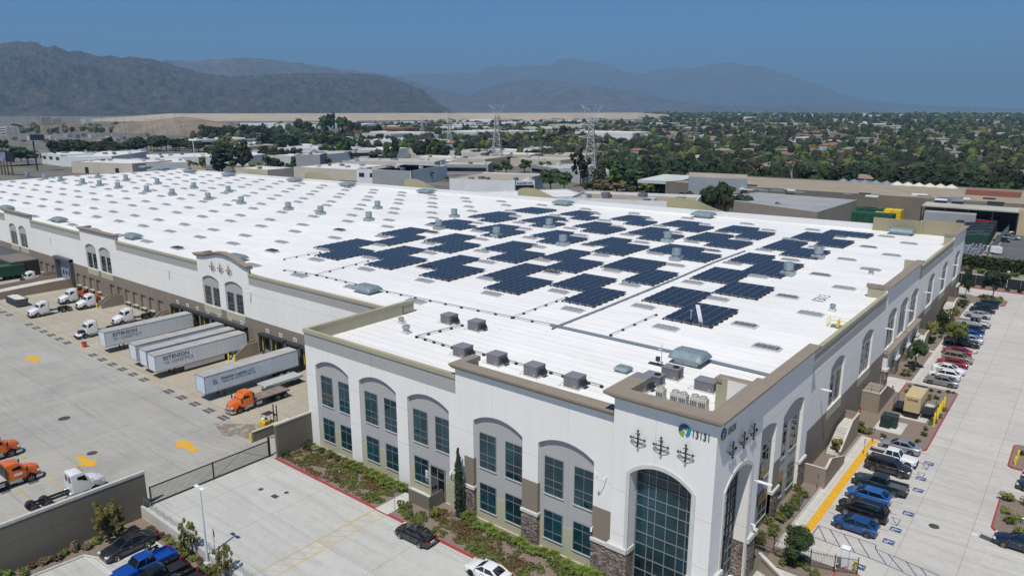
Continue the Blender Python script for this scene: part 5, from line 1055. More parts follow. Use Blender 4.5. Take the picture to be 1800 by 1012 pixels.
V_('sedan','parked_sedan','warm grey sedan first beyond the generator island','car',PA['beige'],(-15.2,126.2,0),W_,G2)
V_('hatch','parked_crossover','white crossover second beyond the generator island','car',PA['white'],(-15.3,129.7,0),W_,G2,scale=1.05)
V_('sedan','parked_sedan','white sedan backed in between the white crossover and red car','car',PA['white'],(-15.2,133.2,0),E_,G2)
V_('sedan','parked_sedan','dark red sedan between the white sedan and the tan wagon','car',PA['red'],(-15.3,136.9,0),W_,G2)
V_('suv','parked_wagon','tan and brown wagon with long side windows between two red cars','car',PA['tan'],(-15.0,140.2,0),E_,G2,scale=.96,roofrack=True)
V_('coupe','parked_coupe','bright red car just before the small tree island','car',PA['red'],(-15.7,144.3,0),W_,G2,scale=1.0)
V_('pickup','parked_pickup','black pickup just beyond the small tree island','pickup truck',PA['black'],(-15.8,150.7,0),E_,G2,scale=.98)
V_('sedan','parked_sedan','pale sedan half hidden behind the tree and the black pickup','car',PA['lsilver'],(-15.2,153.8,0),W_,G2)
V_('sedan','parked_sedan','bright blue sedan behind the small tree','car',PA['royal'],(-15.6,156.9,0),W_,G2)
V_('sedan','parked_sedan','navy sedan between the bright blue sedan and the silver pickup','car',PA['navy'],(-15.8,161.2,0),W_,G2)
V_('pickup','parked_pickup','silver pickup with black top and bonnet among the far parked cars','pickup truck',PA['lsilver'],(-15.9,166.5,0),E_,G2,scale=.95,top=PA['black'])
V_('coupe','parked_coupe','silver coupe third from the far end of the row','car',PA['lsilver'],(-16.3,174.1,0),W_,G2,scale=1.03)
V_('sedan','parked_sedan','black sedan second from the far end of the row','car',PA['black'],(-16.1,179.8,0),W_,G2)
V_('suv','parked_suv','dark blue car at the far end of the row by the planted island','car',PA['teal'],(-15.9,184.6,0),W_,G2,scale=.95)
V_('sedan','parked_sedan','navy sedan at the right edge beside the shrub island','car',PA['navy'],(-.95,81.0,0),W_-.03,G1,scale=1.0)
V_('sedan','parked_sedan','dark car nose at the right edge, nearer of two','car',PA['grey'],(-.3,95.4,0),W_,G1)
V_('suv','parked_suv','dark car at the right edge just beyond another dark car','car',PA['navy'],(-.2,98.0,0),W_,G1,scale=.9)
V_('sedan','parked_sedan','black sedan standing along the red kerb by the entry path','car',PA['black'],(-48.55,44.8,0),PI+.03,None,scale=.98)
V_('sedan','parked_sedan','white sedan at the bottom edge along the red kerb','car',PA['white'],(-38.9,44.75,0),PI+.03,None,scale=.97,rim=M_black)
# lower car park
V_('sedan','parked_sedan','dark grey sedan parked below the tan wall in the lower car park','car',PA['grey'],(-71.15,26.6,-1.3),-PI/2+.03,None,scale=1.08)
V_('pickup','parked_pickup','bright blue crew cab pickup in the lower car park','pickup truck',PA['royal'],(-66.45,26.0,-1.3),-PI/2,None,scale=1.0,bedcol=('royal_blue_paint',(0.006,0.06,0.30),1.0))
V_('pickup','parked_pickup','black pickup with open bed beside the bright blue one','pickup truck',PA['black'],(-63.6,25.8,-1.3),-PI/2,None,scale=1.0,bedcol=('black_liner',(0.012,0.012,0.013),.1,.7))
V_('pickup','parked_pickup','black pickup in the bottom corner closest to the lamp post','pickup truck',PA['black'],(-60.6,25.9,-1.3),-PI/2,None,scale=1.0,bedcol=('black_liner',(0.012,0.012,0.013),.1,.7))
t = thing('motorcycle','dark motorcycle between the grey sedan and the blue pickup','motorcycle',(-68.6,27.6,-1.3),-PI/2+.1)
for x in (.72,-.68): MB().lathe([(.2,-.06),(.3,-.06),(.31,0),(.3,.06),(.2,.06)],(0,0,0),18,'y').build('wheel',M_rub,t,smooth=40,loc=(x,0,.31)); MB().lathe([(.21,0),(.05,.03)],(x,0,.31),12,'y').build('rim',M_chrome,t)
MB().loft([[(a*.9-.1,y,z+.05) for y,z in ((-.1,.62),(.1,.62),(.14,.8),(0,.92),(-.14,.8))] for a in (.5,.3,-.05)]).build('fuel_tank',M_black,t,smooth=50); MB().loft([[(a,y,z) for y,z in ((-.12,.7),(.12,.7),(.1,.8),(-.1,.8))] for a in (-.1,-.5,-.85)]).build('seat',M_black,t,smooth=50)
MB().box(-.28,.3,-.16,.16,.25,.62).build('engine',M_chrome,t,bevel=.04); MB().tube((.72,.07,.31),(.45,.07,1.0),.03,6).tube((.72,-.07,.31),(.45,-.07,1.0),.03,6).build('fork',M_chrome,t); MB().path([(.35,.38,1.05),(.45,.1,1.02),(.45,-.1,1.02),(.35,-.38,1.05)],.02,6).build('handlebar',M_black,t); MB().tube((-.2,-.18,.35),(-.95,-.2,.4),.05,8).build('exhaust',M_chrome,t); MB().lathe([(.001,-.05),(.1,-.03),(.1,.03),(.001,.05)],(.62,0,.85),12).build('headlight',M_lamp,t)
# ---- lorries
def tractor(name, label, loc, rz_, col, group=None, bonnet_up=False, rigid=None, mdw=False, bed_m=None, only_chassis=False):
    """day-cab road tractor, or a medium truck with a flat bed; nose +x; origin under the front axle"""
    t = thing(name, label, 'truck', loc, rz_, group); P = paint(*col); hw = 1.05 if mdw else 1.12; L = rigid or 5.0
    # frame
    F = MB().box(-L-1.6,.9,.32,.42,.72,.98).box(-L-1.6,.9,-.42,-.32,.72,.98)
    for x in (-1.8,-3.0,-4.2,-L,-L-1.3): F.box(x-.06,x+.06,-.32,.32,.76,.94)
    F.build('frame_rail', M_dark, t)
    zc_ = 2.75 if mdw else 2.95; xc0, xc1 = -.62, -2.25   # cab front and rear
    C_ = MB(); r = lambda x, w_, z0, z1, k=.86: [(x,-w_,z0),(x,w_,z0),(x,w_,z0+(z1-z0)*.55),(x,w_*k,z1-.04),(x,w_*k*.8,z1),(x,-w_*k*.8,z1),(x,-w_*k,z1-.04),(x,-w_,z0+(z1-z0)*.55)]
    C_.loft([r(xc1,hw,.95,zc_),r(xc1+.2,hw+.01,.85,zc_+.05),r(xc0-.5,hw+.01,.8,zc_+.02),r(xc0-.28,hw,.8,zc_-.12),r(xc0+.22,hw*.97,.85,1.95,.95)]); C_.build('cab', P, t, smooth=35, fixn=True)
    ws = MB(); ws.add([(xc0+.245,-hw*.86,1.92),(xc0+.245,hw*.86,1.92),(xc0-.24,hw*.78,zc_-.2),(xc0-.24,-hw*.78,zc_-.2)],[(0,1,2,3)]).build('windscreen', M_cglass2, t)
    for s_ in (1,-1):
        w_ = MB(); y = s_*(hw+.018); w_.add([(xc0-.06,y-s_*.01,1.99),(xc1+.55,y-s_*.01,1.99),(xc1+.6,y-s_*.1,zc_-.35),(xc0-.28,y-s_*.1,zc_-.35)],[(0,1,2,3) if s_ < 0 else (3,2,1,0)]).build('side_window', M_cglass, t)
        MB().box(xc0-.12,xc0+.02,-.1,.1,-.35,.3).build('door_mirror', P if not mdw else M_black, t, bevel=.03, loc=(.35,s_*(hw+.32),1.95)); MB().tube((.3,s_*hw*.9,2.2),(.28,s_*(hw+.3),2.15),.02,5).build('mirror_arm', M_black, t)
        MB().lathe([(.3,-.65),(.33,-.6),(.33,.6),(.3,.65)],(0,0,0),16,'y').build('fuel_tank', M_rim, t, smooth=40, loc=(-1.9 if not mdw else -1.5,s_*.78,.72)).rotation_euler = (0,0,PI/2)
        MB().box(-1.35,-.75,s_*(hw-.05)-.06,s_*(hw-.05)+.06,.42,.52).build('cab_step', M_rim, t)
    # bonnet
    Bn = MB(); bw = hw*.82; rr = lambda x, w_, z0, z1: [(x,-w_,z0),(x,w_,z0),(x,w_,z1-.28),(x,w_*.8,z1-.05),(x,w_*.4,z1),(x,-w_*.4,z1),(x,-w_*.8,z1-.05),(x,-w_,z1-.28)]
    st = [(-.35,hw*.97,1.0,1.95),(.0,hw*.96,1.0,1.88),(.55,hw*.9,.75,1.74),(1.0,hw*.78,.62,1.56),(1.22,hw*.66,.62,1.4)]
    if mdw: st = [(-.35,hw*.95,1.0,1.95),(.1,hw*.75,1.0,1.86),(.6,hw*.68,.75,1.76),(1.0,hw*.62,.68,1.62),(1.12,hw*.56,.7,1.5)]
    if bonnet_up:
        M = Matrix.Translation((1.15,0,.65)) @ Matrix.Rotation(math.radians(-62),4,'Y') @ Matrix.Translation((-1.15,0,-.65)); Bn.loft([rr(*q) for q in st]); Bn.v = [tuple(M@Vector(v)) for v in Bn.v]
        MB().box(-.3,.75,-.4,.4,.9,1.5).build('engine', M_dark, t, bevel=.05)
    else: Bn.loft([rr(*q) for q in st])
    Bn.build('bonnet', P, t, smooth=35, fixn=True)
    if not bonnet_up:
        MB().box(0,.06,-hw*.42,hw*.42,.78,1.36).build('grille', M_chrome if mdw else M_dark, t, bevel=.03, loc=(st[-1][0]-.02,0,0))
        for s_ in (1,-1): MB().box(-.14,.08,-.14,.14,-.1,.12).build('headlight', M_lamp, t, bevel=.03, loc=(1.02 if not mdw else .98,s_*hw*.72,1.05))
    MB().loft([[(x,-w_,.3),(x,w_,.3),(x,w_,.62),(x,-w_,.62)] for x,w_ in ((.55,hw*1.0),(1.15,hw*.95),(1.36,hw*.7))]).build('bumper', M_chrome if mdw else M_dark, t, bevel=.04)
    for s_ in (1,-1):
        Fd = MB(); n = 9; 
        for k in range(n):
            a, b = PI*k/n, PI*(k+1)/n; R1_ = .62
            Fd.add([(R1_*math.cos(a),s_*(hw-.32),.5+R1_*math.sin(a)),(R1_*math.cos(a),s_*(hw+.06),.5+R1_*math.sin(a)),(R1_*math.cos(b),s_*(hw+.06),.5+R1_*math.sin(b)),(R1_*math.cos(b),s_*(hw-.32),.5+R1_*math.sin(b))],[(0,1,2,3),(3,2,1,0)])
        Fd.build('mudguard', P, t, smooth=60); wheel(t,0,s_*(hw-.14),.5,.28,s_,M_chrome)
        for xa in (-L+.0,-L-1.3): wheel(t,xa,s_*(hw-.28),.5,.56,s_,M_chrome)
    Rw = MB(); [Rw.box(xc1-.02,xc1,a_,b_,1.95,zc_-.3) for a_,b_ in ((-.75,-.15),(.15,.75))]; Rw.build('rear_window', M_cglass, t)
    # roof gear
    if not mdw: MB().frus([(-1.9,-.5),(-1.0,-.5),(-1.0,.5),(-1.9,.5)],zc_+.02,[(-1.85,-.42),(-1.25,-.42),(-1.25,.42),(-1.85,.42)],zc_+.14).build('roof_cap', P, t, bevel=.02)
    B = MB(); [B.box(-.95,-.85,y-.06,y+.06,zc_+.02,zc_+.09) for y in (-.6,-.3,0,.3,.6)]; B.build('marker_lights', M_amber, t)
    if rigid is None:
        MB().tube((-2.45,.75,.9),(-2.45,.75,3.0),.07,8).build('exhaust_stack', M_chrome, t); MB().box(-4.2,-2.7,-.4,.4,.98,1.02).build('deck_plate', M_galvd, t)
        MB().prism([(-L-.1,-.5),(-L+.35,-.5),(-L+.35,.5),(-L-.1,.5),(-L-.95,.42),(-L-.95,.1),(-L-.5,0),(-L-.95,-.1),(-L-.95,-.42)],1.02,1.16).build('fifth_wheel', M_black, t)
        for s_ in (1,-1):
            for xa in (-L-.65,): MB().box(xa-1.25,xa+1.25,s_*(hw-.28)-.3,s_*(hw-.28)+.3,1.06,1.09).build('wing', M_black, t) if s_ > 5 else None
    elif not only_chassis:
        MB().box(-L-1.9,xc1-.1,-1.22,1.22,1.15,1.28).build('flat_bed', bed_m or mat('rusty_bed_boards',(0.17,0.10,0.075),.9,col2=(0.25,0.22,0.2),scale=1.2,var=.2), t); B = MB().box(-L-1.92,xc1-.08,-1.26,-1.22,1.08,1.26).box(-L-1.92,xc1-.08,1.22,1.26,1.08,1.26).box(-L-1.96,-L-1.9,-1.26,1.26,1.05,1.27); B.build('bed_rail', M_dark, t); MB().box(xc1-.16,xc1-.06,-1.15,1.15,1.28,2.5).build('headboard', M_dark, t)
        MB().box(-3.6,-2.7,.5,1.05,.5,.95).build('toolbox', M_rim, t); MB().box(-3.4,-2.6,-1.05,-.5,.5,.95).build('toolbox', M_rim, t)
    return t
WH_ = ('white_truck_paint',(0.7,0.7,0.7),.6,.4); OR_ = ('orange_truck_paint',(0.68,0.14,0.015),.6,.4)
g_ = 'white road tractors in the yard'
tractor('road_tractor','white day cab tractor nearest the grey skip',(-169.0,51.7,0),-PI/2+.03,WH_,g_)
tractor('road_tractor','white day cab tractor in front of the tan dock stair',(-168.1,60.6,0),-PI/2,WH_,g_)
tractor('road_tractor','white day cab tractor behind the other, beside the orange machines',(-175.9,60.0,0),-PI/2,WH_,g_)
tractor('road_tractor','white tractor with raised bonnet left of the lettered trailers',(-146.0,51.9,0),-PI/2,WH_,g_,bonnet_up=True)
tractor('road_tractor','white tractor partly hidden behind the first lettered trailer',(-149.6,60.2,0),-PI/2,WH_,g_)
tractor('road_tractor','white tractor with raised bonnet beyond the ramp beside the green trailer',(-203.6,61.0,0),-PI/2,WH_,g_,bonnet_up=True)
tractor('road_tractor','bare white tractor chassis cab parked behind the tan wall at the bottom',(-84.3,28.6,0),PI/2,WH_,None,rigid=4.6,only_chassis=True)
tractor('flatbed_truck','orange cab flatbed truck with rusty boards beside the white trailer',(-91.6,50.9,0),-PI/2,OR_,None,rigid=6.2,mdw=True)
tractor('flatbed_truck','orange cab flatbed at the left edge, farther of two',(-101.7,25.8,0),PI/2,OR_,None,rigid=6.2,mdw=True)
tractor('flatbed_truck','orange cab flatbed at the left edge, nearer one with white door sign',(-92.8,25.0,0),PI/2,OR_,None,rigid=6.2,mdw=True,bed_m=mat('pale_bed',(0.42,0.39,0.36),.8,var=.2,scale=2))
t = bpy.data.objects.get('flatbed_truck.002')
MB().box(-1.6,-.75,-1.09,-1.075,1.3,1.6).build('door_sign', mat('sign_white',(0.7,0.7,0.68),.5), t)
t = tractor('truck_chassis','black truck chassis with yellow deck plate behind the nearer orange flatbed',(-87.9,16.6,0),PI/2,('black_car_paint',(0.006,0.006,0.007),1.0,.25),None,rigid=4.0,mdw=True,only_chassis=True)
# the wheels of that chassis stand at the picture's left edge
# ---- box trailers
m_tr = mat('trailer_white_skin',(0.62,0.65,0.67),.45,var=.08,scale=.7,stretch=(1,4,.3)); m_trr = mat('trailer_roof_dusty',(0.37,0.36,0.34),.7,var=.12,scale=.5); m_let = mat('lettering_navy',(0.015,0.05,0.13),.5); m_let2 = mat('lettering_slate',(0.16,0.2,0.24),.5)
def trailer(label, x, y0, z=0.0, L=16.1, W=2.5, mk=None, skin=None, zt=3.98, zb=1.25):
    """x: centre; front face at y0; rear at y0+L"""
    t = thing('box_trailer', label, 'trailer', (x,y0,z), 0, 'white box trailers at the dock'); h = W/2
    MB().box(-h,h,0,L,zb,zt-.03).build('body', skin or m_tr, t); MB().box(-h+.02,h-.02,.03,L-.03,zt-.03,zt).build('roof', m_trr, t)
    B = MB(); n = 26
    for k in range(1,n): 
        for s_ in (1,-1): B.box(s_*h-.004 if s_ > 0 else -h-.012,s_*h+.012 if s_ > 0 else -h+.004,L*k/n-.02,L*k/n+.02,zb+.18,zt-.14)
    B.build('side_posts', mat('trailer_post_grey',(0.52,0.55,0.58),.5), t)
    B = MB()
    for s_ in (1,-1): B.box(s_*h-.02,s_*h+.02,-.02,L+.01,zt-.12,zt+.01).box(s_*h-.02,s_*h+.02,-.02,L+.01,zb,zb+.16)
    B.box(-h-.02,h+.02,-.035,0,zt-.12,zt+.012).box(-h-.02,h+.02,-.035,0,zb,zb+.1).box(-h-.02,-h+.1,-.035,0,zb,zt).box(h-.1,h+.02,-.035,0,zb,zt); B.build('edge_rail', M_alu, t)
    for s_ in (1,-1):
        MB().box(s_*.95-.07,s_*.95+.07,3.0,3.16,.1,zb).box(s_*.95-.16,s_*.95+.16,2.95,3.2,.0,.1).build('landing_leg', M_dark, t)
        for ya in (L-3.3,L-2.0):
            B = MB().lathe([(.3,-.28),(.48,-.28),(.5,-.2),(.5,.2),(.48,.28),(.3,.28)],(0,0,0),20,'y'); o = B.build('wheel', M_rub, t, smooth=40, loc=(s_*(h-.33),ya,.5)); o.rotation_euler = (0,0,PI/2)
            R_ = MB().lathe([(.31,-.283),(.26,-.2),(.001,-.16)],(0,0,0),16,'y').lathe([(.001,.16),(.26,.2),(.31,.283)],(0,0,0),16,'y'); R_.build('rim', M_rim, o, smooth=30)
    MB().box(-h+.3,h-.3,L-4.0,L-1.3,.62,zb).build('bogie', M_dark, t); MB().box(-.5,.5,0.2,L-.2,zb-.12,zb).build('chassis_rail', M_dark, t)
    MB().box(h-.04,h+.0,4.6,L-4.4,.42,zb-.02).build('side_skirt', mat('skirt_grey',(0.4,0.4,0.39),.6), t) if mk == 'B' else None
    B = MB(); [B.box(h+.01,h+.035,y,y+.12,zt-.13,zt-.08) for y in (2.2,5.4,8.5,11.5)]; B.build('marker_lights', M_dark, t)
    M = Matrix(((0,0,1,0),(1,0,0,0),(0,1,0,0),(0,0,0,1)))
    if mk in ('A','B'):
        text_mesh('ESTENSON',.86,.004,'lettering',m_let,t,Matrix.Translation((h+.022,1.3,2.95))@M,bold=.006,sx=1.02); text_mesh('LOGISTICS',.78,.004,'lettering',m_let2,t,Matrix.Translation((h+.022,2.6,2.2))@M,bold=0,sx=.98)
        B = MB(); s_ = 1 if mk == 'A' else -1
        for k in range(3):
            y = (1.35+k*.32); w_ = .1-(.03*k if mk == 'A' else .03*(2-k)); q = lambda yy, zz: (h+.03, yy, zz)
            a0, a1 = (y,y+.26) if s_ > 0 else (y+.26,y); B.add([q(a0,2.72),q(a0+s_*w_,2.72),q(a1+s_*w_,2.45),q(a1,2.45)],[(0,1,2,3),(3,2,1,0)]).add([q(a1,2.45),q(a1+s_*w_,2.45),q(a0+s_*w_,2.18),q(a0,2.18)],[(0,1,2,3),(3,2,1,0)])
        B.build('chevron_mark', m_let, t)
    if mk == 'C':
        text_mesh('Estenson Logistics LLC.',.62,.004,'lettering',m_let,t,Matrix.Translation((h+.022,2.6,2.85))@M,bold=.006,sx=.95); text_mesh('DEDICATED CONTRACT SERVICES',.36,.004,'lettering',m_let2,t,Matrix.Translation((h+.022,2.7,2.4))@M,bold=.002,sx=1.0)
        text_mesh('EL',1.0,.004,'monogram',m_let,t,Matrix.Translation((h+.022,1.3,2.45))@M,bold=-.002,sx=.75)
    return t
def tx(px,py): p = PZ(px,py,1.27); return p
a = tx(186.7,610.4); trailer('white trailer with large navy lettering, leftmost at the dock',a.x-1.25,a.y,mk='A')
a = tx(241.5,634.5); trailer('unlettered looking white trailer, left of the tight group of three',a.x-1.25,a.y,L=15.9)
a = tx(259.6,644.8); trailer('white trailer in the middle of the tight group of three',a.x-1.2,a.y,L=15.9)
a = tx(274.9,654.4); trailer('white lettered trailer on the right of the tight group of three',a.x-1.25,a.y,mk='B')
a = tx(361.7,693.3); trailer('pale blue white trailer with small navy lettering next to the orange flatbed',a.x-1.25,a.y,mk='C',skin=mat('trailer_pale_blue',(0.56,0.63,0.69),.4,var=.1,scale=.8))
# flat trailer, green trailer, forklift, skip, bucket
t = thing('flat_trailer','low pale green grey flat trailer beside the lettered white trailer','trailer',(-95.0,57.3,0)); MB().box(-1.2,1.2,0,6.6,1.1,1.3).build('deck',mat('pale_green_deck',(0.38,0.41,0.38),.7,var=.1,scale=1),t,bevel=.02); B = MB()
for x in (-1.22,1.18): B.box(x,x+.05,-.02,6.62,1.0,1.38)
B.build('side_rail',M_galv,t)
for s_ in (-1,1):
    MB().box(s_*.9-.06,s_*.9+.06,.6,.75,0,1.1).build('landing_leg',M_galv,t)
    for y in (5.0,5.9): o = MB().lathe([(.25,-.13),(.42,-.13),(.42,.13),(.25,.13)],(0,0,0),18,'y').build('wheel',M_rub,t,smooth=40,loc=(s_*.95,y,.42)); o.rotation_euler = (0,0,PI/2)
t = thing('green_trailer','long dark green trailer beyond the ramp at the left','trailer',(-213.0,60.0,0)); MB().box(-1.5,1.5,-12,4,1.0,3.6).build('body',mat('dark_green_skin',(0.012,0.06,0.03),.5,var=.2,scale=1),t,bevel=.05); MB().box(-1.52,1.52,-12.02,4.02,3.5,3.66).build('roof',mat('green_tarp',(0.02,0.09,0.045),.7,var=.2,scale=.8),t); B = MB(); [B.box(1.5,1.53,-12+k,-11.94+k,1.1,3.5) for k in range(16)]; B.build('side_posts',mat('dark_green_skin',(0.012,0.06,0.03),.5),t)
for s_ in (-1,1):
    for y in (0,1.3): o = MB().lathe([(.3,-.14),(.5,-.14),(.5,.14),(.3,.14)],(0,0,0),18,'y').build('wheel',M_rub,t,smooth=40,loc=(s_*1.1,y,.5)); o.rotation_euler = (0,0,PI/2)
t = thing('forklift','yellow forklift with black mast by the low tan wall','forklift',(-83.3,50.9,0),.15+PI/2); my = mat('forklift_yellow',(0.62,0.4,0.02),.5,var=.12,scale=3)
MB().loft([[(x,-.6,.35),(x,.6,.35),(x,.6,z),(x,-.6,z)] for x,z in ((-1.3,1.25),(-1.15,1.45),(-.35,1.35),(-.2,.75),(.9,.75))]).build('body',my,t,bevel=.05,fixn=True)
for s_ in (-1,1):
    MB().path([(.75,s_*.5,.75),(.5,s_*.5,2.1),(-.7,s_*.5,2.15),(-.95,s_*.5,1.4)],.035,6).build('guard_post',M_black,t); wheel(t,.75,s_*.52,.33,.2,s_,my); wheel(t,-.85,s_*.5,.28,.2,s_,my); MB().box(1.05,1.17,s_*.32-.05,s_*.32+.05,.1,2.9).build('mast_rail',M_black,t); MB().box(1.17,2.2,s_*.25-.06,s_*.25+.06,.08,.13).build('fork',M_dark,t)
MB().box(-.75,.55,-.55,.55,2.1,2.16).build('overhead_guard',M_dark,t); MB().box(1.02,1.2,-.4,.4,1.4,1.55).build('mast_crossbar',M_black,t); MB().box(-.45,.05,-.25,.25,.9,1.05).box(-.5,-.4,-.25,.25,1.0,1.6).build('seat',M_black,t,bevel=.03); MB().lathe([(.001,-.25),(.14,-.23),(.14,.23),(.001,.25)],(-1.0,0,1.6),12,'y').build('gas_bottle',M_lampw,t)
t = thing('yellow_pallet_box','flat yellow steel box near the forklift','box',(-79.3,51.7,0)); MB().box(-1.1,1.1,-.7,.7,.1,.55).build('tray',M_yel2,t,bevel=.03); MB().box(-1.15,1.15,-.75,.75,.5,.6).build('rim',M_yel2,t,bevel=.02)
t = thing('skip_bin','grey steel skip full of pale rubble in the yard','skip',(-182.9,52.9,0),.0); g_m = mat('skip_grey',(0.09,0.11,0.13),.6,var=.25,scale=1.5)
B = MB().frus([(-3.0,-1.0),(3.0,-1.0),(3.0,1.0),(-3.0,1.0)],.2,[(-3.3,-1.2),(3.3,-1.2),(3.3,1.2),(-3.3,1.2)],1.75); B.build('hull',g_m,t); B = MB()
for k in range(9): x = -2.9+k*.72; B.box(x-.05,x+.05,-1.27,-1.08,.25,1.7)
for y in (-1.22,1.14): B.box(-3.4,3.4,y,y+.1,1.7,1.84)
for x in (-3.38,3.3): B.box(x,x+.1,-1.25,1.25,1.7,1.84)
B.build('ribs',g_m,t)
R_ = MB(); V=[]; F=[]; n=12
for i in range(n+1):
    for j in range(6): V.append((-3.2+6.4*i/n,-1.1+2.2*j/5,1.72+.35*max(0,NZ.noise(Vector((i*.7,j*.9,2)))+.3)*(0 if j in(0,5) or i in(0,n) else 1)))
for i in range(n):
    for j in range(5): a=i*6+j; F.append((a,a+6,a+7,a+1))
R_.add(V,F).build('rubble',mat('rubble_tan',(0.5,0.42,0.32),.9,col2=(0.65,0.62,0.58),scale=1.5),t)
for x in (-2.2,2.2): MB().tube((x,-1.0,.16),(x,1.0,.16),.16,10).build('roller',M_dark,t)
t = thing('orange_bucket','orange bucket standing alone by the raised bonnet tractor','bucket',(-139.8,49.7,0)); MB().lathe([(.36,0),(.44,.85),(.47,.85),(.47,.95),(.43,.95),(.36,.2),(.001,.2)],(0,0,0),16).build('tub',mat('bucket_orange',(0.6,0.09,0.03),.5),t,smooth=40); MB().path([(-.45,0,.9),(0,0,1.1),(.45,0,.9)],.02,5).build('handle',M_black,t)
# orange machines by the dock
for k,(x,lab) in enumerate(((-176.0,'orange machine in the middle by the far dock doors'),(-179.5,'orange machine leftmost by the ramp side wall'),(-172.8,'orange machine rightmost by the stair'))):
    t = thing('telehandler',lab,'machine',(x,64.6,0),-PI/2+.1*k,'orange machines by the dock'); mo = mat('machine_orange',(0.6,0.12,0.03),.5)
    MB().box(-1.3,1.2,-.7,.7,.5,1.2).build('body',mo,t,bevel=.08); MB().box(-.5,.4,-.75,.0,1.2,2.1).build('cab',M_black,t,bevel=.06); MB().tube((-1.2,.4,1.6),(1.6,.4,1.2),.16,8).build('boom',mo,t); MB().box(1.5,1.6,-.1,.9,.5,1.4).build('carriage',M_dark,t)
    for s_ in (-1,1):
        wheel(t,.85,s_*.72,.42,.3,s_,mo); wheel(t,-.85,s_*.72,.42,.3,s_,mo)
# far car park beyond the fence
for (px,py,c_,k,lab) in ((1788,412,'white','sedan','white car beyond the storage yard fence'),(1766,419,'teal','sedan','dark teal car beyond the storage yard, behind a black one'),(1760,425,'black','sedan','black car nearest in the far asphalt car park'),(1778,421,'silver','sedan','silver car between dark ones in the far asphalt car park')):
    p = PZ(px,py,0); V_(k,'parked_sedan',lab,'car',PA[c_],p,PI-.02,None)
p = PZ(1747,446,0); t = thing('enclosed_trailer','small white enclosed trailer alone on the far asphalt','trailer',p,0.02)
MB().loft([[(x,-1.0,.35),(x,1.0,.35),(x,1.0,z),(x,-1.0,z)] for x,z in ((-2.0,2.3),(1.3,2.3),(2.0,1.8))]).build('body',paint(*WH_),t,bevel=.06,fixn=True)
for s_ in (-1,1): wheel(t,-.3,s_*1.02,.32,.2,s_); MB().box(-.75,.15,s_*1.05-.1,s_*1.05+.1,.66,.72).build('mudguard',M_lampw,t)
MB().tube((2.0,0,.45),(3.0,0,.45),.05,6).build('drawbar',M_dark,t); MB().box(-2.03,-2.0,-.8,.8,.5,2.1).build('rear_door',M_lampw,t)
# ------------------------------------------------------------------ foliage helpers
def leaves(mb, n, c, r, s_, rr, flat=1.0, shell=.55, lumps=None):
    """n leaf-sized faces in an uneven crown; c centre, r radii, s_ leaf size"""
    cx, cy, cz = c; lumps = lumps or [(0,0,0,1.0)]
    for _ in range(n):
        lx, ly, lz, lr = rr.choice(lumps); 
        while True:
            x, y, z = rr.uniform(-1,1), rr.uniform(-1,1), rr.uniform(-1,1); q = x*x+y*y+z*z
            if q <= 1 and q > shell*shell*rr.random(): break
        px, py, pz = cx+(lx+x*lr)*r[0], cy+(ly+y*lr)*r[1], cz+(lz+z*lr)*r[2]
        u = Vector((rr.gauss(0,1), rr.gauss(0,1), rr.gauss(0,.6))).normalized(); o_ = Vector((x,y,z+.4)).normalized(); v = u.cross(o_)
        if v.length < .1: continue
        v.normalize(); u = v.cross(o_)+Vector((rr.uniform(-.5,.5),rr.uniform(-.5,.5),rr.uniform(-.5,.5))); u.normalize(); k = s_*rr.uniform(.6,1.3); p = Vector((px,py,pz))
        mb.add([p-u*k-v*k*.6,p+u*k*.3-v*k*.8,p+u*k+v*k*.5,p-u*k*.4+v*k*.8],[(0,1,2,3)])
def lump_list(n, rr, spread=.62, rad=(.3,.5)): return [(rr.uniform(-spread,spread),rr.uniform(-spread,spread),rr.uniform(-spread*.8,spread),rr.uniform(*rad)) for _ in range(n)]
def blob_core(mb, c, r, rr, n=8, m=5):
    """dark inner mass so that far crowns are not see-through"""
    V = []; F = []
    for j in range(m+1):
        ph = PI*j/m
        for i in range(n):
            th = 2*PI*i/n; k = 1+.22*rr.uniform(-1,1) if 0 < j < m else 1; V.append((c[0]+r[0]*k*math.sin(ph)*math.cos(th), c[1]+r[1]*k*math.sin(ph)*math.sin(th), c[2]+r[2]*k*math.cos(ph)))
    for j in range(m):
        for i in range(n): F.append(((j+1)*n+i,(j+1)*n+(i+1)%n,j*n+(i+1)%n,j*n+i))
    mb.add(V,F)
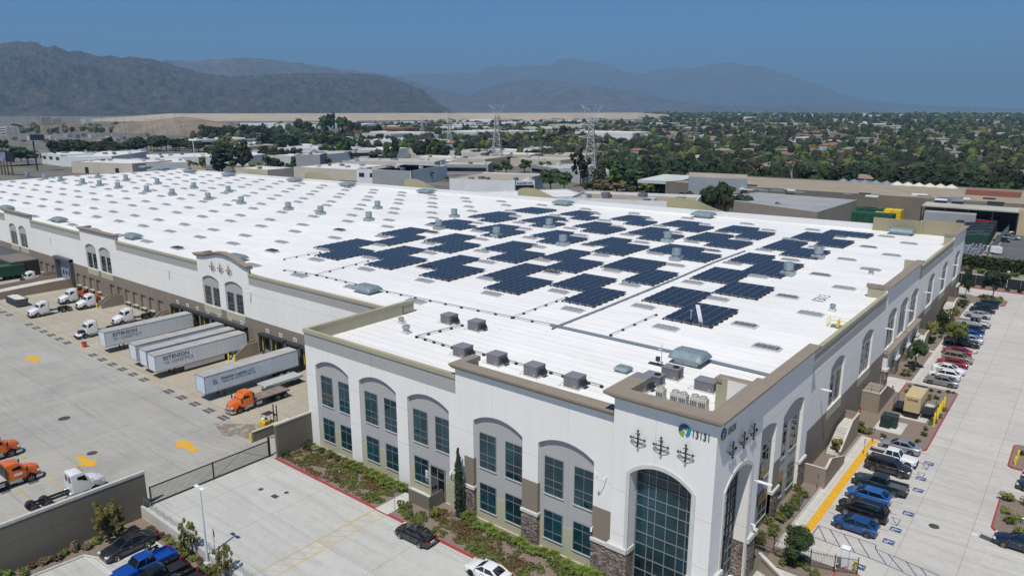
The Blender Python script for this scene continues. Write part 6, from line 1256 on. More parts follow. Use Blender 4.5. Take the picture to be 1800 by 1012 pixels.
def tree_meshes(kind, rr, leafn=260, leaf=.55):
    """unit-ish tree, 10 m tall; returns (trunk mesh, crown mesh)"""
    T = MB(); K = MB()
    if kind == 'round': R_ = (3.6,3.6,3.6); c = (0,0,6.2); lm = lump_list(12,rr)
    elif kind == 'wide': R_ = (5.2,5.0,3.2); c = (0,0,6.6); lm = lump_list(14,rr)
    elif kind == 'tall': R_ = (2.4,2.4,4.5); c = (0,0,5.6); lm = lump_list(12,rr,.55,(.35,.5))
    elif kind == 'pine': R_ = (3.4,3.4,4.4); c = (0,0,5.6); lm = [(rr.uniform(-.7,.7)*(1-abs(z)),rr.uniform(-.7,.7)*(1-abs(z)),z,rr.uniform(.25,.42)) for z in [rr.uniform(-.8,.75) for _ in range(14)]]
    elif kind == 'cone': R_ = (1.7,1.7,4.8); c = (0,0,5.2); lm = [(0,0,z,.55*(1-.55*(z+1)/2)) for z in (-.7,-.4,-.1,.2,.5,.75)]
    elif kind == 'airy': R_ = (3.2,3.2,4.2); c = (0,0,5.8); lm = lump_list(46,rr,.78,(.09,.2))
    T.tube((0,0,0),(rr.uniform(-.2,.2),rr.uniform(-.2,.2),c[2]*.62),.26,7,.16)
    for _ in range(6):
        l = rr.choice(lm); e = (c[0]+l[0]*R_[0],c[1]+l[1]*R_[1],c[2]+l[2]*R_[2]); T.tube((0,0,c[2]*rr.uniform(.35,.6)),e,.12,5,.03)
    if kind not in ('airy',):
        for l in lm: blob_core(K,(c[0]+l[0]*R_[0],c[1]+l[1]*R_[1],c[2]+l[2]*R_[2]),(R_[0]*l[3]*.82,R_[1]*l[3]*.82,R_[2]*l[3]*.75),rr,7,4)
    leaves(K, leafn, c, R_, leaf, rr, lumps=[(a,b,z,q*1.12) for a,b,z,q in lm], shell=.8)
    if kind == 'cone': K.lathe([(1.5,1.2),(1.0,5),(.4,9),(.01,10)],(0,0,0),7)
    return T, K
TP = {}
def tree_proto(kind, m, seed, leafn=260, leaf=.55):
    key = (kind, m.name, seed)
    if key not in TP:
        T, K = tree_meshes(kind, random.Random(seed*31+len(kind)), leafn, leaf); TP[key] = (mesh_only(T,'trunk',M_bark), mesh_only(K,'crown',m))
    return TP[key]
def put_tree(proto, loc, h, label=None, cat='tree', group=None, name='tree', rr=rnd, wide=1.0, parts=True):
    t = thing(name, label, cat, loc, rr.uniform(0,6.28), group); s_ = h/10.0
    for nm_, me in zip(('trunk','crown'), proto):
        if nm_ == 'trunk' and not parts: continue
        o = bpy.data.objects.new(nm_, me); C.objects.link(o); o.parent = t; o.scale = (s_*wide,s_*wide,s_)
    return t
def shrub_mesh(seed, m, n=230, r=(.62,.62,.42), leaf=.075, core=True):
    rr = random.Random(seed); K = MB(); 
    if core: blob_core(K,(0,0,r[2]*.6),(r[0]*.5,r[1]*.5,r[2]*.55),rr)
    leaves(K,n,(0,0,r[2]*.75),r,leaf,rr,lumps=lump_list(9,rr,.55,(.3,.55)),shell=.6); return mesh_only(K,'shrub',m)
def tuft_mesh(seed, m, n=110, r=.6, h=.8):
    rr = random.Random(seed); K = MB()
    for _ in range(n):
        a = rr.uniform(0,6.28); q = rr.random()**.6*r; b = rr.random()*r*.3; p = Vector((math.cos(a)*b,math.sin(a)*b,0)); t_ = Vector((math.cos(a)*q,math.sin(a)*q,h*rr.uniform(.5,1)*(1-.4*q/r))); mid = (p+t_)/2+Vector((0,0,h*.3)); w_ = Vector((-math.sin(a),math.cos(a),0))*.035
        K.add([p-w_,p+w_,mid+w_*.9,mid-w_*.9,t_],[(0,1,2,3),(3,2,4)])
    return mesh_only(K,'grass_tuft',m)
def put(me, name, loc, s_, label, cat, group=None, rz_=None):
    o = bpy.data.objects.new(name, me); C.objects.link(o); o.location = loc; o.scale = (s_,s_,s_) if not isinstance(s_,tuple) else s_; o.rotation_euler = (0,0,rnd.uniform(0,6.28) if rz_ is None else rz_); return tag(o,label,cat,group)
TF = [tuft_mesh(k, L_grass, 260, .75, .8) for k in range(3)]; TS = [tuft_mesh(k+9, L_straw, 130, .7, .75) for k in range(2)]; TO = [tuft_mesh(k+19, L_olive, 130, .7, .7) for k in range(2)]
SH = {k: [shrub_mesh(100+i*7+len(k), m) for i in range(3)] for k, m in (('olive',L_olive),('mid',L_mid),('yel',L_yel),('red',L_redb),('brown',L_brown),('dark',L_dark))}
# front bed
for k in range(15): put(rnd.choice(TS+TO),'grass_tuft',(-73.6+k*1.12+rnd.uniform(-.2,.2),50.7+rnd.uniform(-.25,.3),.15),rnd.uniform(1.0,1.35),'pale olive grass clump along the front wall, left of the entry','grass clump','pale grass clumps along the front wall')
for k in range(9): put(rnd.choice(TF),'grass_tuft',(-65.6+k*1.12+rnd.uniform(-.2,.2),50.2+rnd.uniform(-.3,.25),.15),rnd.uniform(1.15,1.5),'bright green grass clump along the front wall, left of the entry','grass clump','green grass clumps left of the entry')
for k in range(17): put(rnd.choice(TF+TO[:1]),'grass_tuft',(-46.6+k*.98+rnd.uniform(-.2,.2),50.4+rnd.uniform(-.5,.3),.15),rnd.uniform(1.05,1.5),'bright green grass clump along the front wall, right of the cypress','grass clump','green grass clumps right of the cypress')
GC = MB(); GC2 = MB(); rr = random.Random(4)
for k in range(900):
    x = rr.uniform(-74,-32); y = rr.uniform(46.6,50.2); n_ = NZ.noise(Vector((x*.45,y*.6,3)))
    if n_ < -.2 or -56.6 < x < -53.6 or (-55 < x < -50.8 and y > 48.4): continue
    s_ = rr.uniform(.3,.6); tgt = GC if NZ.noise(Vector((x*.3,y*.5,9))) > -.05 else GC2
    leaves(tgt, 34, (x,y,.25), (s_,s_,.22), .09, rr, shell=.3)
tag(GC.build('ground_cover', L_olive), kind='stuff'); tag(GC2.build('ground_cover', L_redb), kind='stuff')
for x,y,k,s_,lab in ((-73.9,47.1,'mid',1.3,'small dark shrub at the end of the tan gate wall nearest the gate'),(-73.6,50.2,'mid',1.5,'small dark shrub in the corner of the gate wall and white wall'),(-53.6,48.0,'olive',1.3,'rounded shrub in front of the tan screen wall'),(-50.0,48.9,'yel',1.4,'yellow green shrub right of the tan screen wall'),(-51.8,47.0,'olive',1.1,'low shrub by the red kerb beyond the entry path')): put(rnd.choice(SH[k]),'shrub',(x,y,.15),s_,lab,'shrub')
# cypress by the entry
rr = random.Random(11); K = MB(); K.lathe([(.2,.3),(.36,1.5),(.38,3.5),(.34,5.5),(.2,7.0),(.01,7.7)],(0,0,0),9); 
for z in range(40): q_ = (.46+.08*math.sin(z*1.9))*(1 if z < 26 else max(.12,1-(z-26)/15)); leaves(K,80,(.06*math.sin(z*.8),0,.3+z*.19),(q_,q_,.25),.1,rr,shell=.9)
t = thing('cypress','tall thin dark cypress against the front wall','tree',(-47.9,50.55,.1)); K.build('crown',L_dark,t); MB().tube((0,0,0),(0,0,1),.1,6).build('trunk',M_bark,t)
# east beds
for k in range(13): put(rnd.choice(SH['olive']+SH['mid']+TO),'shrub',(-21.3+rnd.uniform(-.7,.8),65.6+k*1.08,.14),rnd.uniform(1.1,1.5),'green shrub in the bed between east wall and yellow strip','shrub','green shrubs below the east windows')
for k in range(11): put(rnd.choice(SH['olive']+SH['brown']),'shrub',(rnd.uniform(-19.4,-14.8),63.2+rnd.random()*2.2,.14),rnd.uniform(.7,1.15),'small dusty shrub inside the black iron fence','shrub','dusty shrubs by the iron fence')
for k in range(34):
    x, y = rnd.uniform(-19.2,-12.9), rnd.uniform(99,123.2)
    if -19.5 < x < -13.8 and 101 < y < 116.3: x = rnd.uniform(-13.8,-12.8)
    put(rnd.choice(SH['mid']+SH['olive']),'shrub',(x,y,.16),rnd.uniform(.5,.85),'small low tuft on the generator island mulch','shrub','low tufts on the generator island')
for x,y,s_,lab in ((-20.8,99.6,1.6,'rounded grey green shrub beside the first stair'),(-19.6,99.4,1.4,'rounded shrub at the island corner by the yellow strip'),(-21.0,101.5,1.2,'small shrub farther along the east wall')): put(SH['olive'][0],'shrub',(x,y,.14),s_,lab,'shrub')
put(TS[0],'grass_tuft',(-20.3,126.7,.15),2.0,'large straw coloured grass clump by the arcade','grass clump'); put(SH['dark'][0],'shrub',(-20.0,129.5,.15),1.5,'dark shrub behind the straw grass clump','shrub')
for k in range(26): put(rnd.choice(SH['olive']+SH['mid']),'shrub',(rnd.uniform(-21.6,-19.6),145+k*1.6,.15),rnd.uniform(.9,1.7),'green shrub in the far bed between wall and parked cars','shrub','shrubs in the far east bed')
for k in range(16): put(rnd.choice(SH['olive']+SH['yel']),'shrub',(rnd.uniform(-18.2,-13.4),rnd.uniform(188,193.4),.16),rnd.uniform(1.0,1.5),'shrub on the far island beyond the last parked car','shrub','shrubs on the far island')
for k in range(13): put(rnd.choice(TO+SH['yel']),'shrub',(rnd.uniform(-3.2,0.6),(83.6,90.9)[k%2]+rnd.uniform(-.4,.4) if k < 9 else rnd.uniform(84,91),.16),rnd.uniform(1.0,1.4),'yellow green shrub on the right hand island','shrub','shrubs on the nearer right island')
for k in range(9): put(rnd.choice(SH['mid']),'shrub',(rnd.uniform(-3.2,2),rnd.uniform(100.8,107.6),.16),rnd.uniform(.6,.9),'small tuft on the far right island','shrub','tufts on the farther right island')
for k in range(30): put(rnd.choice(SH['dark']+SH['mid']),'shrub',(-26+k*2.4,204.6+rnd.uniform(-.5,.6),.12),rnd.uniform(1.0,1.8),'dark shrub along the foot of the black screened fence','shrub','shrubs along the black fence')
for k in range(14): put(rnd.choice(SH['olive']+SH['brown']),'shrub',(-75.0+rnd.uniform(-.7,.7),14.6+k*.95,-1.18),rnd.uniform(.9,1.5),'dry shrub at the foot of the tan wall','shrub','shrubs along the tan wall')
for k in range(15): put(rnd.choice(SH['olive']+SH['yel']+SH['brown']),'shrub',(-73+k*1.1,29.7+rnd.uniform(-.25,.2),-1.18),rnd.uniform(.9,1.3),'green shrub along the low retaining wall','shrub','shrubs along the retaining wall')
# single trees
def near_tree(loc, h, kind, m, leafn, leaf, lab, wide=1.0, seed=1): 
    put_tree(tree_proto(kind, m, seed, leafn, leaf), loc, h, lab, wide=wide)
near_tree((-73.7,25.9,-1.2),5.2,'airy',L_yel,3600,.26,'young yellow green tree beside the grey sedan',1.05,1)
near_tree((-64.6,29.6,-1.2),4.6,'airy',L_yel,2200,.26,'slim young tree by the retaining wall behind the blue pickup',.6,2)
near_tree((-58.4,29.8,-1.2),4.2,'airy',L_yel,2200,.26,'slim young tree at the bottom edge right of the lamp post',.6,3)
near_tree((-17.3,63.9,.1),4.6,'round',L_mid,4200,.2,'dense round tree beside the iron fence and entry path',.9,4)
near_tree((-21.0,80.6+10.2,.1),2.4,'round',L_yel,600,.3,'small bushy tree at the foot of the first stair',.9,5)
near_tree((-19.9,131.6,.15),5.0,'round',L_mid,900,.4,'young tree in front of the stone arcade',.9,6)
near_tree((-16.6,147.6,.15),4.8,'wide',L_olive,1200,.4,'dark leafed tree on the small island among the parked cars',.75,7)
near_tree((-20.6,147.5,.15),4.4,'round',L_yel,700,.4,'first of three young trees along the far east bed',.8,8); near_tree((-20.2,157.5,.15),4.8,'round',L_mid,700,.4,'second of three young trees along the far east bed',.75,9); near_tree((-19.6,163.0,.15),4.0,'airy',L_yel,600,.4,'third of three young trees along the far east bed',.8,10)
near_tree((-15.6,191.6,.15),7.0,'wide',L_dark,1100,.45,'dark tree on the far island beyond the last car',.8,11)
near_tree((-20.6,189.5,.15),8.5,'tall',L_dark,700,.35,'narrow dark tree at the far corner of the warehouse',.45,12)
# ------------------------------------------------------------------ walls, gate, rails
M_tan = panel_mat('tan_site_wall', (0.17,0.148,0.115), 6.2, hz=(1.75,), axis='y', off=3.0, jw=.04)
M_captan = mat('wall_cap_pale', (0.5,0.48,0.43), .8, var=.08, scale=1)
def wallthing(name, lab, boxes, caps=(), m=M_tan, cat='wall'):
    x0, y0, z0 = boxes[0][0], boxes[0][2], boxes[0][4]; t = thing(name, lab, cat, (0,0,0)); B = MB()
    for b in boxes: B.box(*b)
    B.build('wall_face', m, t)
    if caps:
        B = MB()
        for b in caps: B.box(*b)
        B.build('coping', M_captan, t)
    return t
wallthing('site_wall','long tall tan wall between truck yard and lower car park',[(-76.42,-76.15,-25,31.1,-1.3,3.72)],[(-76.46,-76.1,-25,31.14,3.72,4.02)])
wallthing('gate_wall','tall tan wall joining the black gate to the white building',[(-74.72,-74.42,46.25,51.48,-.02,4.35)],[(-74.76,-74.38,46.2,51.48,4.35,4.55)])
wallthing('low_wall','low tan wall behind the gate wall near the forklift',[(-81.2,-80.95,47.0,52.5,-.02,1.35)],[(-81.24,-80.9,46.95,52.5,1.35,1.45)])
wallthing('retaining_wall','low pale concrete retaining wall with rails above the lower car park',[(-76.15,60,30.28,30.52,-1.3,.18)],m=M_walk)
wallthing('screen_wall','small tan screen wall in front of the entry door',[(-54.3,-51.1,49.3,49.52,.1,1.75),(-51.32,-51.1,49.52,51.45,.1,1.75)],[(-54.32,-51.08,49.28,49.54,1.75,1.8)])
t = thing('hand_rail','thin steel handrail running along the retaining wall','railing',(-76,30.6,0)); B = MB()
for z in (.55,.85,1.1): B.path([(0,.0,z),(26,0,z)],.02,5)
for k in range(18): B.tube((k*1.5,0,.1),(k*1.5,0,1.12),.022,5)
B.build('rails',M_galv,t)
t = thing('sliding_gate','long black picket gate closing the truck yard','gate',(-75.8,31.3,0)); L = 14.6; B = MB()
for z in (.12,2.1): B.box(-.05,.05,0,L,z-.06,z+.06)
for y in (0,L*.5,L): B.box(-.07,.07,y-.06,y+.06,.0,2.2)
B.build('gate_frame',M_blackp,t); B = MB()
for k in range(112): y = .13+k*(L-.2)/112; B.box(-.014,.014,y-.014,y+.014,.15,2.08)
B.build('pickets',M_blackp,t); B = MB(); B.tube((0,L*.52,.15),(0,L*.75,2.05),.02,5).tube((0,L*.98,.15),(0,L*.75,2.05),.02,5); B.build('cross_brace',M_blackp,t); MB().box(-.35,.25,-.6,-.1,0,.75).build('motor_box',M_dark,t)
MB().box(-.12,.12,L+.02,L+.2,0,2.6).build('gate_post',M_blackp,t)
t = thing('iron_fence','black iron picket fence around the planted corner by the tower','fence',(-21.4,64.6,.1)); B = MB(); P_ = [(0,0),(1.8,.15),(5.2,.3),(7.2,.9),(9.0,1.7)]
for (xa,ya),(xb,yb) in zip(P_[:-1],P_[1:]):
    for z in (.2,1.55): B.tube((xa,ya,z),(xb,yb,z),.025,5)
B.build('rails',M_blackp,t); B = MB()
for (xa,ya),(xb,yb) in zip(P_[:-1],P_[1:]):
    d = math.hypot(xb-xa,yb-ya); n = int(d/.13)
    for k in range(n): q = k/n; B.box(xa+(xb-xa)*q-.011,xa+(xb-xa)*q+.011,ya+(yb-ya)*q-.011,ya+(yb-ya)*q+.011,.05,1.72)
B.build('pickets',M_blackp,t)
for x,y in P_: MB().box(x-.04,x+.04,y-.04,y+.04,0,1.85).build('fence_post',M_blackp,t)
t = thing('screened_fence','long black screened fence with grey posts across the far lane','fence',(-30,206.9,.1)); MB().box(0,92,-.03,.03,.1,2.5).build('screen',mat('black_mesh_screen',(0.016,0.018,0.024),.8,var=.3,scale=.6),t)
for k in range(31): MB().tube((k*3.05,-.09,0),(k*3.05,-.09,2.6),.05,6).build('fence_post',M_galv,t)
# ------------------------------------------------------------------ stairs and landings
def stair(lab, x0, x1, y0, y1, z1, land, m=M_brown_e, up=1, wallx=None, rail=True, floor=0.1):
    """steps rise along +y from y0 to y1 to z1, landing of given length, outer wall on the +x side"""
    t = thing('outside_stair', lab, 'stair', (0,0,0)); n = max(3,round(z1/.175)); B = MB()
    for k in range(n): B.box(x0,x1,y0+(y1-y0)*k/n,y1+land,floor+(z1-floor)*k/n,floor+(z1-floor)*(k+1)/n-.002)
    B.build('steps',M_walk,t); w_ = x1+.02
    B = MB(); h = 1.05; B.add([(w_,y0,floor-.1),(w_+.2,y0,floor-.1),(w_+.2,y1+land,floor-.1),(w_,y1+land,floor-.1),(w_,y0,floor+.75),(w_+.2,y0,floor+.75),(w_+.2,y1,z1+h),(w_,y1,z1+h),(w_+.2,y1+land,z1+h),(w_,y1+land,z1+h)],[(0,1,5,4),(1,2,8,6),(1,6,5),(2,3,9,8),(3,0,4),(3,4,7),(3,7,9),(4,5,6,7),(7,6,8,9)])
    B.box(x0,w_+.2,y1+land,y1+land+.2,floor-.1,z1+h).build('side_wall',mat('stair_wall_tan',(0.27,0.22,0.165),.85,var=.06,scale=.5),t)
    B = MB(); B.add([(w_-.03,y0,floor+.76),(w_+.23,y0,floor+.76),(w_+.23,y1,z1+h+.01),(w_-.03,y1,z1+h+.01),(w_-.03,y1+land+.2,z1+h+.01),(w_+.23,y1+land+.2,z1+h+.01)],[(0,1,2,3),(3,2,5,4)]).build('coping',M_captan,t)
    if rail:
        B = MB()
        for x in (x0+.05,): 
            B.path([(x,y0-.3,floor+.9),(x,y0,floor+.95),(x,y1,z1+.95),(x,y1+land,z1+.95)],.025,6); B.tube((x,y0-.3,floor),(x,y0-.3,floor+.9),.025,5).tube((x,y1,z1),(x,y1,z1+.95),.025,5)
        B.build('hand_rail',M_black,t)
    return t
stair('nearest outside stair on the east wall above the yellow strip',-22.1,-20.6,90.0,94.6,2.3,3.2)
stair('third outside stair on the east wall, beyond the arcade',-22.1,-20.6,137.8,142.0,2.4,2.6); stair('farthest outside stair on the east wall',-22.1,-20.4,166.0,171.5,2.4,3.0)
t = thing('ramp_enclosure','tan enclosure wall with sloping top just past the stone pier','wall',(0,0,0)); B = MB(); B.box(-21.9,-19.6,80.9,81.1,0,2.45); B.add([(-19.8,81.1,0),(-19.6,81.1,0),(-19.6,89.0,0),(-19.8,89.0,0),(-19.8,81.1,2.45),(-19.6,81.1,2.45),(-19.6,83.0,3.0),(-19.8,83.0,3.0),(-19.6,89.0,1.0),(-19.8,89.0,1.0)],[(0,1,5,4),(1,2,8,6),(1,6,5),(2,3,9,8),(3,0,4),(3,4,7),(3,7,9),(4,5,6,7),(7,6,8,9)]); B.build('wall_face',mat('stair_wall_tan',(0.27,0.22,0.165),.85),t); MB().box(-21.9,-19.57,80.87,81.13,2.45,2.5).add([(-19.83,81.13,2.46),(-19.57,81.13,2.46),(-19.57,83.0,3.01),(-19.83,83.0,3.01),(-19.57,89,1.01),(-19.83,89,1.01)],[(0,1,2,3),(3,2,4,5)]).build('coping',M_captan,t)
t = thing('door_landing','tall tan landing block with railing beside the generator','landing',(0,0,0)); B = MB(); B.box(-22.4,-20.0,107.2,111.6,0,3.1); B.add([(-22.3,111.6,0),(-20.0,111.6,0),(-20.0,117.6,0),(-22.3,117.6,0),(-22.3,111.6,3.1),(-20.0,111.6,3.1),(-20.0,117.6,.6),(-22.3,117.6,.6)],[(0,1,5,4),(1,2,6,5),(2,3,7,6),(3,0,4,7),(4,5,6,7)]); B.build('wall_face',mat('stair_wall_tan',(0.27,0.22,0.165),.85),t); MB().box(-22.4,-19.95,107.15,107.4,3.1,3.2).box(-20.2,-19.95,107.4,111.6,3.1,3.2).build('coping',M_captan,t)
B = MB()
for z in (3.6,4.1): B.path([(-22.3,107.3,z),(-20.1,107.3,z),(-20.1,111.0,z)],.025,5)
for x,y in ((-22.3,107.3),(-21.2,107.3),(-20.1,107.3),(-20.1,109.2),(-20.1,111)): B.tube((x,y,3.1),(x,y,4.1),.025,5)
B.build('guard_rail',M_black,t)
t = thing('entry_wing_wall','tan wing wall with sloping handrail at the tower side entry','wall',(0,0,0)); B = MB(); B.add([(-19.9,61.3,0),(-19.7,61.5,0),(-16.3,60.2,0),(-16.4,60.0,0),(-19.9,61.3,1.9),(-19.7,61.5,1.9),(-16.3,60.2,.7),(-16.4,60.0,.7)],[(0,3,2,1),(4,5,6,7),(0,1,5,4),(1,2,6,5),(2,3,7,6),(3,0,4,7)]).build('wall_face',mat('stair_wall_tan',(0.27,0.22,0.165),.85),t); MB().add([(-19.95,61.28,1.91),(-19.7,61.55,1.91),(-16.25,60.25,.71),(-16.4,59.95,.71)],[(0,1,2,3)]).build('coping',M_captan,t); MB().path([(-19.5,60.9,1.9),(-16.5,59.8,.9),(-16.0,59.6,.85)],.03,6).build('hand_rail',M_galv,t)
def dockstair(x, y0, lab, w_=1.5, h=1.25):
    t = thing('dock_stair',lab,'stair',(x,y0,0)); L_ = DY-y0-.02; B = MB(); n = 7
    for k in range(n): B.box(.2,w_,1.9*k/n+.1,L_,h*k/n,h*(k+1)/n-.002)
    B.build('steps',M_walk,t); B = MB()
    for xx in (0,w_): B.add([(xx,0,0),(xx+.2,0,0),(xx+.2,L_,0),(xx,L_,0),(xx,0,1.0),(xx+.2,0,1.0),(xx+.2,2.2,h+1.1),(xx,2.2,h+1.1),(xx+.2,L_,h+1.1),(xx,L_,h+1.1)],[(0,1,5,4),(1,2,8,6),(1,6,5),(2,3,9,8),(3,0,4),(3,4,7),(3,7,9),(4,5,6,7),(7,6,8,9)])
    B.build('cheek_wall',mat('stair_wall_tan',(0.27,0.22,0.165),.85),t)
dockstair(-113.3,62.9,'tan dock stair between the tight trailer group and lettered trailer'); dockstair(-166.5,63.0,'tan dock stair behind the white tractors'); dockstair(-144.6,63.9,'tan dock stair beside the leftmost lettered trailer'); dockstair(-203.3,63.2,'tan dock stair beyond the ramp by the dark dock')
def bollard(x, y, lab, grp=None, h=1.25, z=0.15, m=None): 
    t = thing('bollard',lab,'bollard',(x,y,z),0,grp); MB().lathe([(.12,0),(.12,h-.06),(.08,h),(.001,h+.03)],(0,0,0),12).build('post',m or M_yel2,t,smooth=40); MB().lathe([(.16,0),(.16,.05),(.12,.06)],(0,0,0),12).build('base_collar',M_kerb,t)
for k,(x,y) in enumerate(((-13.1,107.7),(-13.1,109.9),(-13.15,111.6),(-13.15,113.3),(-13.1,115.1))): bollard(x,y,'yellow bollard, %s of five from the camera beside the generator' % ['first','second','third','fourth','fifth'][k],'yellow bollards by the generator',1.9)
for x,y,lab in ((-112.7,62.2,'yellow bollard left of the dock stair foot'),(-111.2,62.4,'yellow bollard right of the dock stair foot'),(-81.1,46.7,'yellow bollard at the end of the low tan wall'),(-3.3,101.2,'yellow bollard at the corner of the far right island'),(-3.2,103.4,'second yellow bollard on the far right island'),(-165.6,62.4,'yellow bollard at the dock stair behind the tractors'),(-204.5,62.6,'yellow bollard at the stair beyond the ramp'),(-205.6,62.9,'farther yellow bollard beside the dark dock')): bollard(x,y,lab,None,1.3,0.0)
# ramp with parapets in the yard, and the dark dock cover beyond
t = thing('truck_ramp','long tan walled concrete ramp rising to the grey roller door','ramp',(0,0,0)); y0 = 30.0
def rampz(y): return max(0.0, 1.25*(y-y0-6)/(DY-4-y0-6)) if y < DY-4 else 1.25
B = MB(); ys_ = [y0,y0+6,DY-4,DY-.02]; xa, xb = -198.6, -190.9
for a, b in zip(ys_[:-1],ys_[1:]): B.quad((xa,a,rampz(a)+.02),(xb,a,rampz(a)+.02),(xb,b,rampz(b)+.02),(xa,b,rampz(b)+.02))
B.build('ramp_surface',M_walk,t)
for x in (xa-.2,xb): 
    B = MB(); n = 8
    for k in range(n): a = y0+(DY-.05-y0)*k/n; b = y0+(DY-.05-y0)*(k+1)/n; B.frus([(x,a),(x+.22,a),(x+.22,b),(x,b)],0,[(x,a),(x+.22,a),(x+.22,b),(x,b)],[rampz(a)+1.0,rampz(a)+1.0,rampz(b)+1.0,rampz(b)+1.0])
    B.build('parapet',mat('stair_wall_tan',(0.27,0.22,0.165),.85),t)
t = thing('dock_canopy','dark brown box canopy at the far dock beyond the ramp','canopy',(-219,61.5,0)); MB().box(-6.5,6.5,0,6.1,3.9,4.3).build('roof',mat('canopy_roof_brown',(0.16,0.14,0.12),.7),t); MB().box(-6.5,6.5,-.05,.1,1.9,4.0).build('fascia',mat('canopy_dark',(0.025,0.02,0.018),.8),t); MB().box(6.4,6.6,0,6.1,0,4.0).build('side_wall',mat('canopy_dark',(0.025,0.02,0.018),.8),t)
for k in range(8): MB().box(-6.3-1.9*k-.1,-6.3-1.9*k+.1,2.0,6.1,3.4,4.6).build('fin',M_galv,t)
# ------------------------------------------------------------------ generator, transformer, meters, signs, lamp post
t = thing('generator','tan enclosed generator on a raised steel base with lettering','generator',(-17.1,108.3,.22)); mg = mat('generator_tan',(0.52,0.42,0.22),.5,var=.05,scale=1)
MB().box(0,2.0,0,5.4,.9,3.2).build('enclosure',mg,t,bevel=.03); B = MB(); [B.box(2.0,2.02,.3+k*1.28,1.4+k*1.28,1.1,3.0) for k in range(4)]; B.build('door_panel',mat('generator_tan_door',(0.47,0.38,0.2),.5),t); MB().box(.1,1.9,4.7,5.5,3.0,3.22).build('air_outlet',M_dark,t); MB().box(.15,1.85,.15,5.2,.0,.9).build('fuel_tank',M_black,t)
text_mesh('KOHLER',.42,.004,'lettering',M_black,t,Matrix(((1,0,0,.32),(0,0,-1,-.012),(0,1,0,2.55),(0,0,0,1))),bold=.012,sx=.85)
for x in (-1.5,2.1): 
    B = MB().box(x,x+1.35,1.0,3.9,.75,.85)
    for y in (1.05,3.8): 
        for xx in (x+.05,x+1.25): B.box(xx,xx+.06,y,y+.06,0,1.9)
    for z in (1.35,1.9): B.box(x,x+.04,1,3.9,z-.03,z).box(x+1.31,x+1.35,1,3.9,z-.03,z)
    B.build('service_platform',M_dark,t)
t = thing('transformer','dark green transformer cabinet on a concrete pad','transformer',(-18.7,102.6,.22)); gm = mat('transformer_green',(0.02,0.04,0.035),.5); MB().box(0,1.9,.5,1.7,0,1.75).build('cabinet',gm,t,bevel=.04); MB().box(-.05,1.2,.0,.5,.1,1.5).build('radiator',gm,t); B = MB(); [B.box(.0,1.15,-.05,.0,.2+k*.3,.32+k*.3) for k in range(4)]; B.build('cooling_fins',gm,t)
t = thing('utility_cabinet','white upright utility cabinet at the end of the iron fence','cabinet',(-13.7,66.9,.1)); MB().box(-.35,.35,-.3,.3,0,2.0).build('cabinet',M_lampw,t,bevel=.05); MB().box(-.4,.4,-.35,.35,2.0,2.1).build('lid',M_lampw,t,bevel=.03); MB().tube((-.3,-.6,0),(-.3,-.6,1.1),.06,6).box(-.5,-.15,-.72,-.5,.6,1.2).build('meter_pipe',M_galv,t)
t = thing('fire_valve','bright yellow valve standing by the red kerb at the fence end','valve',(-12.7,66.6,.12)); MB().lathe([(.08,0),(.08,1.0),(.14,1.02),(.14,1.2),(.001,1.3)],(0,0,0),10).build('body',M_yel2,t); MB().tube((-.25,0,.7),(.25,0,.7),.06,6).build('branch',M_yel2,t)
for x,y,lab in ((-20.4,117.9,'red hydrant valve on the path by the landing block'),(-22.0,105.9,'thin red pipe standing against the brown east wall')): t = thing('fire_pipe',lab,'valve',(x,y,.15)); MB().tube((0,0,0),(0,0,.9),.07,8).build('pipe',mat('hydrant_red',(0.35,0.02,0.02),.5),t); MB().lathe([(.12,.7),(.12,.85),(.05,.95)],(0,0,0),10).build('cap',mat('hydrant_red',(0.35,0.02,0.02),.5),t)
def octsign(x, y, z, h, ang, lab, back=False):
    t = thing('stop_sign',lab,'road sign',(x,y,z),ang); MB().tube((0,0,0),(0,0,h),.035,6).build('post',M_galv,t); o = [(.42*math.cos(PI/8+k*PI/4),h+.1+.42*math.sin(PI/8+k*PI/4)) for k in range(8)]
    MB().prism_y(o,-.045,-.035).build('plate',mat('sign_red_face',(0.3,0.012,0.02),.4),t); MB().prism_y([(a*.999,b) for a,b in o],-.034,-.028).build('plate_back',M_galvd if not back else M_dark,t)
    text_mesh('STOP',.34,.002,'lettering',M_line_w,t,Matrix(((1,0,0,-.36),(0,0,-1,-.05),(0,1,0,h-.02),(0,0,0,1))),bold=.006,sx=.82)
octsign(-53.9,46.9,.12,2.5,-.55,'red octagonal stop sign beside the entry path facing the camera'); octsign(-61.7,30.75,0,2.3,PI-.3,'stop sign seen from behind beside the tall lamp post',True)
t = thing('lamp_post','tall white lamp post with twin heads at the bottom left','lamp post',(-62.1,30.1,-1.3)); MB().box(-.3,.3,-.3,.3,0,.75).build('base',M_walk,t); MB().tube((0,0,.7),(0,0,8.7),.13,12,.09).build('pole',M_polew,t,smooth=60)
for s_ in (-1,1): MB().box(min(s_*.15,s_*.75),max(s_*.15,s_*.75),-.16,.16,8.6,8.72).tube((0,0,8.66),(s_*.3,0,8.66),.04,6).build('lamp_head',M_lampw,t)
for x,y in ((-20.1,74.0),(-20.1,80.0),(-18.35,92.9),(-18.3,97.3),(-20.1,86.0)): t = thing('parking_sign','thin post sign beside the yellow strip','sign',(x,y,.1),0,'accessible parking signs along the yellow strip'); MB().tube((0,0,0),(0,0,2.0),.03,6).build('post',M_galvd,t); MB().box(-.02,.02,-.16,.16,1.5,2.0).build('plate',mat('sign_blue',(0.05,0.1,0.4),.5),t)
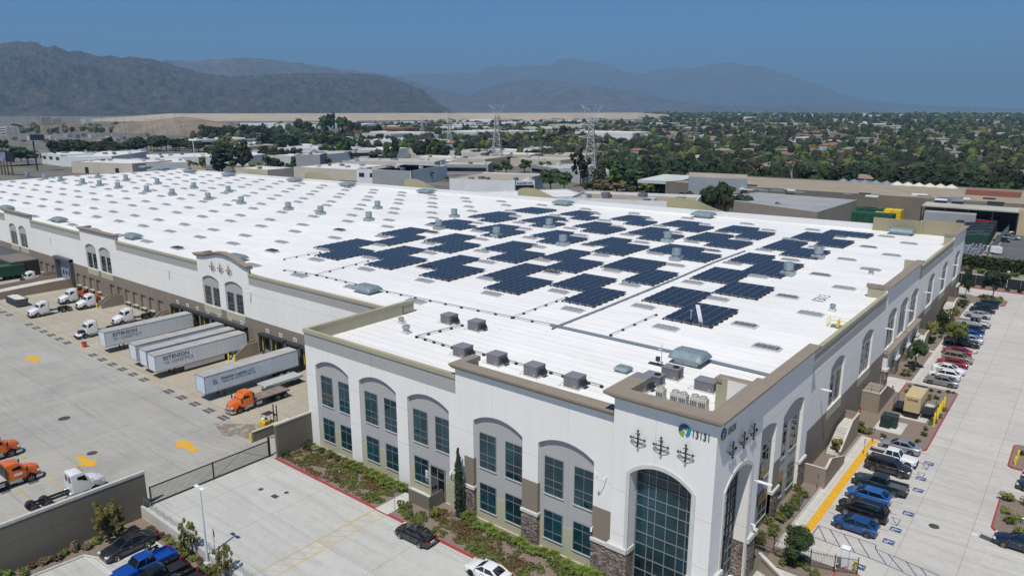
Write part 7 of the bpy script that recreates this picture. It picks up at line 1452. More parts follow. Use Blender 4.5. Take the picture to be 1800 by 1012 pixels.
t = thing('lamp_post','white lamp post behind the black screened fence','lamp post',(-14.4,206.3,0)); MB().tube((0,0,0),(0,0,4.4),.07,8).build('pole',M_polew,t); MB().box(-.3,.3,-.15,.15,4.3,4.5).build('lamp_head',M_lampw,t)
t = thing('backflow_valve','small grey valve assembly on the nearer right island','valve',(-.9,86.0,.16)); MB().path([(-.5,0,0),(-.5,0,.7),(.5,0,.7),(.5,0,0)],.06,6).build('pipe',M_galv,t); MB().box(-.15,.15,-.15,.15,.55,.85).build('valve_body',M_dark,t)
t = thing('dock_ladder_cart','bundle of brown rods and debris by the dock wall','debris',(-152.0,65.2,0)); MB().tube((-1,0,.15),(1.2,.3,.2),.05,5).tube((-.8,.4,.12),(1,-.2,.15),.05,5).build('rods',M_bark,t); MB().box(-.6,.5,-.4,.2,0,.22).build('board',mat('rusty_bed_boards',(0.27,0.16,0.11),.9),t)
# ------------------------------------------------------------------ what lies beyond: streets, yards, sheds, houses, trees, pylons
M_asph = mat('asphalt', (0.11,0.11,0.112), .9, var=.2, scale=.15); M_street = mat('street_concrete', (0.36,0.35,0.32), .9, var=.1, scale=.2)
sheet('street', -500, 300, 211.5, 221.5, 0.0, M_street); sheet('verge', -500, 300, 221.5, 226, 0.005, mat('dry_verge',(0.25,0.22,0.16),.95,var=.2,scale=.3))
sheet('asphalt_lot', -22.8, 300, 237, 345, 0.01, M_asph); sheet('storage_yard_floor', -120, -22.8, 237, 345, 0.008, mat('yard_gravel',(0.24,0.22,0.19),.95,var=.2,scale=.3))
B = MB()
for k in range(9): y = 252+k*7.5; [B.box(x,x+5,y,y+.12,.012,.02) for x in range(-14,60,6)]
struct('lot_marking', B, M_line_w)
def hedge(name, lab, x0, x1, y0, y1, h, m, n=2600, leaf=.35):
    r = random.Random(5); K = MB(); K.box(x0,x1,y0+.2,y1-.2,0,h*.88)
    for _ in range(n): 
        x = r.uniform(x0,x1); y, z = r.choice(((y0,r.uniform(.2,h)),(r.uniform(y0,y1),h))); p = Vector((x,y,z+r.uniform(-.15,.2))); u = Vector((r.gauss(0,1),r.gauss(0,1),r.gauss(0,1))).normalized()*leaf; v = u.cross(Vector((r.gauss(0,1),r.gauss(0,1),r.gauss(0,1)))).normalized()*leaf*.8; K.add([p-u-v,p+u-v,p+u+v,p-u+v],[(0,1,2,3)])
    o = K.build(name, m); return tag(o, lab, 'hedge')
hedge('hedge','long clipped green hedge between the far street and storage yard',-60,60,228.5,232.5,2.9,L_mid,4200)
for k in range(16): p = (-28+k*3.6+rnd.uniform(-1,1),223.5+rnd.uniform(-1,1),0); put(rnd.choice(SH['brown']+SH['olive']),'shrub',p,rnd.uniform(1.6,2.6),'sparse dusty shrub on the verge beyond the black fence','shrub','dusty shrubs on the far verge')
# ---- generic shed from two roof corners seen in the photo
WALLC = {}
def wmat(c): 
    k = 'far_wall_%d_%d_%d' % tuple(int(q*100) for q in c)
    return mat(k, c, .85, var=.07, scale=.2)
def rmat(c):
    k = 'far_roof_%d_%d_%d' % tuple(int(q*100) for q in c)
    return mat(k, c, .85, var=.14, scale=.12)
CR = random.Random(21)
def shed(a, b, h, depth, wc, rc, lab, name='commercial_building', cat='building', parapet=.5, win=0, units=3, quad=None, doors=0, strip=False, z0=0.0):
    if quad: A, Bq, Cq, D = [PZ(*q, h) for q in quad]
    else:
        A = PZ(*a, h); Bq = PZ(*b, h); d = (Bq-A); d.z = 0; n = Vector((-d.y,d.x,0)).normalized(); Cq = Bq+n*depth; D = A+n*depth
    o = Vector((A.x,A.y,0)); t = thing(name, lab, cat, o); P4 = [Vector((p.x,p.y,0))-o for p in (A,Bq,Cq,D)]; wm = wmat(wc)
    MB().prism([(p.x,p.y) for p in P4], z0, h).build('walls', wm, t)
    c = sum(P4, Vector())/4; ins = [c+(p-c)*(1-.35/max(1,(p-c).length)) for p in P4]; B = MB(); B.add([(*p.xy,h+.01) for p in ins],[(0,1,2,3)]).build('roof', rmat(rc), t)
    if parapet:
        B = MB()
        for i in range(4): p, q, r_, s_ = P4[i], P4[(i+1)%4], ins[(i+1)%4], ins[i]; B.frus([p.xy[:],q.xy[:],r_.xy[:],s_.xy[:]],h+.0,[p.xy[:],q.xy[:],r_.xy[:],s_.xy[:]],h+parapet)
        B.build('parapet', wm, t)
    u = (P4[1]-P4[0]); v = (P4[3]-P4[0]); L_ = u.length; D_ = v.length
    for k in range(units):
        f, g = CR.uniform(.08,.92), CR.uniform(.1,.9); p = P4[0]+u*f+v*g; s_ = CR.uniform(.8,1.4); MB().box(p.x-s_,p.x+s_,p.y-s_,p.y+s_,h,h+1.3).build('roof_unit', CR.choice([M_galv,M_hvac,M_trim]), t)
    nrm = Vector((u.y,-u.x,0)).normalized()*.05; ud = u.normalized()
    if strip: B = MB(); a0 = P4[0]+ud*L_*.04+nrm; a1 = P4[0]+ud*L_*.96+nrm; B.add([(a0.x,a0.y,h*.35),(a1.x,a1.y,h*.35),(a1.x,a1.y,h*.75),(a0.x,a0.y,h*.75)],[(0,1,2,3)]).build('window_band', M_glassd, t)
    for k in range(win):
        f = (k+.5)/win; a0 = P4[0]+ud*(L_*f-L_*.25/win)+nrm; a1 = P4[0]+ud*(L_*f+L_*.25/win)+nrm; MB().add([(a0.x,a0.y,h*.5),(a1.x,a1.y,h*.5),(a1.x,a1.y,h*.8),(a0.x,a0.y,h*.8)],[(0,1,2,3)]).build('window', M_glassd, t)
    for k in range(doors):
        f = (k+.5)/doors; a0 = P4[0]+ud*(L_*f-1.6)+nrm; a1 = P4[0]+ud*(L_*f+1.6)+nrm; MB().add([(a0.x,a0.y,0),(a1.x,a1.y,0),(a1.x,a1.y,h*.6),(a0.x,a0.y,h*.6)],[(0,1,2,3)]).build('loading_door', M_dark, t)
    return t
W1=(0.66,0.67,0.67); W2=(0.5,0.5,0.49); BG=(0.5,0.45,0.36); GY=(0.3,0.31,0.32); R1c=(0.62,0.62,0.6); R2c=(0.42,0.39,0.33); R3c=(0.36,0.31,0.24)
shed((72,270),(106,273),8,24,W1,R1c,'white two storey office with dark windows left of the tree belt',win=3)
shed((104,276.5),(196,276),7,70,W1,R1c,'long white building behind the two storey office',units=6)
shed((125,285.5),(232,289),7,34,BG,R1c,'cream fronted low building just beyond the roof at far left',doors=2,units=4)
shed((233,289),(330,286),6.5,60,W2,R1c,'pale grey low building right of the cream fronted one',units=6)
shed((258,279),(372,276),6,50,W1,R1c,'white roofed long building below the light mast',units=6)
shed((216,266),(248,266),7,12,W2,R1c,'small white block rising above the tree belt',units=1)
shed((350,247),(452,244),8,70,W2,(0.5,0.48,0.43),'long pale building right of the tree belt',strip=True)
shed((404,253.5),(456,252.5),6,40,W1,R1c,'white block between two dark tree groups',units=2)
shed((485,260),(592,263),7,38,W1,(0.5,0.5,0.48),'white long building with slanted shade stripe in the middle distance',win=0,units=4)
shed((567,267),(662,264.5),7,40,W1,R2c,'building with a dark glazed front in the middle distance',strip=True,units=3)
shed((600,223),(708,226),11,50,(0.25,0.09,0.055),(0.22,0.1,0.07),'large red brick office with rows of windows near the skyline',win=14,units=0)
shed((640,246),(756,248),6,60,W1,R1c,'white flat roofs packed close together in the middle distance',units=16)
shed((520,273),(562,273),9,22,GY,(0.5,0.5,0.5),'grey tall box building in front of white sheds',units=2)
shed((602,284),(764,286),6.5,30,W2,R2c,'long building with tan roof behind round bushes',units=6)
shed((470,300),(516,296),5,30,BG,R1c,'small beige building behind the far roof edge',units=2)
shed((516,294.5),(626,300),6,40,BG,R1c,'beige low building left of the white windowed one',units=6)
shed((626,298.5),(722,302),8,44,W1,R3c,'white building with five dark windows and tan roof',win=5,units=4)
shed((722.5,302),(776,291.5),8,24,GY,R3c,'grey side wing of the white windowed building',units=1)
shed((776,290.5),(858,291),6,30,GY,R2c,'low building with dark open loading front',strip=True,units=3)
t_ = shed((790,315.5),(905,320),7,42,W1,R3c,'white building with a tan roof and blue glazed corner',units=4)
shed((905.5,319.5),(940,318.8),7,10,W1,R1c,'glazed white corner block with dark lettering and blue windows',strip=True,units=2)
p = PZ(905.5,319.5,7); q = PZ(940,318.8,7); d = q-p; o = bpy.data.objects.get([x.name for x in bpy.data.objects if x.get('label','').startswith('glazed white corner')][0])
M = Matrix.Translation((0,0,0)) @ Matrix.Rotation(math.atan2(d.y,d.x),4,'Z') @ Matrix(((1,0,0,.8),(0,0,-1,-.15),(0,1,0,5.8),(0,0,0,1))); text_mesh('BUSINESS INC.',1.3,.01,'lettering',M_dark,o,M,bold=.02)
shed((933,291),(990,299),6,40,GY,(0.4,0.39,0.37),'grey roofed building behind the clipped round trees',units=2,strip=True)
shed((981,298),(1040,308),6,45,W2,(0.3,0.3,0.3),'grey roofed building left of the nearest pylon',units=2)
shed((897,279),(985,283),5.5,32,BG,R2c,'tan roofed low building beside the second pylon',units=3)
shed((1060,300),(1150,305),6,40,GY,(0.27,0.27,0.27),'dark grey roofed building right of the nearest pylon',units=2)
shed((865,352),(1035,346),7.5,26,W1,R1c,'neighbouring white parapet building just beyond the far roof edge',units=3)
shed((1000,352),(1222,361),9.5,24,W1,(0.3,0.25,0.19),'tan roofed neighbour with white parapet and dark roof units',units=9,parapet=1.0)
shed((1121,316),(1188,319.5),9,36,W2,(0.5,0.53,0.5),'open sided canopy building with a pale roof',z0=7.6,units=0,parapet=0)
# long tan-roofed plant
t = shed(None,None,9,0,(0.17,0.15,0.12),(0.31,0.255,0.185),'very long flat tan roofed plant across the right background',quad=[(1170,320.5),(1850,364),(1850,338),(1310,310.5)],units=0,parapet=.4)
o = t.location.copy()
for k in range(26):
    f, g = CR.random(), CR.random(); px = 1240+f*560; p = PZ(px, 322+ (px-1240)*.055+g*10*(1-f*.3), 9.05)-o; s_ = CR.uniform(1.2,2.2); MB().box(p.x-s_*1.3,p.x+s_*1.3,p.y-s_*.6,p.y+s_*.6,9,9.5).build('roof_skylight', CR.choice([M_lampw,M_galv,M_dark]), t)
p = PZ(1745,344,9)-o; MB().box(p.x-9,p.x+9,p.y-3,p.y+3,9,11).build('brick_penthouse', mat('brick_penthouse',(0.25,0.1,0.07),.9), t)
for i in range(11): p = PZ(1482+i*19,319.5+i*1.1,9)-o; c_ = M_galv if i < 5 else mat('tank_cream',(0.6,0.55,0.45),.7); MB().lathe([(2.8,9),(2.8,9.1),(1.4,9.9),(.01,10.6)],(p.x,p.y,0),14).build('vent_cone', c_, t, smooth=50)
shed(None,None,13,0,(0.27,0.3,0.31),(0.36,0.3,0.225),'raised clerestory block on the long tan roof',quad=[(1211,312),(1314,316),(1314,308),(1211,303.5)],units=0,parapet=.3)
t = shed(None,None,8.5,0,(0.27,0.235,0.19),(0.3,0.3,0.3),'grey pitched roof shed with beige walls beyond the far roof edge',quad=[(1240,346),(1437,373),(1507,351.5),(1335,338)],units=0,parapet=0)
shed((1190,356),(1240,358),4,8,BG,R3c,'small beige hut left of the pine trees',units=0)
# right hand sheltered bay
t = thing('open_shelter','open fronted shelter with long pale roof at the right','shelter',(PZ(1621,361,8).xy[:]+(0,))); o = t.location.copy(); Q = [PZ(*q,8)-o for q in ((1621,360.5),(1791,372.5),(1797,363),(1632,352))]; z8 = 8
MB().prism([(p.x,p.y) for p in Q],7.6,8.0).build('roof',rmat((0.42,0.4,0.34)),t)
for f in (0,.25,.5,.75,1): p = Q[0].lerp(Q[1],f); MB().box(p.x-.2,p.x+.2,p.y-.2,p.y+.2,0,7.6).build('post',M_dark,t)
MB().add([(Q[2].x,Q[2].y,0),(Q[3].x,Q[3].y,0),(Q[3].x,Q[3].y,7.6),(Q[2].x,Q[2].y,7.6)],[(0,1,2,3)]).build('back_wall',mat('shelter_dark',(0.03,0.03,0.033),.9),t)
t = shed((1790,372),(1850,376),8,20,(0.5,0.4,0.26),R3c,'tan building end at the right edge beyond the shelter',units=0)
t = shed((1625,372),(1716,378),6.5,5,GY,(0.33,0.32,0.3),'grey long trailer shaped shed with dark lettering',units=0,parapet=0)
t = thing('beige_yard_wall','beige wall with square piers behind the green stacks','wall',(0,0,0)); a, b = PZ(1500,372,0), PZ(1620,378,0); d = (b-a).normalized(); n = Vector((-d.y,d.x,0)); B = MB(); B.frus([a.xy[:],b.xy[:],(b+n*.4).xy[:],(a+n*.4).xy[:]],0,[a.xy[:],b.xy[:],(b+n*.4).xy[:],(a+n*.4).xy[:]],4.5); B.build('wall_face',wmat((0.55,0.47,0.35)),t)
# ---- stacks of crates and pallets in the storage yard
def stack_block(px, py, w_, d_, h, m, lab, grp, name='crate_stack', h0=None):
    p = PZ(px,py,0); t = thing(name,lab,'crate stack',p,0,grp); B = MB(); nx = max(1,int(w_/2.4)); nz = max(1,int(h/1.1))
    for i in range(nx):
        for k in range(nz): B.box(i*w_/nx+.06,(i+1)*w_/nx-.06,0,d_,k*h/nz+.05,(k+1)*h/nz-.03)
    B.build('crates',m,t); MB().box(0,w_,-.03,d_-.1,0,.08).build('pallet_base',M_dark,t); return t
gd = mat('green_crate',(0.01,0.075,0.04),.6,var=.3,scale=.5); bk = mat('black_crate',(0.022,0.027,0.033),.6,var=.5,scale=.4); yw = mat('yellow_crate',(0.7,0.5,0.02),.6,var=.15,scale=.5); rd = mat('red_crate',(0.35,0.01,0.03),.6)
for k,(px,py,w_,h,m,lab) in enumerate([(1456,390,22,4.5,gd,'front green crate stack right of the pitched shed'),(1476,383,18,4.5,gd,'rear green crate stack behind the front one')]): stack_block(px,py,w_,6,h,m,lab,'green crate stacks')
for k,(px,py,w_,h) in enumerate([(1532,392,5,4),(1541,386,7,4.5),(1551,390,6,4.8),(1563,384,5,4.6)]): stack_block(px,py,w_,5,h,yw,'yellow crate stack, %s from the left' % ['first','second','third','fourth'][k],'yellow crate stacks')
stack_block(1594,378,5,3,3.4,gd,'small green crate stack beside the white box lorry','green crate stacks')
Y0 = 233.0
for k in range(13):
    y = 263+k*5.6; w_ = 11.5; m = mat('green_net_crate',(0.015,0.07,0.05),.7,col2=(0.02,0.035,0.035),scale=.5) if k < 2 else bk
    t = thing('crate_stack', '%s crate row in the storage yard, number %s from the hedge' % ('green netted' if k < 2 else 'black', ['one','two','three','four','five','six','seven','eight','nine','ten','eleven','twelve','thirteen'][k]),'crate stack',(-36.5-k*.25,y,0),0,'crate rows in the storage yard'); B = MB()
    for i in range(6):
        hh = (4.4,4.1,3.9,4.5)[(i*7+k*3)%4]; B.box(i*w_/6+.04,(i+1)*w_/6-.04,0,4.9,0,hh)
    B.build('crates',m,t)
    if k in (6,): MB().box(0,w_*.9,-.1,.5,4.4,4.8).build('top_layer',rd,t)
m_j = mat('crushed_metal_bales',(0.3,0.32,0.36),.6,col2=(0.04,0.045,0.055),scale=2.2,detail=3)
t = thing('bale_row','pale crushed metal bales heaped in the yard front','scrap bales',(-35.5,248.5,0)); B = MB(); r_ = random.Random(8)
for i in range(11):
    for j in range(11): x, y = i*.95, j*1.2; s_ = r_.uniform(.6,.9); z = r_.uniform(.4,2.0); B.frus([(x,y),(x+s_,y),(x+s_,y+s_),(x,y+s_)],0,[(x+.1,y+.1),(x+s_-.1,y+.05),(x+s_,y+s_-.1),(x+.05,y+s_)],[z,z*.9,z*1.1,z])
B.build('bales',m_j,t)
t = thing('chain_fence','tall chain link fence between crates and the asphalt lot','fence',(-23.3,248.5,0)); B = MB(); [B.tube((0,k*3.2,0),(0,k*3.2,3.2),.05,5) for k in range(28)]; B.build('fence_posts',M_galv,t); MB().box(-.01,.01,0,86.4,.0,3.1).build('mesh',mat('fence_mesh_grey',(0.2,0.2,0.19),.8),t)
t = thing('box_lorry','white box lorry facing the camera between yellow and green stacks','truck',PZ(1582,379,0),0); MB().box(-1.25,1.25,1.9,8.5,1.1,4.0).build('box_body',M_lampw,t,bevel=.04); MB().loft([[(-1.1,y,.7),(1.1,y,.7),(1.1,y,z),(-1.1,y,z)] for y,z in ((0,1.5),(.5,1.7),(1.0,2.7),(1.9,2.75))]).build('cab',M_lampw,t,fixn=True); MB().add([(-1,.55,1.75),(1,.55,1.75),(.9,.95,2.55),(-.9,.95,2.55)],[(0,1,2,3)]).build('windscreen',M_glassd,t)
for s_ in (-1,1):
    for y in (1.0,6.8): o = MB().lathe([(.25,-.13),(.45,-.13),(.45,.13),(.25,.13)],(0,0,0),14,'y').build('wheel',M_rub,t,loc=(s_*1.0,y,.45)); o.rotation_euler = (0,0,PI/2)
t = thing('silo','slim grey silo behind the yellow stacks','silo',PZ(1539,378,0)); MB().lathe([(1.4,1),(1.4,7.4),(1.0,8.0),(.001,8.1)],(0,0,0),14).build('tank',M_galv,t,smooth=40); [MB().tube((x,y,0),(x,y,1.2),.1,5).build('leg',M_dark,t) for x,y in ((1,1),(-1,1),(1,-1),(-1,-1))]
t = thing('process_unit','pale piece of plant with ducts behind the yellow stacks','machine',PZ(1560,375,0)); MB().box(-4,4,0,4,0,5.5).build('housing',wmat((0.55,0.52,0.45)),t); MB().box(-3,2,.5,3,5.5,7.0).tube((3,1,5),(3,1,8),.5,8).build('ducts',M_galv,t)
# ---- lattice pylons
def pylon(px, pyb, pyt, lab, w_=None):
    p = PZ(px,pyb,0); d = math.hypot(p.x,p.y); h = (H-0) - (PYp(px,pyt,p.y).z) ; h = PYp(px,pyt,p.y).z; t = thing('lattice_pylon',lab,'pylon',p,.45,'lattice pylons'); B = MB(); b0 = h*.095; b1 = h*.035; hw_ = h*.62; M_galv = mat('pylon_pale_steel',(0.42,0.42,0.40),.6)
    def hwid(z): return b0+(b1-b0)*min(1,z/hw_)
    lv = [0,.12,.23,.33,.42,.5,.57,.63,.69,.75,.81]; r = max(.14,h*.0046)
    for s_ in ((1,1),(1,-1),(-1,1),(-1,-1)):
        B.tube((s_[0]*b0,s_[1]*b0,0),(s_[0]*b1,s_[1]*b1,hw_),r*1.3,4).tube((s_[0]*b1,s_[1]*b1,hw_),(s_[0]*b1*.9,s_[1]*b1*.9,h*.84),r*1.2,4)
    for a, b in zip(lv[:-1],lv[1:]):
        za, zb_ = a*h, b*h; wa, wb = hwid(za), hwid(zb_)
        for k in range(4):
            c = [(1,1),(-1,1),(-1,-1),(1,-1)]; p0, p1 = c[k], c[(k+1)%4]; B.tube((p0[0]*wa,p0[1]*wa,za),(p1[0]*wb,p1[1]*wb,zb_),r*.8,3).tube((p1[0]*wa,p1[1]*wa,za),(p0[0]*wb,p0[1]*wb,zb_),r*.8,3).tube((p0[0]*wb,p0[1]*wb,zb_),(p1[0]*wb,p1[1]*wb,zb_),r*.7,3)
    B.build('lattice_body',M_galv,t)
    for z,l in ((.42,.16),(.60,.16),(.76,.15)):
        A = MB(); L_ = l*h
        for s_ in (-1,1): A.tube((0,-b1,z*h),(s_*L_,0,z*h+h*.012),r*.8,3).tube((0,b1,z*h),(s_*L_,0,z*h+h*.012),r*.8,3).tube((s_*b1,0,z*h+h*.035),(s_*L_,0,z*h+h*.012),r*.7,3)
        for s_ in (-1,1): A.tube((s_*L_*.95,0,z*h),(s_*L_*.95,0,z*h-h*.03),r*1.2,4)
        A.build('cross_arm',M_galv,t)
    A = MB()
    for s_ in (-1,1): A.tube((s_*b1*.6,0,h*.84),(s_*h*.135,0,h),r,4).tube((s_*h*.02,0,h*.93),(s_*h*.135,0,h),r*.8,3).tube((0,0,h*.84),(s_*h*.05,0,h*.985),r*.8,3)
    A.tube((-h*.135,0,h),(h*.135,0,h),r*.8,3); A.build('peak_frame',M_galv,t)
pylon(1037,327,185,'nearest and tallest lattice pylon'); pylon(874,289,185,'second lattice pylon, left of the tallest'); pylon(791,258,196,'third lattice pylon, farther left'); pylon(743,245,204,'faintest lattice pylon farthest left')
# substation at far left
m_sub = mat('substation_steel',(0.2,0.19,0.18),.7)
for k in range(64):
    px = 4+k*5.1+CR.uniform(-3,3); py = CR.uniform(231,252); p = PZ(px,py,0); h = CR.uniform(12,30) if k % 5 else CR.uniform(34,46); w_ = CR.uniform(4,12)
    t = thing('substation_frame','thin grey steel frame among the substation masts at far left','steel frame',p,CR.uniform(-.3,.3),'substation frames at far left'); B = MB(); r = .3; B.tube((0,0,0),(0,0,h),r,3,.12)
    if k % 3: B.tube((w_,0,0),(w_,0,h*.8),r,3,.15).tube((0,0,h*.78),(w_,0,h*.78),.22,3)
    else: B.tube((-3,0,h*.8),(3,0,h*.8),.2,3)
    B.build('frame',m_sub,t)
for k in range(22): px = 20+k*15+CR.uniform(-5,5); p = PZ(px,CR.uniform(240,256),0); t = thing('transformer_bay','small pale switchgear block at the substation foot','switchgear',p,0,'switchgear blocks at the substation'); MB().box(0,CR.uniform(6,16),0,6,0,CR.uniform(3,6)).build('housing',CR.choice([wmat((0.3,0.3,0.3)),wmat((0.5,0.5,0.48)),wmat((0.2,0.19,0.18))]),t)
for px,py,h,w_,c_,lab in ((65,225,24,30,(0.4,0.36,0.3),'pale mid rise block at the foot of the left hills'),(82,223,20,40,(0.38,0.35,0.3),'wider mid rise block at the foot of the left hills'),(143,218,16,26,W1,'bright white block at the foot of the left hills'),(2,238,14,24,W2,'pale block at the left edge under the hills')):
    p = PZ(px,py,0); t = thing('distant_block',lab,'building',p); MB().box(0,w_,0,20,0,h).build('walls',wmat(c_),t); B = MB(); [B.box(1.5,w_-1.5,-.1,0,2+k*4,3.6+k*4) for k in range(int(h/4))]; B.build('window_bands',M_glassd,t)
# billboards, light mast
p = PZ(66,300,0); t = thing('billboard','black billboard on a tall single pole at far left','billboard',p,.3); zt = PYp(66,237,p.y).z; zb_ = PYp(66,247,p.y).z; MB().tube((0,0,0),(0,0,zb_),.5,10).build('pole',M_dark,t); MB().box(-2,11,-.4,.4,zb_,zt).build('panel',M_black,t); MB().box(-2,11,-1.6,-.4,zb_-.6,zb_-.35).build('catwalk',M_galv,t)
p = PZ(10,308,0); t = thing('billboard','lower billboard on red brown posts at the left edge','billboard',p,.3); zt = PYp(5,268,p.y).z; zb_ = PYp(5,283,p.y).z
for x in (-3,0,3,7): MB().tube((x,0,0),(x,0,zb_),.35,8).build('pole',mat('rust_pole',(0.12,0.05,0.035),.8),t)
MB().box(-8,3,-.4,.4,zb_,zt).build('panel',mat('billboard_print',(0.4,0.42,0.5),.6,col2=(0.03,0.04,0.09),scale=.25),t); MB().box(3.2,10,0,.7,zb_-.5,zt).build('side_panel',M_black,t)
p = PZ(344,297,0); t = thing('light_mast','tall white floodlight mast above the white roofs','light mast',p,.2); h = PYp(344,247,p.y).z; MB().tube((0,0,0),(0,0,h),.35,8,.2).build('pole',M_lampw,t); MB().box(-4,4,-.3,.3,h-.3,h+.9).build('lamp_bank',M_lampw,t)
# ------------------------------------------------------------------ trees
P_ = {'pine':[tree_proto('pine',L_dark,k,150,.75) for k in (1,2)],'round':[tree_proto('round',L_dark,3,150,.8),tree_proto('round',L_mid,4,150,.8)],'wide':[tree_proto('wide',L_dark,5,170,.9),tree_proto('wide',L_mid,6,170,.9)],'tall':[tree_proto('tall',L_mid,7,140,.7),tree_proto('tall',L_dark,8,140,.7)],'cone':[tree_proto('cone',L_dark,9,120,.5)],'airy':[tree_proto('airy',L_dark,10,260,.6)],
 'bright':[tree_proto('round',L_olive,11,170,.7),tree_proto('tall',L_olive,12,170,.7)],'bush':[tree_proto('round',L_olive,13,150,.8),tree_proto('wide',L_brown,14,120,.8)],'ball':[tree_proto('round',L_mid,15,420,.45)],'green':[tree_proto('tall',mat_g,16,200,.65) for mat_g in (leaf_mat('fresh_green_foliage',(0.03,0.075,0.015),(0.06,0.12,0.02)),)]}
KW = {'pine':3.4,'round':3.6,'wide':5.2,'tall':2.4,'cone':1.7,'airy':3.2,'bright':3.2,'bush':4,'ball':3.6,'green':2.4}
def pt(px, py, wpx, hpx, kind, lab, grp=None, name=None):
    p = PZ(px,py,0); d = math.hypot(p.x,p.y); k = math.sqrt(d*d+H*H)/FPX; h = hpx*k/.97; w_ = wpx*k/(2*KW[kind]*h/10)
    put_tree(rnd.choice(P_[kind]), p, h, lab, group=grp, wide=max(.4,min(2.2,w_)), name=name or ('pine_tree' if kind == 'pine' else 'tree'))
LT = [(391,305,46,50,'pine','large dark pine just beyond the roof, left of centre'),(428,303,40,46,'pine','second dark pine right of the large one'),(357,299,18,24,'bright','light green tree left of the large pine'),(344,299,15,15,'bright','small tree below the light mast'),(331,297,14,14,'bush','small bush left of the light mast'),
(409,301,20,18,'bush','grey brush between the two pines'),(452,304,26,18,'bush','yellowish bush right of the second pine'),(486,305,34,28,'round','dark dense bush at the far roof edge'),(512,305,20,20,'round','dark bush right of the dense one'),(466,285,26,28,'pine','dark tree in a group above the second pine'),(488,287,28,28,'round','middle tree of the group above the bushes'),(504,286,18,22,'round','right tree of the group above the bushes'),
(515,293,13,17,'green','small bright tree, first of a row by the grey box building'),(529,293,12,18,'green','small bright tree, second in the row'),(545,294,12,16,'green','small bright tree, third in the row'),(561,294,12,10,'bush','low bush at the end of the small bright row'),(578,292,12,14,'bright','round bush before the long tan roof'),
(584,280,16,24,'round','dark tree before the dark glazed building'),(597,279,18,26,'green','bright green tree, left of a pair'),(614,279,20,32,'green','bright green tree, right of a pair'),(661,292,26,26,'ball','dark round tree, left of two clipped ones'),(683,292,24,20,'ball','dark round tree, right of two clipped ones'),(678,280,16,26,'green','bright tree next to the tall conifer'),(695,280,18,36,'pine','tall dark conifer among white roofs'),(664,279,14,18,'bush','brown bush left of the bright tree'),
(738,284,30,34,'round','broad dark tree, left in the cluster left of the pylons'),(753,286,14,32,'green','bright tree in the cluster left of the pylons'),(765,286,22,38,'green','tall bright tree in the cluster left of the pylons'),(782,286,22,32,'round','dark tree right in the cluster'),(806,285,18,30,'bright','yellow green tree right of the cluster'),(812,292,20,14,'ball','clipped shrub below the yellow green tree'),
(890,306,24,24,'ball','clipped round tree on a trunk, middle of three'),(922,303,0.1+24,22,'ball','clipped round tree on a trunk, upper one'),(956,306,26,22,'ball','clipped round tree on a trunk, right of three'),(875,305,18,16,'ball','dark clipped tree left of three'),(866,300,14,12,'ball','small clipped tree at the second pylon foot'),
(968,337,46,40,'wide','broad dark tree, left half of the big clump before the tallest pylon'),(992,338,44,36,'wide','broad dark tree, right half of the big clump before the tallest pylon'),(1020,328,36,66,'airy','tall open crowned tree beside the tallest pylon'),(1056,327,22,38,'round','dark tree right of the tallest pylon'),(1079,327,28,44,'green','bright dense tree right of the tallest pylon'),(1110,337,26,34,'pine','grey green pine beyond the bright dense tree'),
(877,340,14,20,'bright','small round bush beyond the roof before the white corner block'),(899,339,20,18,'airy','light bush before the white corner block'),(831,322,10,10,'bush','small round bush left of the corner block'),(785,318,10,9,'bush','tiny bush at the end of the tan roof'),(752,320,26,20,'airy','bare grey bush before the grey wing'),(732,318,9,12,'bright','small green tree beside the grey bush'),
(1238,388,44,62,'round','dark tree beyond the roof, left of the tall one'),(1272,390,44,70,'wide','tall dark tree beyond the roof before the pitched shed'),(1311,392,40,50,'round','shorter dark tree right of the tall one'),(1360,398,38,44,'bright','rounded yellow green tree at the roof edge'),(1414,399,28,32,'bright','low yellow green tree near the green crates'),
(1056,340,26,24,'bush','light green bush at the foot of the tallest pylon'),(1085,339,30,18,'bush','yellow green bush right of the pylon foot'),(1110,340,28,14,'bright','yellow green hedge bush, left of three'),(1140,342,30,14,'bright','yellow green hedge bush, middle of three'),(1172,345,28,14,'bright','yellow green hedge bush, right of three'),(1205,380,34,44,'bush','olive bush left of the dark pines'),(1173,342,16,20,'airy','thin dark tree by the beige hut')]
for q in LT: pt(*q)
g_ = 'dark trees of the belt left of centre'
for k in range(34): pt(96+k*7.6+CR.uniform(-3,3), 272-k*.25+CR.uniform(-3,4), CR.uniform(20,34), CR.uniform(15,25), CR.choice(['round','wide','wide','pine']), 'dark tree in the belt above the white roofs at left', g_)
for k in range(16): pt(358+k*8.6+CR.uniform(-3,3), 240+CR.uniform(-3,3), CR.uniform(18,28), CR.uniform(12,20), CR.choice(['round','wide','pine']), 'dark tree in the farther belt below the dam', 'dark trees of the farther belt')
for k in range(8): pt(470+k*7.0+CR.uniform(-3,3), 264+CR.uniform(-4,3), CR.uniform(22,30), CR.uniform(18,28), CR.choice(['round','wide','pine']), 'dark tree in the clump behind the white long building', 'dark trees behind the long white building')
for k in range(9): pt(545+k*8.0+CR.uniform(-3,3), 256+CR.uniform(-3,3), CR.uniform(20,28), CR.uniform(14,20), CR.choice(['round','wide']), 'dark tree in the row right of the white blocks', 'dark trees between the white blocks')
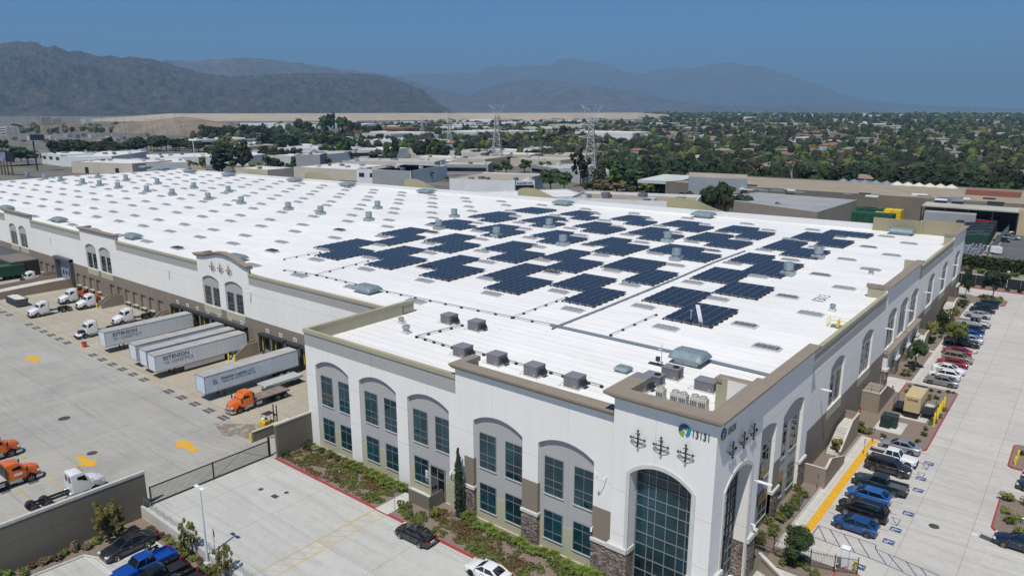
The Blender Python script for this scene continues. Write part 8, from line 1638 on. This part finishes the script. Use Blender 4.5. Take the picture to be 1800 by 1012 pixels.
for px,py,w_,h in ((20,292,44,26),(50,290,40,24),(82,285,16,14),(5,270,22,22),(98,288,10,18),(38,284,26,24),(572,236,26,32),(584,236,18,38),(600,236,24,30),(618,238,16,26),(628,236,14,22),(640,238,22,18),(655,251,14,12),(666,249,18,14),(680,248,14,10),(525,232,22,22),(540,236,20,22)): pt(px,py,w_,h,CR.choice(['round','wide']),'dark tree standing singly among the low buildings at left and centre','single dark trees among the low buildings' and 'dark trees among the low buildings')
for k in range(70):
    px, py = CR.uniform(345,1000), CR.uniform(240,292); pt(px, py, CR.uniform(14,26), CR.uniform(12,24), CR.choice(['round','wide','tall','pine','bright','ball']), 'single tree among the pale flat roofs beyond the warehouse', 'trees among the pale flat roofs')
for k in range(26):
    px, py = CR.uniform(345,960), CR.uniform(236,286); w_ = CR.uniform(30,75)*(py-191)/75; shed((px,py),(px+w_,py+w_*.035),CR.uniform(5,7.5),CR.uniform(18,40),CR.choice([W1,W1,W2,BG]),CR.choice([R1c,R1c,R2c]),'pale low commercial building among the trees beyond the warehouse',units=2,strip=CR.random()<.3).__setitem__('group','pale low commercial buildings')
for k in range(14): pt(1030+k*13.5+CR.uniform(-4,4), CR.uniform(334,341), CR.uniform(22,34), CR.uniform(14,26), CR.choice(['bush','bright','round','bright','ball']), 'green tree in the thicket behind the tan roofed neighbour', 'thicket behind the tan roofed neighbour')
for k in range(6): pt(1095+k*26+CR.uniform(-5,5), CR.uniform(300,316), CR.uniform(22,30), CR.uniform(20,30), CR.choice(['round','wide','tall']), 'tree at the suburb edge behind the canopy building', 'trees behind the canopy building')
# suburb: nearest trees and houses are things, the rest one mass each
cost = [mat('house_roof_%d' % i, c, .9, var=.15, scale=.3) for i, c in enumerate([(0.14,0.125,0.115),(0.2,0.17,0.145),(0.09,0.09,0.095),(0.24,0.11,0.07),(0.25,0.22,0.19),(0.17,0.11,0.085),(0.34,0.34,0.33),(0.24,0.185,0.14)])]
wallc = [mat('house_wall_%d' % i, c, .9) for i, c in enumerate([(0.4,0.37,0.31),(0.45,0.45,0.43),(0.32,0.27,0.21),(0.28,0.4,0.44),(0.38,0.31,0.25)])]
def house_mb(w_, d_, h, rf, kind):
    A = MB().box(-w_/2,w_/2,-d_/2,d_/2,0,h); R_ = MB(); o = .5; i = d_*.5 if kind else .0
    R_.add([(-w_/2-o,-d_/2-o,h),(w_/2+o,-d_/2-o,h),(w_/2+o,d_/2+o,h),(-w_/2-o,d_/2+o,h),(-w_/2-o+i,0,h+rf),(w_/2+o-i,0,h+rf)],[(0,1,5,4),(1,2,5),(2,3,4,5),(3,0,4),(3,2,1,0)]); return A, R_
HP = []
for k in range(10):
    A, R_ = house_mb(CR.uniform(13,20),CR.uniform(9,12),CR.choice((3,3,3.2,5.6)),CR.uniform(1.6,2.6),k%2); W_m = A; B = MB(); HP.append((mesh_only(A,'walls',wallc[k%5]), mesh_only(R_,'roof',cost[k%8])))
def sub_at(px, d):
    r = ray(px, 250); u = Vector((r.x,r.y)).normalized(); return u*d
def blocked(p):
    return p.x > -130 and p.y < 430 and p.x < 200 and p.y > 0 and (p.y < 395)
SR = random.Random(77); hs = []; tries = 0
ang = .06
while len(hs) < 900 and tries < 20000:
    tries += 1; px = SR.uniform(760,1880); d = 400*math.exp(SR.random()*2.35)
    if px < 1060 and d < 640: continue
    if px < 860 and d < 820: continue
    p = sub_at(px,d); g = 1 if d < 900 else 1.6
    gx = round(p.x/ (21*g))*21*g; row = round(p.y/(47.0*g)); gy = row*47.0*g+SR.choice((-11,11))
    q = Vector((gx,gy)); 
    if blocked(q) or q.length < 380: continue
    key = (round(q.x),round(q.y))
    if any(key == h[2] for h in hs[-1:]) or key in set(h[2] for h in hs): continue
    hs.append((q.length,q,key))
hs.sort(key=lambda h: h[0]); HM = [MB() for _ in cost]; HW = MB()
ordn = 'houses of the suburb on the right'
rn_ = ['grey brown','tan','dark grey','red tiled','pale tan','brown','white','ochre brown']
for k,(d,q,_) in enumerate(hs):
    sz = 1.0 if d < 900 else 1.5
    if k < 240:
        i = SR.randrange(10); t = thing('house','low %s roofed house among the suburb trees' % rn_[i%8],'house',(q.x,q.y,0),ang+SR.choice((0,PI/2)),'%s roofed houses of the suburb' % rn_[i%8])
        for nm_, me in zip(('walls','roof'),HP[i]): o = bpy.data.objects.new(nm_, me); C.objects.link(o); o.parent = t; o.scale = (.95,.95,.95)
    else:
        A, R_ = house_mb(SR.uniform(13,20)*sz,SR.uniform(9,12)*sz,SR.choice((3,3.5,6)),2.2,1); HW.add([(v[0]+q.x,v[1]+q.y,v[2]) for v in A.v],A.f); HM[SR.randrange(8)].add([(v[0]+q.x,v[1]+q.y,v[2]) for v in R_.v],R_.f)
B = MB(); B.m(0).add(HW.v,HW.f)
for i, h_ in enumerate(HM): B.m(i+1); B.add(h_.v,h_.f)
tag(B.build('distant_houses',[wallc[1]]+cost), kind='stuff')
ts = []
while len(ts) < 5000:
    px = SR.uniform(700,1900); d = 395*math.exp(SR.random()*2.75)
    if px < 1050 and d < 600: continue
    if px < 860 and d < 760: continue
    q = sub_at(px,d)
    if blocked(q): continue
    if (d < 800 and SR.random() < .35) or (px < 1130 and d > 2100): continue
    if NZ.noise(Vector((q.x*.006,q.y*.006,1))) < -.28 and SR.random() < .7: continue
    ts.append((d,q))
while len(ts) < 6000:
    px = SR.uniform(-60,1060); d = 780*math.exp(SR.random()*1.75)
    if px < 340 and d < 1500: continue
    if d > 1900: continue
    ts.append((d+1e5,sub_at(px,d)))
ts.sort(key=lambda h: h[0]); D_ = [MB(),MB(),MB(),MB()]
kinds = ['round','wide','round','tall','pine','wide','airy','round']
for k,(d,q) in enumerate(ts):
    if k < 170:
        kd = SR.choice(kinds); put_tree(SR.choice(P_[kd]),(q.x,q.y,0),SR.uniform(8,14),{'round':'dark round tree','wide':'broad dark tree','tall':'tall green tree','pine':'dark pine','airy':'tall open crowned tree'}[kd]+' among the suburb houses',group={'round':'round trees','wide':'broad trees','tall':'tall trees','pine':'pines','airy':'open trees'}[kd]+' of the suburb',wide=SR.uniform(.8,1.25),name='pine_tree' if kd == 'pine' else 'tree')
    else:
        dd = d if d < 1e5 else d-1e5; s_ = SR.uniform(2.8,5.0)*(1 if dd < 1200 else 1.0+min(1.3,(dd-1200)/2200)); h = SR.uniform(.8,1.4); b = D_[SR.choice((0,0,0,1,1,2,2,3))]
        blob_core(b,(q.x,q.y,s_*h*.9),(s_,s_,s_*h),SR,7 if dd < 1500 else 5,4 if dd < 1500 else 3)
        if dd < 1500: leaves(b,34,(q.x,q.y,s_*h*.95),(s_*1.2,s_*1.2,s_*h*1.15),.85,SR,shell=.9)
for b,m_ in zip(D_,(L_dark,L_mid,leaf_mat('grey_green_foliage',(0.04,0.05,0.03),(0.08,0.085,0.045)),L_olive)): 
    B = b; tag(B.build('distant_trees', m_), kind='stuff')
# palms of the suburb
def palm_me():
    T = MB().tube((0,0,0),(.3,0,12),.28,6,.18); K = MB(); r = random.Random(3)
    for k in range(26):
        a = k*2.4; e = r.uniform(-.5,.9); pts = [Vector((.3,0,12))+Vector((math.cos(a)*t*2.4,math.sin(a)*t*2.4,e*t*1.6-t*t*1.6)) for t in (0,.5,1)]; w_ = Vector((-math.sin(a),math.cos(a),0))*.28
        K.add([pts[0]-w_*.4,pts[0]+w_*.4,pts[1]+w_,pts[1]-w_,pts[2]],[(0,1,2,3),(3,2,4)])
    return mesh_only(T,'trunk',M_bark), mesh_only(K,'crown',L_mid)
PM_ = palm_me()
for k in range(46):
    px = SR.uniform(820,1870); d = 420*math.exp(SR.random()*1.2)
    if px < 1070 and d < 800: continue
    q = sub_at(px,d)
    if blocked(q): continue
    put_tree(PM_,(q.x,q.y,0),SR.uniform(9,15),'tall thin palm rising above the suburb trees','palm tree','palms of the suburb',name='palm_tree')
# distant commercial roofs towards the dam and the skyline
for k in range(44):
    px = SR.uniform(370,1800) if k < 30 else SR.uniform(560,1040); d = SR.uniform(1500,3600) if px > 1050 else SR.uniform(950,2300); q = sub_at(px,d); w_, dp, h = SR.uniform(40,110), SR.uniform(25,60), SR.uniform(7,11)
    t = thing('distant_warehouse','pale flat roofed building low on the plain towards the hills','building',(q.x,q.y,0),ang,'pale flat roofed buildings on the plain'); c_ = SR.choice((W1,W2,W1,BG)); MB().box(0,w_,0,dp,0,h).build('walls',wmat(c_),t); MB().box(.5,w_-.5,.5,dp-.5,h,h+.1).build('roof',rmat(SR.choice((R1c,R2c,R1c))),t)
B = MB()
for k in range(34): px = SR.uniform(1210,1800); d = SR.uniform(4200,5600); q = sub_at(px,d); w_ = SR.uniform(60,200); B.box(q.x,q.x+w_,q.y,q.y+60,0,SR.uniform(8,13))
tag(B.build('skyline_warehouses',wmat(W1)),kind='stuff')
# ------------------------------------------------------------------ repeats that share a label are told apart by their order in the view
ONES = ['','first','second','third','fourth','fifth','sixth','seventh','eighth','ninth','tenth','eleventh','twelfth','thirteenth','fourteenth','fifteenth','sixteenth','seventeenth','eighteenth','nineteenth']
TENS = ['','','twenty','thirty','forty','fifty','sixty','seventy','eighty','ninety']
def ordinal(n):
    if n >= 100: return 'hundred-'+ordinal(n-100) if n > 100 else 'hundredth'
    if n < 20: return ONES[n]
    return TENS[n//10][:-1]+'ieth' if n % 10 == 0 else TENS[n//10]+'-'+ONES[n%10]
bpy.context.view_layer.update()
same = {}
for o in bpy.data.objects:
    if o.parent is None and o.get('label'): same.setdefault(o['label'], []).append(o)
for lab, os_ in same.items():
    if len(os_) < 2: continue
    if not all(o.get('group') for o in os_):
        for o in os_: o['group'] = os_[0].get('group') or lab
    def sx_(o):
        r = o.matrix_world.translation; d = Vector((r.x, r.y, r.z-H)); return d.dot(right)/max(.1, d.dot(fwd))
    for k, o in enumerate(sorted(os_, key=sx_)): o['label'] = '%s, %s from the left' % (lab, ordinal(k+1))
